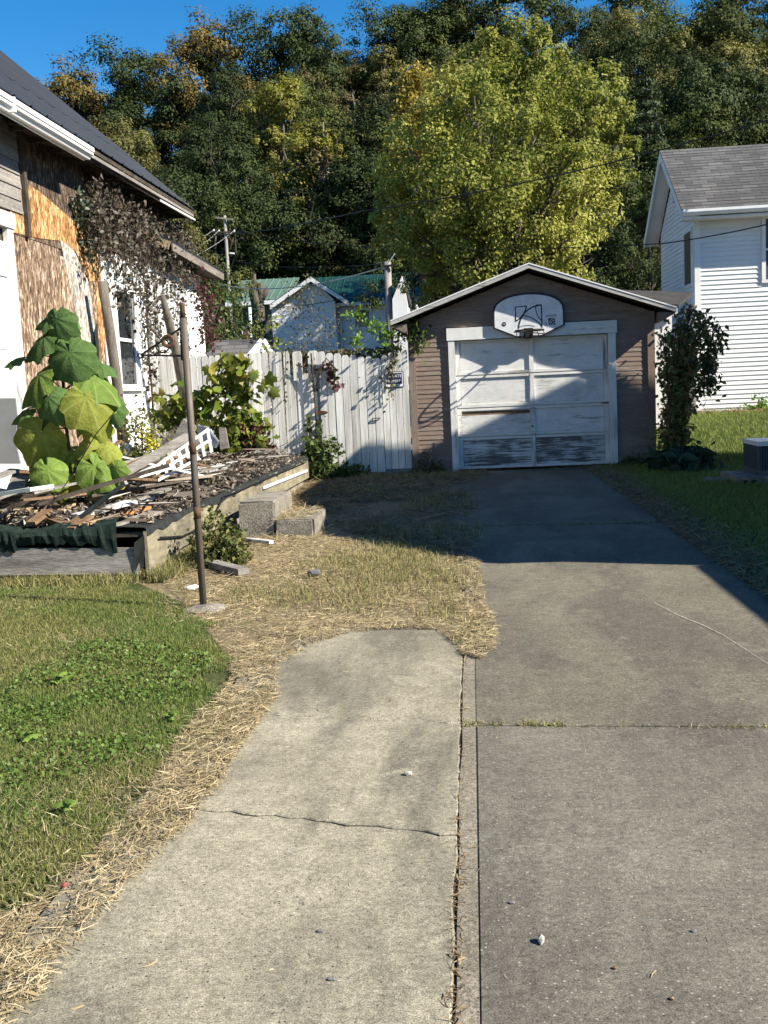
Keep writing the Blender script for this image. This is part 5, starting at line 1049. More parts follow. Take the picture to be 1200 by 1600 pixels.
def hill_spot(x, ytop, h, ymin=65, ymax=125):
    """where on the slope a tree of height h stands whose top is seen at (x, ytop)"""
    best = None
    for Y in np.arange(ymin, ymax, .5):
        p = PY(x, ytop, Y); d = p[2] - float(T(p[0], Y)); 
        if best is None or abs(d - h) < best[0]: best = (abs(d - h), p[0], Y, d)
    return best[1], best[2], min(max(best[3], h*.75), h*1.35)
sky_px = [(40, 150), (75, 128), (110, 124), (150, 122), (178, 140), (200, 112), (225, 92), (262, 92), (285, 62), (335, 46), (370, 60), (400, 50), (440, 32), (480, 44), (500, 75), (540, 66), (575, 48), (600, 40), (625, 20), (650, -25), (720, -60), (860, -45), (905, 18), (935, -20), (1000, -60), (1200, -80), (1300, -80)]
skyl = lambda x: float(np.interp(x, [p[0] for p in sky_px], [p[1] for p in sky_px]))
# named, recognisable trees (photo x, y of the top, height m, kind, colour, width factor, label)
named = [
 (120, 118, 11, 'r1', 'orange', 1.1, 'rusty orange tree on the skyline just above the dark metal roof'),
 (175, 150, 13, 'c0', 'pine', 1.15, 'grey-green pine below the rusty orange skyline tree'),
 (215, 90, 13, 'r0', 'dark', 1.1, 'dark green round tree on the skyline left of the orange-topped one'),
 (330, 46, 13, 'r1', 'orange', 1.0, 'tall tree with orange-brown top standing highest left of centre'),
 (440, 31, 12, 'r2', 'dark', 1.0, 'very dark round tree on the skyline at centre left'),
 (430, 110, 16, 't0', 'yellow', 1.1, 'tall yellow-green tree in the middle of the wooded slope'),
 (405, 145, 15, 't1', 'olive', 1.0, 'slim olive-green tree left of the tall yellow-green one'),
 (470, 185, 15, 't1', 'yellow', 1.0, 'yellow-green tree right of the tall yellow-green one'),
 (300, 160, 13, 'r2', 'dark', 1.05, 'broad dark tree under the orange-topped skyline tree'),
 (255, 205, 10, 's0', 'olive', 1.15, 'dull olive small tree above the end of the metal roof'),
 (540, 78, 12, 'r3', 'orange', 1.0, 'rust-coloured tree on the skyline left of the sky gap'),
 (500, 115, 12, 'r3', 'brown', .9, 'brownish thin tree below the rust-coloured skyline tree'),
 (625, 22, 14, 'r0', 'dark', 1.05, 'dark tree right of the blue sky notch at top centre'),
 (770, -40, 15, 'r2', 'dark', 1.1, 'huge dark tree topping the frame behind the big yellow-green tree'),
 (700, 0, 14, 'r0', 'dark', 1.0, 'dark green tree between sky notch and the huge dark tree'),
 (985, -40, 15, 'r1', 'dark', 1.0, 'dark tree at frame top right of the small sky gap'),
 (1075, 40, 14, 'r2', 'green', 1.15, 'broad mid-green tree above the white house roof'),
 (1170, -20, 15, 'r0', 'dark', 1.0, 'dark tree in the top right corner'),
 (1185, 130, 10, 's0', 'yellow', 1.0, 'small yellowing tree at right edge above the shingle roof'),
 (905, 75, 11, 's0', 'brown', .8, 'reddish brown small crown peeping over the big yellow-green tree'),
 (545, 150, 14, 'b0', None, 1.0, 'pale bare-branched tree right of the tall yellow-green tree'),
 (495, 215, 14, 'b1', None, 1.0, 'leaning bare pale trunk in the dark wood at centre'),
 (322, 262, 9, 'b0', None, 1.1, 'bare twiggy grey tree above the far utility pole'),
 (660, 105, 13, 't0', 'yellow', .8, 'golden tree tucked behind left side of the big tree'),
 (590, 150, 15, 't1', 'dark', .95, 'dark slim tree left of the golden tree'),
 (1010, 120, 16, 'c1', 'pine', 1.1, 'dark conifer between the big tree and the white house'),
]
for (x, yt, h, k, m, wf, lab) in named:
    X, Y, hh = hill_spot(x, yt, h); plant_tree(k, m, X, Y, hh, wf, label=lab)
# rows of look-alike trees filling the slope
row_i = 0; GRP = {'dark': ('dark green broadleaf tree in the massed wood on the hillside', 'dark green trees massed on the hillside'), 'green': ('mid-green broadleaf tree in the massed wood on the hillside', 'mid-green trees massed on the hillside'),
     'olive': ('olive-green broadleaf tree in the massed wood on the hillside', 'olive trees massed on the hillside'), 'pine': ('dark needle tree in the massed wood on the hillside', 'needle trees massed on the hillside')}
R7 = random.Random(21)
def place_label(m, x, y):
    tone = {'dark': 'dark green tree', 'green': 'mid-green tree', 'olive': 'olive-green tree', 'pine': 'dark needle tree'}[m]
    lv = 'high on the skyline' if y < 70 else 'high on the slope' if y < 140 else 'halfway up the slope' if y < 215 else 'low on the slope' if y < 290 else 'at the foot of the slope'
    pos = [(165, 'above the middle of the metal roof'), (250, 'above the lower end of the metal roof'), (330, 'left of the far pole'), (400, 'right of the far pole'), (470, 'above the pale green roof'), (540, 'above the green roof ridge'), (610, 'above the near pole'), (680, 'left of the big maple'), (860, 'behind the big maple'), (960, 'right behind the big maple'), (1050, 'left of the white house'), (1130, 'above the shingle roof'), (9999, 'at the right edge')]
    return f'{tone} {lv}, ' + next(t_ for a_, t_ in pos if x < a_)
for yt0, stepx in ((20, 84), (75, 84), (130, 80), (185, 82), (245, 84), (300, 86), (345, 92)):
    x = 50 + (row_i % 2) * 42; row_i += 1
    while x < 1230:
        xx = x + R7.uniform(-20, 20); yt = yt0 + R7.uniform(-22, 22); s_ = skyl(xx)
        if yt > s_ - 12 and not (xx > 1060 and yt > 235) and not (xx < 250 and yt > 200) and not (660 < xx < 900 and yt > 140):
            yt = max(yt, s_ + 8); m = R7.choices(['dark', 'green', 'olive', 'pine'], [4, 3, 2.6, 1.0] if yt < 230 else [6, 1.5, 1.0, 1.0])[0]  # low rows get darker leaves to stand in for deep shade in the wood
            k = R7.choice(['c0', 'c1']) if m == 'pine' else R7.choice(['r0', 'r1', 'r2', 'r3', 't0', 't1'])
            X, Y, hh = hill_spot(xx, yt, R7.uniform(11, 15)); plant_tree(k, m, X, Y, hh, R7.uniform(.8, 1.1), label=place_label(m, xx, yt), group=GRP[m][1])
        x += stepx
by_label = {}
for o in bpy.data.objects:
    if o.type == 'EMPTY' and o.get('group') in [g_[1] for g_ in GRP.values()]: by_label.setdefault(o['label'], []).append(o)
for lb, os_ in by_label.items():
    if len(os_) == 2:
        os_.sort(key=lambda o: o.location.x / o.location.y); os_[0]['label'] = lb + ', left one'; os_[1]['label'] = lb + ', right one'
# edge-of-wood trees and bushes nearer the houses
mid = [(335, 300, 62, 's0', 'green', .9, 'leafy green tree behind the far utility pole'), (300, 330, 44, 's0', 'olive', .8, 'olive tree just beyond the old house roof end'),
       (330, 430, 26, 's0', 'green', .75, 'tall green shrub tree right of the old house corner'), (1010, 300, 40, 'r1', 'dark', .8, 'dark tree in shade between garage and white house'),
       (960, 330, 44, 'r0', 'dark', .9, 'shaded dark tree behind right side of the big tree'), (640, 360, 40, 's0', 'dark', .9, 'dark low tree behind the near utility pole'),
       (840, 120, 43, 'r1', 'green', .95, 'tall green tree hidden behind the right half of the big maple'), (755, 200, 41, 'r2', 'green', .8, 'green tree hidden behind the middle of the big maple'), (920, 230, 41, 'r0', 'dark', .85, 'dark tree showing through the right edge of the big maple')]  # hidden trees behind the maple are added to shade the green-roofed house
for x, yt, Y, k, m, wf, lab in mid:
    p = PY(x, yt, Y); plant_tree(k, m, p[0], Y, p[2] - float(T(p[0], Y)), wf, label=lab)
# undergrowth (one uncountable mass)
n = 42000; Yg = rng.uniform(63, 106, n); Xg = (rng.uniform(60, 1240, n) - 736) / F_PX * Yg * 1.0; P = np.column_stack([Xg, Yg, T(Xg, Yg)]); P = P[rng.random(n) < .25 + .75 * (vnoise(P, .22, 5) > .35)]
P[:, 2] += rng.uniform(0, 1, len(P))**2 * (.6 + 3.0 * vnoise(P, .3, 9)); V, Fq = leaf_cloud(P, .3, .6, .6, .6)
o = cloudobj('undergrowth', (V, Fq), leafmat('undergrowth_leaves', G((.012,.02,.007), (.022,.034,.011), (.035,.048,.017), (.05,.06,.024)), .15, .75, .12)); tag(o, 'dark leafy undergrowth covering the wooded slope', 'undergrowth', None, 'stuff')
# dead trunk beside the pale green roof
o = thing('dead_tree', (PY(400, 500, 48)[0], 48, 1), 'dark dead tree trunk with sawn limbs before the pale green roof', 'tree'); q_ = lambda x, y: PY(x, y, 48)
mb = MB(); mb.tube([np.array([q_(404, 500)[0], 48, 1]), q_(403, 480), q_(398, 462), q_(393, 446)], [.34, .3, .24, .2], 9); mb.build('trunk', M_BARK, o, True)
for pts, r in (([q_(404, 482), q_(408, 460), q_(407, 442)], [.22, .18, .14]), ([q_(406, 470), q_(414, 458), q_(419, 450)], [.16, .14, .12]), ([q_(398, 450), q_(397, 436), q_(398, 428)], [.15, .1, .05])): MB().tube(pts, r, 8).build('limb', M_BARK, o, True)
# ------------------------------------------------------------------ the big yellow-green tree
BTY = 31.0; bt = thing('big_maple', (1.0, BTY, float(T(1.0, BTY))), 'big yellow-green maple tree rising behind the garage', 'tree')
t = LM['big'] = leafmat('maple_leaves', G((.20,.215,.036), (.30,.305,.056), (.41,.40,.09), (.52,.49,.14), (.25,.26,.046)), .4, .65, .18, .22, G((.12,.15,.025), (.18,.21,.036), (.25,.265,.052), (.33,.32,.072), (.15,.18,.03)))
LM['gold'] = leafmat('golden_leaves', G((.22,.18,.03), (.33,.25,.04), (.42,.32,.07), (.26,.23,.04)), .4, .55, .3)
b0 = np.array([1.0, BTY, float(T(1.0, BTY)) - .2]); fork = np.array([1.0, BTY, 3.2]); mb = MB(); mb.tube([b0, (b0 + fork)/2 + [.05, 0, 0], fork], [.34, .26, .22], 12); lobes = []
for x, y, r, dy in [(790, 110, 68, 0), (740, 150, 62, -1.2), (850, 130, 62, .8), (905, 165, 62, -.6), (935, 215, 52, .5), (960, 265, 36, -.3), (690, 200, 62, .6), (650, 245, 58, -.9), (625, 310, 52, .3), (660, 370, 60, -.8), (720, 290, 80, -2.2), (800, 230, 85, -2.2), (875, 265, 72, -2.0), (915, 320, 58, -.8), (880, 380, 60, -1.0), (800, 360, 80, -2.4), (730, 400, 66, -1.6), (840, 430, 52, -.6), (680, 430, 45, .2), (790, 180, 80, 2.2), (700, 320, 85, 2.4), (860, 320, 80, 2.4), (940, 135, 40, .4), (835, 85, 42, -.5), (760, 85, 44, .4), (610, 360, 40, .2), (905, 425, 34, -.2), (975, 225, 30, 0)]:
    c = np.array(PY(x, y, BTY + dy)); R = r / F_PX * (BTY + dy); lobes.append((c, R)); k = rng.uniform(.25, .5); p0 = b0 + (fork - b0) * rng.uniform(.75, 1.0); md = p0 + (c - p0)*k + [0, 0, .5 * rng.uniform(.3, 1.2)]
    mb.tube([p0, md, c], [.12, .075, .025], 7)
    for _ in range(6):
        e = c + rand_dirs(1, .35)[0]*R*.95; s0 = md + (c - md)*rng.uniform(.3, 1); mb.tube([s0, (s0+e)/2 + rng.normal(0, .08, 3), e], [.028, .018, .006], 4)
mb.build('trunk', M_BARK, bt)
C = []; D = []
for c, R in lobes:
    for _ in range(int(24 * (R / 1.2)**2) + 8):
        d = rand_dirs(1, .2)[0]; q_ = c + d*R*rng.uniform(.35, 1.12); cl = R * rng.uniform(.12, .24); mlt = int(96 * rng.uniform(.7, 1.4)); pts = q_ + np.clip(rng.normal(0, 1, (mlt, 3)), -1.7, 1.7) * cl * np.array([.7, .7, .6]); C.append(pts); D.append((pts - c) / R * .7 + (pts - q_) / cl * .6)
C = np.concatenate(C); V, Fq = leaf_cloud(C, .065, .125, .75, .5, .6, soft_normals(np.concatenate(D), .4, .38)); cloudobj('crown', (V, Fq), LM['big'], bt)
gt = thing('golden_tree', (PY(655, 300, 35)[0], 35, 1), 'narrow golden-topped tree just behind left of the big maple', 'tree'); gx0 = PY(655, 300, 35)[0]; gzt = PY(655, 112, 35)[2]
MB().tube([(gx0, 35, .5), (gx0, 35, gzt - 1)], [.16, .03], 8).build('trunk', M_BARK, gt); C = []
for _ in range(150):
    u = rng.random(); z = gzt - 4.5*u; r = (.12 + 1.15*u**.8) * rng.uniform(.4, 1.05); a = rng.uniform(0, 6.28); C.append(np.array([gx0 + r*math.cos(a), 35 + r*math.sin(a), z]) + rng.normal(0, .2, (50, 3)))
V, Fq = leaf_cloud(np.concatenate(C), .10, .18, .65, .5, .4); cloudobj('crown', (V, Fq), LM['gold'], gt)
# ================================================================== large-leaved plant on the deck
def bigleaf_mesh(seed):
    """broad palmate leaf hanging like a tent from its stalk; stalk at origin, tip along +Y, face +Z"""
    r = random.Random(seed); K, N = 40, 6; V = [(0, 0, 0)]; Fs = []; ph = r.uniform(0, 6); k1 = r.uniform(.9, 1.1)
    for j in range(1, N + 1):
        u = j / N
        for k in range(K):
            th = math.radians(-168 + 336 * k / (K - 1)); a = abs(th)
            R = .40 + .36 * math.cos(th * .5) ** 2 + .24 * math.exp(-(a / .30)**2) + .13 * math.exp(-((a - .85) / .22)**2) + .06 * math.exp(-((a - 1.65) / .25)**2)
            R *= 1 + .02 * math.sin(13 * th + ph); x = R * u * math.sin(th) * k1; y = R * u * math.cos(th)
            z = -.42 * (R*u) ** 2 - .30 * x * x + .030 * math.cos(9 * th) * u + .025 * math.sin(5 * th + ph) * u**3 + .03 * math.sin(3 * y + ph) * u + r.uniform(-.006, .006)
            V.append((x, y, z))
    for k in range(K - 1): Fs.append((0, 1 + k + 1, 1 + k, 1 + k))
    q_ = []
    for j in range(N - 1):
        for k in range(K - 1): q_.append((1 + j*K + k, 1 + j*K + k + 1, 1 + (j+1)*K + k + 1, 1 + (j+1)*K + k))
    me = bpy.data.meshes.new('leaf'); me.from_pydata(V, [], [(0, f[2], f[1])[::-1] for f in Fs] + q_); me.update()
    bm = bmesh.new(); bm.from_mesh(me); bmesh.ops.recalc_face_normals(bm, faces=bm.faces); bm.to_mesh(me); bm.free()
    me.polygons.foreach_set('use_smooth', np.ones(len(me.polygons), dtype=bool)); return me
BLM = [bigleaf_mesh(s) for s in (1, 4, 8)]
def veinleaf(name, c, vein, trans=.38):
    t = NT(name); v = t.co(rnd=False); sp = t.n.new('ShaderNodeSeparateXYZ'); t.L(v, sp.inputs[0])
    at_ = t.n.new('ShaderNodeMath'); at_.operation = 'ARCTAN2'; t.L(sp.outputs[0], at_.inputs[0]); t.L(sp.outputs[1], at_.inputs[1])
    ml = t.n.new('ShaderNodeMath'); ml.operation = 'MULTIPLY'; ml.inputs[1].default_value = 9.0; t.L(at_.outputs[0], ml.inputs[0])
    cs_ = t.n.new('ShaderNodeMath'); cs_.operation = 'COSINE'; t.L(ml.outputs[0], cs_.inputs[0]); mx = t.ramp(cs_.outputs[0], [(.93, 0.0), (.995, .8)])
    oi = t.n.new('ShaderNodeObjectInfo'); n = t.noise(t.co(), 5, 4, .6); base = t.mix(.55, c, t.ramp(n, [(.3, .6), (.7, 1.35)]), 'MULTIPLY'); base = t.mix(.5, base, t.ramp(oi.outputs['Random'], [(0, .7), (1, 1.3)]), 'MULTIPLY')
    cc = t.mix(mx, base, vein); t.bump(t.noise(t.co(), 14, 3, .6), .35, .03); t.done(cc, .7, .15)
    tr = t.n.new('ShaderNodeBsdfTranslucent'); ms = t.n.new('ShaderNodeMixShader'); ms.inputs[0].default_value = trans
    t.L(cc, tr.inputs[0]); t.L(t.b.outputs[0], ms.inputs[1]); t.L(tr.outputs[0], ms.inputs[2]); t.L(ms.outputs[0], t.out.inputs[0]); return t.m
M_BL = {'g': veinleaf('broad_leaf_green', (.095, .165, .048, 1), (.15, .225, .08, 1)), 'y': veinleaf('broad_leaf_yellow_green', (.25, .28, .05, 1), (.33, .34, .11, 1)), 'l': veinleaf('broad_leaf_lime', (.17, .255, .05, 1), (.27, .33, .12, 1)), 'Y': veinleaf('broad_leaf_yellow', (.34, .29, .03, 1), (.4, .36, .1, 1))}
M_STEM = simple('dark_plant_stem', (.05, .045, .025, 1), .7, .25, var=.3)
PYD = 9.55; pw_ = thing('broad_leaf_sapling', PY(116, 780, PYD), 'tall sapling with huge drooping green leaves growing through the deck', 'plant')
stem_px = [(118, 790), (110, 720), (104, 670), (99, 610), (96, 560), (90, 510), (86, 494)]
SP = [np.array(PY(x, y, PYD)) for x, y in stem_px]; MB().tube(SP, [.022, .020, .017, .015, .012, .009, .006], 9).build('stem', M_STEM, pw_, True)
leaves = [  # attach x, y (photo), length px, heading deg in image (0 = right, 90 = down), lean towards camera, colour, depth offset
 (84, 493, 52, 165, .3, 'g', -.05), (92, 492, 50, 20, .3, 'g', -.02), (88, 498, 66, 92, .75, 'g', -.14), (70, 526, 72, 150, .35, 'g', -.10), (112, 530, 62, 38, .4, 'g', -.08),
 (108, 550, 80, 75, .75, 'g', -.20), (84, 556, 64, 120, .45, 'g', .05), (142, 588, 84, 28, .35, 'l', -.06), (62, 586, 84, 140, .5, 'l', -.16), (76, 620, 62, 78, .85, 'g', -.26), (68, 634, 62, 115, .4, 'g', .0),
 (130, 604, 48, 20, .3, 'g', .06), (134, 620, 86, 62, .7, 'y', -.22), (172, 632, 52, 70, .5, 'g', .0), (100, 636, 44, 35, .5, 'l', .04), (64, 676, 84, 112, .6, 'y', -.18), (146, 660, 62, 70, .4, 'y', .02),
 (82, 706, 62, 85, .6, 'y', -.05), (118, 704, 42, 30, .4, 'y', .02), (144, 700, 66, 60, .5, 'y', -.02), (146, 728, 74, 48, .5, 'l', -.16), (138, 735, 66, 110, .4, 'l', -.1), (74, 735, 74, 75, .7, 'l', -.24), (116, 750, 40, 95, .6, 'Y', -.14), (148, 748, 58, 95, .6, 'y', -.10), (100, 730, 46, 60, .5, 'y', .05), (176, 752, 34, 60, .5, 'Y', .02), (56, 745, 56, 150, .5, 'g', -.05), (112, 612, 46, 140, .3, 'g', .10), (120, 735, 56, 100, .4, 'g', .08),
 (96, 770, 40, 130, .5, 'y', -.2), (170, 700, 44, 50, .5, 'y', -.05), (44, 640, 50, 160, .4, 'g', .04), (158, 570, 40, 20, .3, 'g', .08), (30, 560, 40, 170, .3, 'g', .06), (126, 655, 40, 120, .6, 'l', -.12), (60, 715, 46, 130, .6, 'l', -.1), (180, 730, 40, 70, .6, 'l', -.12)]
for i, (x, y, L, hd, toward, cm_, dy) in enumerate(leaves):
    Y = PYD + dy; base = np.array(PY(x, y, Y)); tip = np.array(PY(x + L*math.cos(math.radians(hd)), y + L*math.sin(math.radians(hd)), Y - .10*toward))
    ydir = Vector(tip - base); ln = ydir.length * .70; ydir.normalize()
    nrm = Vector((0.15 * math.cos(math.radians(hd)) + random.uniform(-.5, .5), (-.85 if toward > .55 else -.5) + random.uniform(-.2, .2), (.55 if toward > .55 else .95) + random.uniform(-.15, .2))); nrm = (nrm - ydir*nrm.dot(ydir)).normalized(); xdir = ydir.cross(nrm).normalized()
    me = BLM[i % 3]; o = link('leaf', me, pw_, M_BL[cm_], True); 
    Mx = Matrix(((xdir.x*ln, ydir.x*ln, nrm.x*ln, base[0]), (xdir.y*ln, ydir.y*ln, nrm.y*ln, base[1]), (xdir.z*ln, ydir.z*ln, nrm.z*ln, base[2]), (0, 0, 0, 1)))
    o.matrix_parent_inverse = Matrix.Translation(-Vector(pw_.location)); o.matrix_basis = Mx
    j = min(range(len(SP)), key=lambda k: abs(SP[k][2] - (base[2] - .03))); MB().tube([SP[j], (SP[j] + base)/2 + [0, 0, .03], base], [.006, .005, .004], 5).build('petiole', M_STEM, pw_)
# ================================================================== small plants, vines, weeds
LV = {'creeper': leafmat('creeper_leaves', G((.034,.027,.020), (.075,.045,.032), (.048,.052,.030), (.10,.078,.058), (.16,.14,.115), (.028,.034,.018)), .15, .55, .3),
 'creeper_g': leafmat('creeper_grey_green', G((.04,.055,.03), (.08,.10,.065), (.13,.15,.11), (.03,.035,.02)), .15, .5, .35),
 'red': leafmat('dark_red_leaves', G((.05,.012,.014), (.10,.025,.025), (.05,.03,.02), (.04,.05,.02)), .2, .5, .3),
 'grape': leafmat('grape_leaves', G((.09,.14,.02), (.16,.21,.03), (.24,.26,.05), (.06,.10,.018), (.34,.30,.06)), .35, .5, .3),
 'bush': leafmat('bush_leaves', G((.03,.05,.012), (.055,.085,.02), (.09,.125,.03), (.14,.16,.045)), .3, .5, .3),
 'bright': leafmat('bright_green_leaves', G((.09,.17,.02), (.14,.25,.03), (.19,.31,.05), (.07,.13,.02)), .4, .5, .3),
 'drybush': leafmat('dry_bush_leaves', G((.06,.055,.025), (.10,.09,.04), (.15,.13,.06), (.08,.09,.035)), .25, .6, .2),
 'weed': leafmat('weed_leaves', G((.05,.07,.02), (.10,.12,.035), (.17,.17,.06), (.24,.21,.09)), .3, .6, .2),
 'flower': leafmat('yellow_flowers', G((.55,.48,.03), (.65,.6,.08)), .3, .6, .2),
 'shrubby': leafmat('shrub_leaves', G((.06,.08,.022), (.10,.13,.036), (.15,.175,.055), (.22,.21,.085), (.22,.14,.07), (.08,.105,.03)), .3, .6, .2),
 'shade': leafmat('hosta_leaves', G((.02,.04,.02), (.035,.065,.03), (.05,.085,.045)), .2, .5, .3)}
M_TWIG = simple('brown_twig', (.06, .045, .032, 1), .9, .1, var=.3)
def vine(name, paths, mat, per, leaf, spread, label, cat='vine', yaw_n=None, r=.006, up=.2, m_st=None, lobed=False):
    """stems along the given point paths with leaves spread round them"""
    o = thing(name, paths[0][0], label, cat); mb = MB(); C = []
    for pts in paths:
        pts = [np.array(p, float) for p in pts]; mb.tube(pts, r, 5)
        for a, b in zip(pts[:-1], pts[1:]):
            n = max(2, int(per * np.linalg.norm(b - a))); u = rng.random((n, 1)); C.append(a + (b - a)*u + rng.normal(0, 1, (n, 3)) * spread)
    mb.build('stem', m_st or M_TWIG, o); C = np.concatenate(C); N = None
    if yaw_n is not None: N = rng.normal(0, .45, (len(C), 3)) + np.array(yaw_n); N /= np.linalg.norm(N, axis=1)[:, None]
    V, Fq = lobed_cloud(C, leaf*.5, leaf*1.0, up + .3, .8, N) if lobed else leaf_cloud(C, leaf*.65, leaf*1.35, .72, up, .8, N); cloudobj('foliage', (V, Fq), LV[mat], o); return o
# creeper mass over the old house gable corner: hanging curtains
W = lambda x, y, dx=.10: np.array(PX(x, y, WX + dx))
cr = thing('virginia_creeper', W(215, 420), 'dense dark brown creeper hanging over the old house wall corner', 'vine'); mb = MB(); C = []
for k in range(76):
    x = rng.uniform(146, 302); yt = np.interp(x, [150, 180, 235, 300], [262, 268, 305, 380]) + rng.uniform(-8, 60); L = rng.uniform(30, 120) * np.interp(x, [150, 200, 260, 300], [.9, 1.15, 1.0, .6])
    dx = rng.uniform(.03, .12); d2 = rng.uniform(.05, .32); pts = [W(x + rng.uniform(-4, 4), yt + L*u, dx + d2*u + .04*math.sin(u*3)) for u in np.linspace(0, 1, 5)]; mb.tube(pts, .005, 4)
    for a, b in zip(pts[:-1], pts[1:]): n = int(44 * np.linalg.norm(b-a)) + 4; C.append(a + (b-a)*rng.random((n, 1)) + rng.normal(0, .065, (n, 3)))
mb.build('stem', M_TWIG, cr); C = np.concatenate(C); V, Fq = leaf_cloud(C, .05, .105, .55, .3, 1.0); cloudobj('foliage', (V, Fq), LV['creeper'], cr)
vine('creeper_strand', [[W(118, 302), W(128, 335), W(135, 370), W(140, 400), W(146, 425)], [W(130, 310), W(140, 350), W(150, 390)], [W(125, 320), W(150, 345), W(172, 352)]], 'creeper_g', 120, .085, .06, 'grey-green creeper strands spreading over the silvered chipboard')
vine('creeper_strand', [[W(168, 262), W(170, 300), W(171, 330)]], 'creeper', 60, .05, .03, 'thin creeper strand dangling from the dark eave')
vine('creeper_strand', [[W(x, 395 + i*6, .12), W(x + 3, 440 + i*4, .12), W(x + 5, 480 + i*14, .12)] for i, x in enumerate((176, 190, 205, 225, 238, 252, 268, 282, 240, 228))], 'creeper', 75, .075, .06, 'loose creeper tendrils trailing down over the white wall and window')
vine('red_creeper', [[np.array(PX(310 + i*4, 430 + i*12, -4.9)), np.array(PX(316 + i*4, 480, -4.9)), np.array(PX(322 + i*3, 540, -4.9))] for i in range(4)], 'red', 110, .08, .10, 'dark red creeper hanging at the far corner of the old house')
vine('bare_vine', [[W(228, 470, .06), W(233, 560, .06), W(238, 620, .06), W(241, 690, .06)], [W(238, 640, .06), W(246, 665, .06)]], 'creeper', 12, .08, .05, 'thin dark vine stem running down the white wall', r=.018)
# vines on the fence
Fp = lambda x, y, d=.08: np.array(PY(x, y, FY - d))
vine('fence_vine', [[Fp(488, 735), Fp(494, 660), Fp(490, 600), Fp(486, 552)], [Fp(490, 600), Fp(478, 575), Fp(462, 570)], [Fp(492, 610), Fp(505, 565), Fp(520, 572), Fp(524, 590)], [Fp(491, 590), Fp(510, 560), Fp(528, 580)]], 'red', 10, .07, .03, 'twiggy half-bare vine climbing the left side of the gate', r=.012)
vine('red_vine', [[Fp(512, 572), Fp(520, 582), Fp(527, 596), Fp(532, 606)], [Fp(517, 580), Fp(514, 600)]], 'red', 75, .10, .05, 'dark red vine leaves hanging on the white gate')
vine('fence_vine', [[Fp(483, 655), Fp(484, 690), Fp(486, 730)], [Fp(500, 660), Fp(498, 690), Fp(496, 730)]], 'bush', 90, .09, .05, 'green leafy vine growing up beside lower gate hinge')
vine('fence_vine', [[Fp(446, 545), Fp(446, 580), Fp(444, 600), Fp(446, 630)]], 'creeper', 40, .05, .03, 'brown vine in the gap of the broken fence boards')
vine('sign_vine', [[Fp(625, 520, .1), Fp(618, 555, .1), Fp(612, 585, .1), Fp(610, 605, .1), Fp(612, 622, .1)], [Fp(630, 530, .1), Fp(612, 550, .1), Fp(606, 590, .1)], [Fp(615, 560, .1), Fp(606, 585, .1), Fp(604, 600, .1)]], 'drybush', 66, .06, .045, 'olive-brown vine hanging over the fence and the notice sign')
vine('garage_vine', [[np.array(PY(612, 512, GY - .2)), np.array(PY(630, 522, GY - .15)), np.array(PY(650, 530, GY - .1)), np.array(PY(656, 550, GY - .1))], [np.array(PY(622, 510, GY - .2)), np.array(PY(645, 505, GY - .1)), np.array(PY(662, 525, GY - .1))], [np.array(PY(640, 520, GY - .1)), np.array(PY(648, 545, GY - .1))]], 'bush', 130, .085, .08, 'leafy vine tangled under the left eave of the garage')
# grape vine in front of fence
gp = lambda x, y, Y=15.6: np.array(PY(x, y, Y))
vine('grape_vine', [[gp(300, 700), gp(315, 640), gp(335, 600), gp(345, 570)], [gp(330, 620), gp(360, 600), gp(385, 590), gp(410, 600)], [gp(340, 590), gp(362, 560), gp(380, 575)], [gp(345, 615), gp(375, 620), gp(395, 610)]], 'grape', 46, .24, .10, 'climbing grape vine with large yellow-green leaves before the fence', r=.010, up=.3, lobed=True)
vine('grape_shoot', [[gp(262, 670), gp(270, 630), gp(280, 615)], [gp(255, 660), gp(268, 640), gp(290, 630)]], 'grape', 90, .20, .11, 'bright leafy shoots behind the iron pole and lattice', lobed=True)
def bush(name, c, rx, ry, rz_, n, leaf, mat, label, stems=14, cat='bush', hollow=.35, up=.4, ratio=.6, clumps=46, lobed=False):
    c = np.array(c, float); o = thing(name, c, label, cat); mb = MB(); C = []
    ends = []
    for k in range(clumps):
        d = rand_dirs(1, .35)[0]; d[2] = abs(d[2]) if rng.random() < .85 else d[2]*.3; ends.append(c + d * np.array([rx, ry, rz_]) * rng.uniform(hollow, 1.08) + [0, 0, rz_*.02])
    for e in ends[:stems]:
        mb.tube([c + rng.normal(0, .04, 3)*[1, 1, 0], (c + e)/2 + rng.normal(0, .05, 3), e], [.012, .008, .003], 4)
    s = (rx*ry*rz_) ** (1/3)
    for e in ends: C.append(e + rng.normal(0, 1, (max(3, n//clumps), 3)) * s * np.array([.17, .17, .15]))
    mb.build('stem', M_TWIG, o); C = np.concatenate(C); C[:, 2] = np.maximum(C[:, 2], c[2] + .01); V, Fq = lobed_cloud(C, leaf*.6, leaf*1.2, up, .4) if lobed else leaf_cloud(C, leaf*.6, leaf*1.35, ratio, up, .3); cloudobj('foliage', (V, Fq), LV[mat], o); return o
def at_ground(x, Y, ytop): p = PY(x, ytop, Y); z0 = float(T(p[0], Y)); return np.array([p[0], Y, z0]), p[2] - z0
q9 = lambda x, y, Y=16.9: np.array(PY(x, y, Y)); sp_ = []
for k in range(26):
    x0_ = rng.uniform(1040, 1072); xt = rng.uniform(1034, 1120); yt_ = np.interp(xt, [1036, 1060, 1090, 1112], [505, 487, 498, 530]) + rng.uniform(0, 90); Yk = 16.9 + rng.uniform(-.35, .3)
    sp_.append([q9(x0_, 735, Yk), q9(x0_ + rng.uniform(-8, 8), 660, Yk), q9((x0_ + xt)/2, (650 + yt_)/2, Yk), q9(xt, yt_, Yk), q9(xt + rng.uniform(2, 16), yt_ + rng.uniform(8, 40), Yk)])
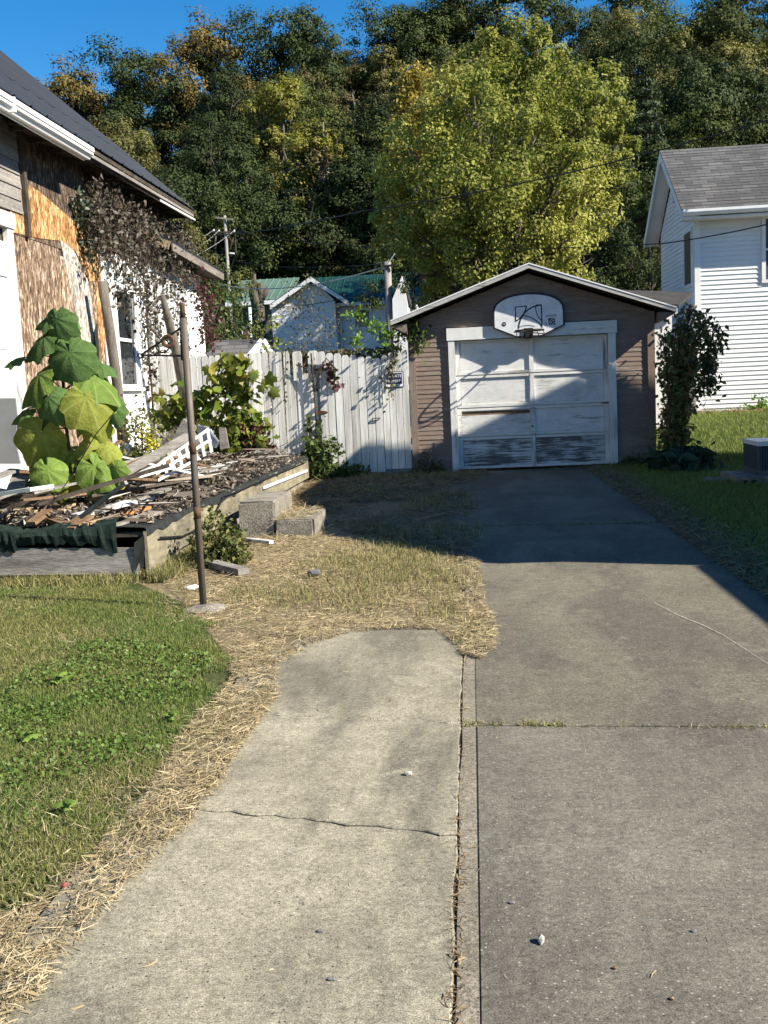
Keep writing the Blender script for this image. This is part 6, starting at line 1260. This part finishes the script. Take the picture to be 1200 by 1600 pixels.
vine('vine_covered_shrub', sp_, 'shrubby', 72, .08, .085, 'tall ragged shrub at the right garage corner, leaning right', 'shrub', r=.008, up=.3)
vine('arching_vine', [[np.array(PY(1060, 500, 16.9)), np.array(PY(1085, 490, 16.9)), np.array(PY(1110, 505, 16.9)), np.array(PY(1122, 520, 16.9)), np.array(PY(1130, 545, 16.9))], [np.array(PY(1080, 495, 16.9)), np.array(PY(1105, 520, 16.9)), np.array(PY(1112, 560, 16.9)), np.array(PY(1110, 590, 16.9))], [np.array(PY(1045, 520, 16.8)), np.array(PY(1070, 510, 16.8)), np.array(PY(1098, 540, 16.8)), np.array(PY(1118, 600, 16.8))], [np.array(PY(1075, 560, 16.7)), np.array(PY(1105, 580, 16.7)), np.array(PY(1112, 615, 16.7))]], 'drybush', 170, .085, .06, 'reddish arching vine sprays on top of the corner shrub')
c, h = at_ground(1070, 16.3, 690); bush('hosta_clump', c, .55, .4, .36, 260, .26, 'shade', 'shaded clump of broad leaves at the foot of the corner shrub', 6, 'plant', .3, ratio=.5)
c = PZ(380, 700, .42); bush('leafy_bush', np.array(PY(372, 700, 15.9)), .42, .4, .62, 900, .13, 'grape', 'leafy green bush at the back of the deck against the fence', 12, lobed=True)
bush('dark_bush', np.array(PY(388, 702, 15.8)), .34, .3, .42, 900, .09, 'red', 'dark twiggy bush right of the leafy green one', 14)
bush('gate_weeds', np.array(PY(500, 742, 17.2)), .42, .28, .55, 1500, .10, 'bush', 'dark weeds piled at the bottom of the white gate', 14, 'weeds')
bush('gate_weeds', np.array(PY(545, 745, 17.2)), .35, .2, .22, 500, .07, 'bush', 'low dark weeds under the middle of the gate', 8, 'weeds')
bush('garage_weeds', np.array(PY(665, 742, GY - .15)), .32, .15, .36, 600, .05, 'drybush', 'dry dark weeds at the garage foot left of the door', 12, 'weeds')
bush('garage_weeds', np.array(PY(985, 735, GY - .15)), .3, .15, .22, 500, .06, 'bush', 'low weeds at the garage foot right of the door', 8, 'weeds')
bush('deck_bush', np.array(PX(225, 760, -4.3)), .45, .55, 1.0, 2600, .06, 'weed', 'pale speckled weedy bush between sapling and lattice', 24, 'bush', .2, clumps=70)
vine('flower_spray', [[np.array(PX(238, 700, -4.1)), np.array(PX(232, 680, -4.1)), np.array(PX(228, 672, -4.1))], [np.array(PX(236, 705, -4.1)), np.array(PX(245, 690, -4.1))]], 'flower', 160, .045, .05, 'small spray of yellow flowers by the white wall', 'flowers')
bush('deck_weeds', np.array(PZ(345, 880, 0)), .22, .3, .40, 1600, .055, 'weed', 'leafy weeds growing under the deck side by the pole', 18, 'weeds', .2)
bush('deck_weeds', np.array(PZ(365, 868, 0)), .12, .15, .18, 300, .045, 'weed', 'sparse weeds left of the concrete steps', 10, 'weeds', .2)
bush('house_weeds', np.array([PY(1185, 640, 21.0)[0], 21.0, .62]), .3, .2, .3, 500, .07, 'bright', 'green weeds at the white house foundation', 8, 'weeds')
# shrubs between fence and green-roofed house
c, h = at_ground(480, 24, 468); bush('dry_shrub', c, 1.05, .8, h, 6000, .07, 'drybush', 'half-bare olive shrub above the fence before the white gable', 40, 'shrub', .25, clumps=90)
c, h = at_ground(552, 22, 508); bush('sumac', c, .34, .3, h, 2400, .11, 'bright', 'left bright green sapling above the gate', 12, 'sapling', .3)
c, h = at_ground(594, 21, 480); bush('sumac', c, .28, .3, h, 2400, .11, 'bright', 'right, taller bright green sapling above the gate', 12, 'sapling', .3)
c, h = at_ground(420, 23, 500); bush('leafy_shrub', c, .35, .4, h, 1300, .11, 'grape', 'yellow-green shrub left of the half-bare olive one', 12, 'shrub', .3)
c, h = at_ground(345, 25, 440); bush('garden_shrub', c, .9, .7, h, 3600, .10, 'bush', 'dark green tall shrub between old house and shed', 30, 'shrub', .25, clumps=90)
c, h = at_ground(385, 32, 470); bush('garden_shrub', c, 1.0, .8, h, 2600, .12, 'bush', 'dark shrub behind the flagpole', 24, 'shrub', .25, clumps=70)
P = np.column_stack([rng.uniform(-4.6, -1.3, 2200), FY + rng.uniform(.12, .5, 2200), rng.uniform(1.85, 2.12, 2200)]); P = P[vnoise(P, 1.4, 2) + .25 > rng.random(len(P))]
o = cloudobj('hedge_vine', leaf_cloud(P, .05, .11, .65, .5, .3), LV['drybush']); tag(o, 'tangled olive-brown vine along the top of the fence', 'vine')
P = np.array([PY(rng.uniform(612, 640), rng.uniform(440, 500), 25.0) for _ in range(420)]); P = P[vnoise(P[:, [0, 2]], 3, 8) > .42]
o = cloudobj('gable_vine', leaf_cloud(P, .05, .10, .65, .3, .3), LV['bush']); tag(o, 'leafy vine sprays before the narrow white gable', 'vine')
# slim rod sticking out of the debris
o = MB().tube([PZ(62, 818, .46), np.array(PY(110, 745, 9.1)), np.array(PY(150, 678, 9.0)), np.array(PY(182, 640, 9.0))], .005, 5).build('wire_rod', M_IRON); tag(o, 'thin dark rod slanting up in front of the sapling', 'rod')
# ================================================================== grass, straw, clover (uncountable)
gr = leafmat('lawn_grass', G((.10,.125,.03), (.155,.18,.045), (.21,.22,.065), (.28,.265,.10), (.38,.34,.17), (.17,.19,.05)), .42, .6, .2, .9, G((.07,.125,.024), (.105,.17,.034), (.145,.21,.046), (.19,.24,.06), (.27,.27,.11), (.11,.18,.036)))
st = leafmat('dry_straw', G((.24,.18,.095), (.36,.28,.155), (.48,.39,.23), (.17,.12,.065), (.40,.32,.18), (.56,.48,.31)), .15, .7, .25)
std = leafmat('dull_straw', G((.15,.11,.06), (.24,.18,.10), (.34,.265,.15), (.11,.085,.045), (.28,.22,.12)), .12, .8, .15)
gd = leafmat('shade_grass', G((.10,.15,.028), (.15,.21,.04), (.21,.26,.055), (.28,.30,.08)), .3, .55, .3)
def vis(P, m=.4):                                             # keep what the place near the camera can show, with margin
    d = P - np.array([0, 0, CAM_H]); z = d @ (-cam_back); x = 600 + F_PX * (d @ cam_right) / np.maximum(z, .1); y = 800 - F_PX * (d @ cam_up) / np.maximum(z, .1)
    return (z > .3) & (x > -260) & (x < 1460) & (y < 1850)
def dens(P, near): return np.clip((near / np.maximum(np.hypot(P[:, 0], P[:, 1]), .5)) ** 1.6, 0, 1)
# left lawn
BIG = [(-6.5, 8.1), (-2.5, 8.3), (-1.3, 6.5), (-1.1, 5.2), (-1.1, 2.0), (-3.0, 1.2), (-7.5, 1.0)]
P = scatter(BIG, 24000); P = P[vis(P)]; Q = P.copy(); Q[:, 0] += .34 * (vnoise(P, 3.1, 51) - .5) + .16 * (vnoise(P, 11, 52) - .5) + rng.normal(0, .035, len(P)); Q[:, 1] += .3 * (vnoise(P, 3.1, 53) - .5); P = P[in_poly(Q, LAWN_L)]; P = P[rng.random(len(P)) < dens(P, 5.0)]; P[:, 2] = -.012
edge = in_poly(P, LAWN_L); V1, F1 = blades(P, .014, .042, .0038, .8)
o = cloudobj('lawn_grass', (V1, F1), gr); tag(o, 'short green grass of the left lawn', 'grass', None, 'stuff')
P = scatter(LAWN_L, 5200); P = P[vis(P)]; P = P[rng.random(len(P)) < dens(P, 5.0) * np.clip((vnoise(P, 1.2, 31) - .35) * 3, .03, 1)]; P[:, 2] = -.01
V1, F1 = strands(P, .02, .06, .0018, .02, .3); o = cloudobj('lawn_thatch', (V1, F1), st); tag(o, 'dead straw blades mixed through the left lawn', 'straw', None, 'stuff')
# clover patch
cl = [PZ(x, y)[:2] for x, y in [(-20, 1120), (60, 1020), (180, 1000), (330, 1025), (350, 1060), (300, 1135), (240, 1190), (120, 1215), (-20, 1240)]]
P = scatter(cl, 7000); P = P[rng.random(len(P)) < np.clip((vnoise(P, 2.5, 17) - .30) * 2.0, 0, .5)]; P[:, 2] = rng.uniform(.0, .034, len(P))
cm2 = leafmat('clover_leaves', G((.07,.125,.022), (.11,.175,.034), (.15,.215,.046), (.08,.14,.026)), .3, .5, .35)
o = cloudobj('clover', leaf_cloud(P, .011, .024, .95, 1.2), cm2); tag(o, 'patch of bright green clover in the left lawn', 'clover', None, 'stuff')
def weed_at(x, y, n, L, label):
    c = np.array(PZ(x, y, 0.0)); o = thing('broadleaf_weed', c, label, 'weed'); a = np.arange(n) * 2.4 + rng.uniform(0, 1); me = BLM[1]
    for k in range(n):
        q_ = link('leaf', me, o, M_BL['l'], True); ln = L * rng.uniform(.7, 1.1); q_.scale = (ln*.55, ln, ln); q_.rotation_euler = (rng.uniform(.2, .7), 0, float(a[k])); q_.location = (0, 0, .01 + .01*k)
for x, y, n, L, lb in ((95, 1070, 6, .07, 'big broad-leaved weed standing out in the clover patch'), (45, 1160, 5, .055, 'broad-leaved weed near left edge below the clover'), (268, 1128, 5, .05, 'broad-leaved weed at the straw edge of the lawn'), (105, 1270, 5, .045, 'broad-leaved weed in the thin grass above bottom straw')): weed_at(x, y, n, L, lb)
# straw along slab edges and round the pole
R1 = [(p[0], p[1]) for p in LAWN_EDGE] + [(-1.75, 2.3), (-1.5, 1.6), (-1.12, 1.7), (-1.12, 2.34), (-1.09, 2.9), (-1.02, 3.3), (-1.0, 3.6), (-1.0, 4.3), (-.98, 4.85), (-1.08, 5.4), (-.98, 5.85), (-.80, 6.10), (-.55, 6.2), (-.25, 6.15), (-.16, 5.85), (-.10, 5.55), (.0, 5.45), (.08, 5.7), (.10, 6.3), (.03, 7.2), (.02, 8.55), (-.3, 9.2), (-1.3, 10.6), (-1.6, 11.4), (-2.05, 11.6), (-2.05, 10.4), (-2.6, 10.3), (-2.6, 8.3)]
P = scatter(R1, 21000); P = P[vis(P)]; P = P[rng.random(len(P)) < dens(P, 4.6) * np.clip((vnoise(P, 2.6, 6) - .02) * 1.9, np.where(P[:, 1] < 4.4, .5, .15), 1) * np.clip((vnoise(P, 9, 16) + .1) * 1.4, .25, 1)]; P[:, 2] = np.where((P[:, 0] > -1.31) & (P[:, 1] < 6.45) | (P[:, 0] > -.15), .002, -.014)
near = P[:, 1] < 4.6
V1, F1 = strands(P, .02, .085, .0023, .028, .16); o = cloudobj('dry_straw', (V1, F1), st); tag(o, 'pale dry straw lying along the slab edge and round the pole', 'straw', None, 'stuff')
B0 = scatter(R1, 700); B0 = B0[vis(B0) & (vnoise(B0, 3.3, 61) > .55) & (B0[:, 1] < 6.6) & (B0[:, 0] < -1.2)]; B0[:, 2] = -.01; o = cloudobj('grass_tufts', blades(B0, .015, .05, .004, 1.0), gr); tag(o, 'green blades straggling into the straw border', 'grass', None, 'stuff')
P2 = scatter(R1, 900); P2 = P2[vis(P2)]; off = rng.normal(0, .05, (len(P2), 2)); P2[:, :2] += off; P2[:, 2] = .004; P2 = P2[rng.random(len(P2)) < .5]
# tufts of green and drying grass in the straw
tuft_px = [(640, 880, .32, .20), (560, 930, .30, .16), (700, 905, .28, .2), (450, 930, .25, .14), (385, 925, .16, .1), (600, 900, .4, .25), (690, 960, .15, .15), (730, 990, .12, .15), (240, 930, .3, .12), (340, 870, .15, .2), (640, 850, .5, .25), (540, 880, .35, .2)]
B = []
for x, y, rx, ry in tuft_px:
    c = PZ(x, y, 0); n = int(9000 * rx * ry * 2.2); B.append(np.column_stack([c[0] + rng.normal(0, rx*.6, n), c[1] + rng.normal(0, ry*2.0, n), np.full(n, -.01)]))
B = np.concatenate(B); B = B[in_poly(B, R1)]; tg = leafmat('drying_grass', G((.09,.11,.03), (.15,.165,.05), (.25,.22,.09), (.38,.31,.15), (.11,.13,.035), (.45,.37,.19)), .25, .65, .2)
o = cloudobj('grass_tufts', blades(B, .02, .075, .0045, 1.1), tg); tag(o, 'half dry grass tufts between the slab and the shaded drive', 'grass', None, 'stuff')
# straw shaded in front of garage and gate
R2 = [(.03, 8.6), (.10, 10.5), (.05, 12.5), (-.15, 14.5), (.3, 16.4), (2.1, 17.2), (2.1, 17.5), (-1.0, 17.5), (-2.9, 17.4), (-2.6, 16.8), (-2.62, 11.7), (-1.6, 11.5), (-1.3, 10.6), (-.3, 9.2)]
P = scatter(R2, 2300); P = P[rng.random(len(P)) < np.clip(.12 + 1.3*(vnoise(P, 1.1, 12) - .2) * (.35 + .65*vnoise(P, 4, 2)) - .9*np.clip((P[:, 0] + .25), 0, .5), .02, 1)]; P[:, 2] = np.where(P[:, 0] > -.35, .004, -.015)
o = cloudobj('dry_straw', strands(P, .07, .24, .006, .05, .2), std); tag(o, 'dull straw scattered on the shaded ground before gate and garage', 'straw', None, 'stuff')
P = scatter(R2, 500); P = P[vnoise(P, .9, 40) > .5]; P[:, 2] = -.015; o = cloudobj('grass_tufts', blades(P, .04, .14, .006, .8), tg); tag(o, 'thin dry grass in the shade by the gate', 'grass', None, 'stuff')
# grass growing in the joints
B = []; 
for x0, x1, y, n, sp in ((-.09, .35, 4.375, 300, .022), (.35, 1.2, 4.31, 90, .012), (.95, 1.5, 4.27, 130, .014), (-.3, 1.9, 10.66, 900, .03)):
    xx = rng.uniform(x0, x1, n); B.append(np.column_stack([xx, y - (xx - x0)*.06 + rng.normal(0, sp, n), np.full(n, -.005)]))
B = np.concatenate(B); B = B[vnoise(B, 14, 71) > .35]; o = cloudobj('joint_grass', blades(B, .008, .036, .004, 1.6), tg); tag(o, 'little grass growing in the cross joints of the drive', 'grass', None, 'stuff')
yy = rng.uniform(1.8, 5.6, 1500); keep = rng.random(1500) < vnoise(np.column_stack([yy, yy*0]), 3, 3); yy = yy[keep]; P = np.column_stack([-.089 + rng.normal(0, .010, len(yy)), yy, np.full(len(yy), -.012)])
o = cloudobj('joint_debris', strands(P, .012, .05, .003, .018, .3), leafmat('joint_brown', G((.12,.075,.04), (.24,.16,.085), (.07,.045,.025), (.38,.29,.16)), .1, .8)); tag(o, 'brown stalks lodged in the long drive seam', 'debris', None, 'stuff')
# stray straws on the slabs
P = np.column_stack([rng.uniform(-1.1, 1.9, 260), rng.uniform(1.9, 9, 260), np.full(260, .001)]); o = cloudobj('stray_straws', strands(P, .012, .05, .002, .004, .05), st); tag(o, 'stray straw bits scattered over the concrete', 'straw', None, 'stuff')
# right lawn
P = np.column_stack([rng.uniform(1.98, 9, 330000), rng.uniform(4, 21.2, 330000), np.zeros(330000)]); P = P[vis(P)]; P = P[~((P[:, 0] < GX1 + .1) & (P[:, 1] > GY - .05))]; P = P[rng.random(len(P)) < .55]; P[:, 2] = T(P[:, 0], P[:, 1]) + .004
o = cloudobj('lawn_grass', blades(P, .035, .085, .007, .8), gd); tag(o, 'green grass of the right lawn, shaded in front and sunlit by the white house', 'grass', None, 'stuff')
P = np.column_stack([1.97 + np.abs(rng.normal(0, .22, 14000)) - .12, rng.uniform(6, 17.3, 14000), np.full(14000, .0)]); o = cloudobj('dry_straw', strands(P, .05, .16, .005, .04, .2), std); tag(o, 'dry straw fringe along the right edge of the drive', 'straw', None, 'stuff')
P = np.column_stack([rng.uniform(3.3, 9, 5000), rng.uniform(20.4, 21.2, 5000), np.zeros(5000)]); P[:, 2] = T(P[:, 0], P[:, 1]) + .005; o = cloudobj('dry_straw', strands(P, .06, .2, .008, .06, .3), std); tag(o, 'brown dry grass at the foot of the white house', 'straw', None, 'stuff')
# weeds hanging on the front of the porch and at its foot
P = np.column_stack([rng.uniform(-5, -2.5, 5200), 8.12 + rng.normal(0, .10, 5200), np.full(5200, -.012)]); P = P[vnoise(P, 2, 5) > .35]; o = cloudobj('porch_grass', blades(P, .03, .12, .005, .9), tg); tag(o, 'longer dry grass along the foot of the porch front', 'grass', None, 'stuff')
P = np.column_stack([-2.56 + rng.normal(0, .07, 4200), rng.uniform(8.1, 10.3, 4200), np.full(4200, -.012)]); o = cloudobj('porch_grass', blades(P, .04, .16, .005, .9), tg); tag(o, 'tall dry grass along the side of the porch by the pole', 'grass', None, 'stuff')
P = np.column_stack([-2.0 + rng.normal(0, .18, 2600), rng.uniform(10.2, 11.5, 2600), np.full(2600, -.01)]); P[:, 2] = np.where((P[:, 0] < -1.63) & (P[:, 0] > -2.03) & (P[:, 1] > 10.44) & (P[:, 1] < 11.42), .165, -.01); P = P[~((P[:, 0] < -2.03) & (P[:, 1] > 10.46))]; o = cloudobj('step_straw', joinVF(strands(P[::2], .06, .16, .004, .03, .25)), st); tag(o, 'straw heaped over the lower concrete step', 'straw', None, 'stuff')
for o in list(bpy.data.objects):
    if o.name.startswith('tmp_'): bpy.data.objects.remove(o)
